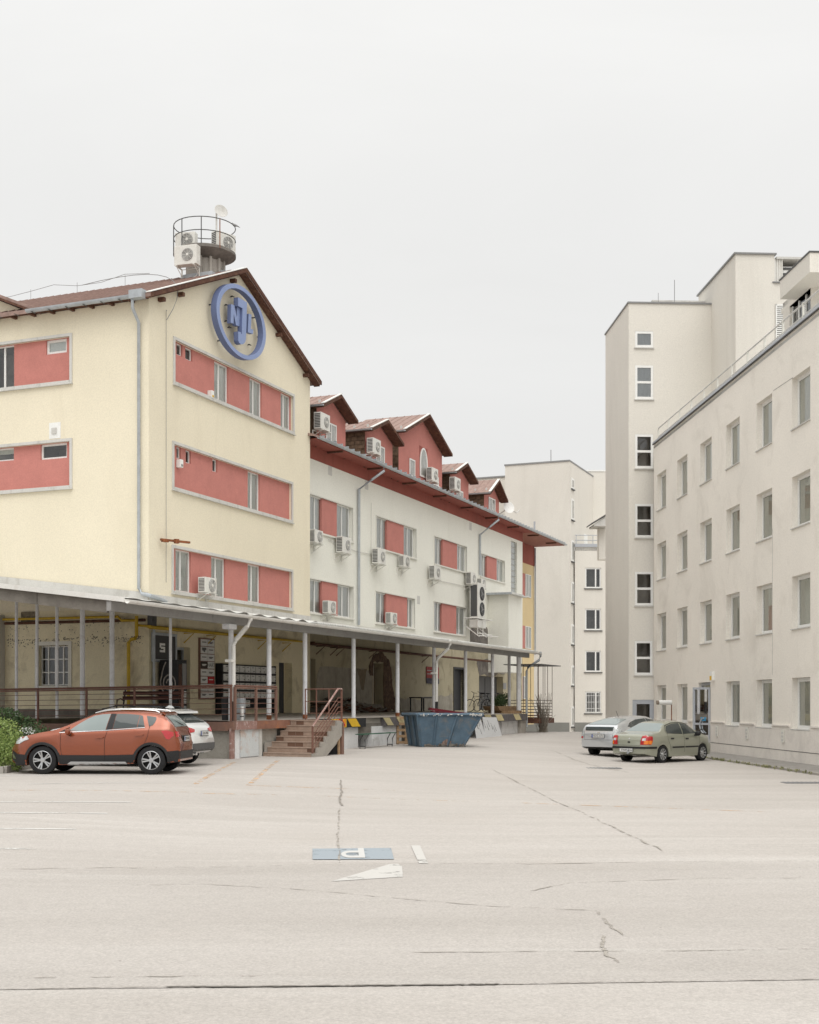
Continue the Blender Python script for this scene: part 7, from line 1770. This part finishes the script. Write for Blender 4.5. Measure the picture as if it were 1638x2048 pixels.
# ---- white compact crossover behind it
WH = carpaint('white_paint', (.66, .67, .66), metal=0, rough=.35)
top2 = sorted([(-2.22, .7), (-2.16, .93), (-2.05, 1.08), (-1.85, 1.24), (-1.6, 1.42), (-1.45, 1.475), (-1.0, 1.52), (-.3, 1.545), (.3, 1.53), (.55, 1.46), (1.0, 1.18), (1.2, 1.08), (1.9, .95), (2.15, .8), (2.22, .6)])
be2 = sorted([(-2.22, .66), (-2.05, 1.0), (-1.6, 1.06), (0, 1.0), (1.0, .95), (1.9, .85), (2.22, .55)])
kw2 = dict(front=2.22, rear=2.22, top=top2, belt=be2, bot=[(-2.22, .42), (-2.0, .33), (-1.6, .26), (1.6, .22), (2.22, .3)], wid=[(-2.22, .68), (-2.12, .80), (-1.9, .88), (-1.5, .90), (1.4, .90), (1.9, .82), (2.22, .6)], roofw=.72,
    wheels=(1.38, -1.38), wr=.34, paint=WH, lip=BLKP, rim='w2', rimfn=rim_mesh(.34, 10, .02), mirror=(.75, 1.03),
    panels=[('side_window', 'side', [(.95, 1.04), (.45, 1.38), (-.1, 1.42), (-.1, 1.05)], CGLASS), ('side_window', 'side', [(-.16, 1.42), (-.95, 1.38), (-1.0, 1.08), (-.16, 1.05)], CGLASS),
     ('side_window', 'side', [(-1.0, 1.37), (-1.3, 1.33), (-1.5, 1.2), (-1.47, 1.12), (-1.05, 1.09)], CGLASS),
     ('rear_window', 'rear', [(-.55, 1.40), (.55, 1.40), (.66, 1.14), (-.66, 1.14)], CGLASS, dict(mirror=False, off=.01)),
     ('tail_light', 'side', [(-1.62, 1.03), (-1.95, 1.06), (-2.2, .99), (-2.2, .90), (-1.85, .90)], LAMPR, dict(off=.012)), ('tail_light', 'rear', [(.42, .97), (.79, 1.04), (.79, .88), (.50, .90)], LAMPR, dict(off=.014)),
     ('rear_cladding', 'rear', [(-.86, .60), (.86, .60), (.84, .38), (-.84, .38)], DGREY, dict(mirror=False, off=.016)), ('rear_cladding', 'side', [(-1.72, .58), (-2.24, .66), (-2.24, .40), (-1.75, .28)], DGREY, dict(off=.014)),
     ('windscreen', 'top', [(1.05, 0), (1.05, .66), (.55, .56), (.5, 0)], CGLASS), ('reflector', 'side', [(-1.95, .72), (-2.12, .74), (-2.12, .71), (-1.95, .69)], LAMPR, dict(off=.014)),
     ('sill_cladding', 'side', [(.95, .42), (-.95, .42), (-.95, .26), (.95, .24)], DGREY, dict(off=.012)), ('grille', 'front', [(-.4, .8), (.4, .8), (.4, .6), (-.4, .6)], BLKP, dict(mirror=False)), ('headlight', 'side', [(2.15, .82), (1.7, .90), (1.8, .74), (2.15, .70)], LAMPW)])
yw2 = 14
c2x, c2y = -5.58-2.12*math.cos(R(yw2)), 34.35+2.12*math.sin(R(yw2))-.15
car2, *_ = make_car(kw2, frame(c2x, c2y, 180-yw2, gz(c2x, c2y)+.02), 'white crossover car mostly hidden behind the burnt orange one')
plate(car2, T(-2.25, 0, .80), 'LRX-905')
for s in (1, -1): MB().tube([(-1.4, s*.62, 1.49), (-1.2, s*.63, 1.56), (0, s*.64, 1.585), (.45, s*.62, 1.5)], .018, 6).build('roof_rail', BLKP, car2, smooth=True)
MB().prism([(-1.50, 1.46), (-1.78, 1.385), (-1.76, 1.44), (-1.5, 1.50)], -.62, .62).build('spoiler', WH, car2); MB().prism([(-1.1, 1.53), (-1.35, 1.52), (-1.3, 1.58), (-1.22, 1.6)], -.03, .03).build('roof_fin', WH, car2)
MB().tube([(-2.05, .55, .33), (-2.25, .55, .33)], .045, 10).build('exhaust', CHROME, car2)

# ---- sage green sedan, seen from its rear corner
SG = carpaint('sage_metallic_paint', (.33, .34, .27), metal=.4, rough=.36)
top3 = sorted([(-2.08, .68), (-2.05, .90), (-1.98, .965), (-1.7, .99), (-1.45, 1.02), (-1.35, 1.05), (-1.0, 1.25), (-.78, 1.355), (-.5, 1.40), (0, 1.425), (.35, 1.40), (.55, 1.34), (.95, 1.09), (1.12, .99), (1.3, .94), (1.75, .84), (1.95, .72), (2.06, .55)])
be3 = sorted([(-2.08, .64), (-2.0, .89), (-1.4, .935), (0, .915), (1.0, .875), (1.6, .80), (2.06, .52)])
tl3 = [(.50, .92), (.60, .94), (.72, .92), (.73, .84), (.73, .62), (.46, .62)]
kw3 = dict(front=2.07, rear=2.08, top=top3, belt=be3, bot=[(-2.08, .32), (-1.9, .26), (-1.4, .2), (1.5, .2), (2.07, .26)], wid=[(-2.08, .66), (-2.0, .74), (-1.8, .79), (-1.3, .82), (1.3, .82), (1.8, .76), (2.07, .55)], roofw=.70,
    wheels=(1.24, -1.23), wr=.29, paint=SG, lip=None, rim='s3', rimfn=rim_mesh(.29, 9, .020), mirror=(.72, .97), mirmat=BLKP,
    panels=[('side_window', 'side', [(.88, .97), (.45, 1.28), (.05, 1.33), (.02, .96)], CGLASS), ('side_window', 'side', [(-.03, .96), (-.02, 1.33), (-.45, 1.31), (-.78, 1.24), (-.95, 1.08), (-.92, .99)], CGLASS),
     ('window_seal', 'side', seamline(None, [(.93, .955), (.46, 1.305), (.05, 1.355), (-.45, 1.34), (-.82, 1.26), (-1.0, 1.07), (-.94, .965)], wd=.02), BLKP, dict(off=.005)),
     ('rear_window', 'rear', [(-.52, 1.33), (.52, 1.33), (.66, 1.06), (-.66, 1.06)], CGLASSL, dict(mirror=False, off=.008)),
     ('windscreen', 'top', [(.98, 0), (.98, .62), (.56, .53), (.5, 0)], CGLASS),
     ('tail_light', 'rear', tl3, LAMPR, dict(off=.012)), ('tail_light', 'side', [(-1.80, .90), (-2.0, .92), (-2.0, .62), (-1.90, .62), (-1.83, .72)], LAMPR, dict(off=.010)), ('indicator', 'side', [(-1.84, .76), (-2.0, .76), (-2.0, .64), (-1.89, .64)], LAMPO, dict(off=.016)),
     ('indicator', 'rear', [(.62, .76), (.73, .76), (.73, .64), (.60, .64)], LAMPO, dict(off=.018)),
     ('reversing_light', 'rear', [(.53, .84), (.66, .84), (.66, .76), (.53, .76)], LAMPW, dict(off=.018)),
     ('bumper_strip', 'rear', [(-.80, .56), (.80, .56), (.80, .49), (-.80, .49)], BLKP, dict(mirror=False, off=.022)), ('bumper_strip', 'side', [(-1.62, .56), (-2.08, .56), (-2.08, .49), (-1.62, .49)], BLKP, dict(off=.016)),
     ('side_moulding', 'side', [(.88, .54), (.06, .54), (.06, .49), (.88, .49)], BLKP, dict(off=.016)), ('side_moulding', 'side', [(.0, .54), (-.72, .54), (-.72, .49), (.0, .49)], BLKP, dict(off=.016)),
     ('panel_gap', 'side', seamline(None, [(.98, .90), (.98, .6), (.9, .34)]), SEAM, dict(off=.004)), ('panel_gap', 'side', seamline(None, [(.03, 1.0), (.03, .34)]), SEAM, dict(off=.004)),
     ('panel_gap', 'side', seamline(None, [(-.95, 1.0), (-.97, .8), (-.85, .6), (-.78, .4)]), SEAM, dict(off=.004)),
     ('panel_gap', 'rear', seamline(None, [(0, .60), (.45, .60), (.46, .75), (.49, .93)]), SEAM, dict(off=.004)),
     ('door_handle', 'side', [(.12, .82), (.28, .82), (.28, .77), (.12, .77)], BLKP, dict(off=.004, extr=.02)), ('door_handle', 'side', [(-.78, .84), (-.62, .84), (-.62, .79), (-.78, .79)], BLKP, dict(off=.004, extr=.02)),
     ('badge', 'rear', [(0, .86), (.03, .82), (0, .78), (-.03, .82)], CHROME, dict(mirror=False, off=.008)), ('boot_lock', 'rear', [(-.05, .73), (.05, .73), (.05, .68), (-.05, .68)], BLKP, dict(mirror=False, off=.01)),
     ('grille', 'front', [(-.4, .68), (.4, .68), (.4, .5), (-.4, .5)], BLKP, dict(mirror=False)), ('headlight', 'side', [(1.98, .72), (1.55, .78), (1.6, .62), (1.98, .6)], LAMPW)])
th3 = 45      # heading measured from +Y towards +X
def carframe(rx, ry, heading, rearoff, z): a = 90-heading; return frame(rx, ry, a, z)@T(rearoff, 0, 0)
car3, *_ = make_car(kw3, carframe(8.01, 43.8, th3, 1.23, gz(8.4, 44)), 'sage green saloon car seen from its rear corner at right, beside the pavement')
plate(car3, T(-2.12, .10, .375), 'TWM-216', blue=False)
MB().tube([(-2.05, -.02, .36), (-2.2, -.02, .34), (-2.2, -.02, .40)], .022, 6).lathe([(.001, .40), (.03, .41), (.03, .45), (.001, .46)], 10, M=T(-2.2, -.02, 0), cap=False).build('tow_bar', STEEL, car3)
# ---- silver hatchback behind it
SV = carpaint('silver_paint', (.62, .64, .66), metal=.65, rough=.28)
top4 = sorted([(-2.24, .72), (-2.2, .93), (-2.12, 1.10), (-2.0, 1.165), (-1.6, 1.28), (-1.2, 1.375), (-.7, 1.45), (-.2, 1.49), (.2, 1.48), (.5, 1.42), (1.0, 1.20), (1.4, 1.02), (1.9, .86), (2.15, .7), (2.24, .55)])
be4 = sorted([(-2.24, .68), (-2.1, .98), (-1.5, 1.02), (0, .95), (1.0, .9), (1.8, .78), (2.24, .5)])
kw4 = dict(front=2.23, rear=2.23, top=top4, belt=be4, bot=[(-2.24, .36), (-1.9, .27), (1.6, .2), (2.23, .25)], wid=[(-2.24, .70), (-2.15, .79), (-1.9, .85), (-1.4, .872), (1.3, .872), (1.8, .8), (2.23, .6)], roofw=.66,
    wheels=(1.35, -1.35), wr=.315, paint=SV, lip=None, rim='s4', rimfn=rim_mesh(.315, 7, .03), mirror=(.85, 1.0),
    panels=[('side_window', 'side', [(1.15, 1.02), (.6, 1.32), (-.02, 1.39), (-.02, 1.0)], CGLASS), ('side_window', 'side', [(-.06, 1.0), (-.06, 1.39), (-.7, 1.35), (-1.25, 1.22), (-1.5, 1.10), (-1.1, 1.03)], CGLASS),
     ('rear_window', 'top', [(-1.15, 0), (-1.15, .52), (-1.98, .60), (-1.98, 0)], CGLASSL, dict(off=.008)),
     ('lower_rear_window', 'rear', [(-.60, 1.09), (.60, 1.09), (.58, .95), (-.58, .95)], CGLASS, dict(mirror=False, off=.012)),
     ('tail_light', 'rear', [(.62, 1.06), (.77, 1.04), (.79, .82), (.77, .66), (.62, .68)], LAMPW, dict(off=.012)), ('tail_light', 'side', [(-1.95, 1.04), (-2.2, 1.02), (-2.2, .66), (-2.02, .70)], LAMPW, dict(off=.010)),
     ('brake_light', 'rear', [(.64, .74), (.79, .74), (.78, .66), (.64, .67)], LAMPR, dict(off=.018)), ('brake_light', 'side', [(-1.95, .73), (-2.2, .73), (-2.2, .67), (-2.0, .69)], LAMPR, dict(off=.016)),
     ('bumper_valance', 'rear', [(-.74, .36), (.74, .36), (.66, .27), (-.66, .27)], BLKP, dict(mirror=False, off=.014)), ('badge', 'rear', [(-.05, .90), (.05, .90), (.05, .86), (-.05, .86)], CHROME, dict(mirror=False, off=.01)),
     ('panel_gap', 'rear', seamline(None, [(0, .62), (.60, .62), (.60, .72), (.63, .98)]), SEAM, dict(off=.004)), ('windscreen', 'top', [(1.35, 0), (1.3, .66), (.62, .54), (.58, 0)], CGLASS),
     ('panel_gap', 'side', seamline(None, [(-.04, .98), (-.04, .35)]), SEAM, dict(off=.004)), ('headlight', 'side', [(2.1, .70), (1.6, .82), (1.65, .70), (2.1, .6)], LAMPW), ('grille', 'front', [(-.5, .4), (.5, .4), (.5, .3), (-.5, .3)], BLKP, dict(mirror=False))])
car4, *_ = make_car(kw4, carframe(7.42, 47.0, 42, 1.35, gz(7.6, 47)), 'silver hatchback car parked behind the sage green saloon')
plate(car4, T(-2.265, 0, .70), 'RDC-472')
MB().tube([(-.9, 0, 1.44), (-1.05, 0, 1.66)], .01, 4).build('aerial', BLKP, car4)
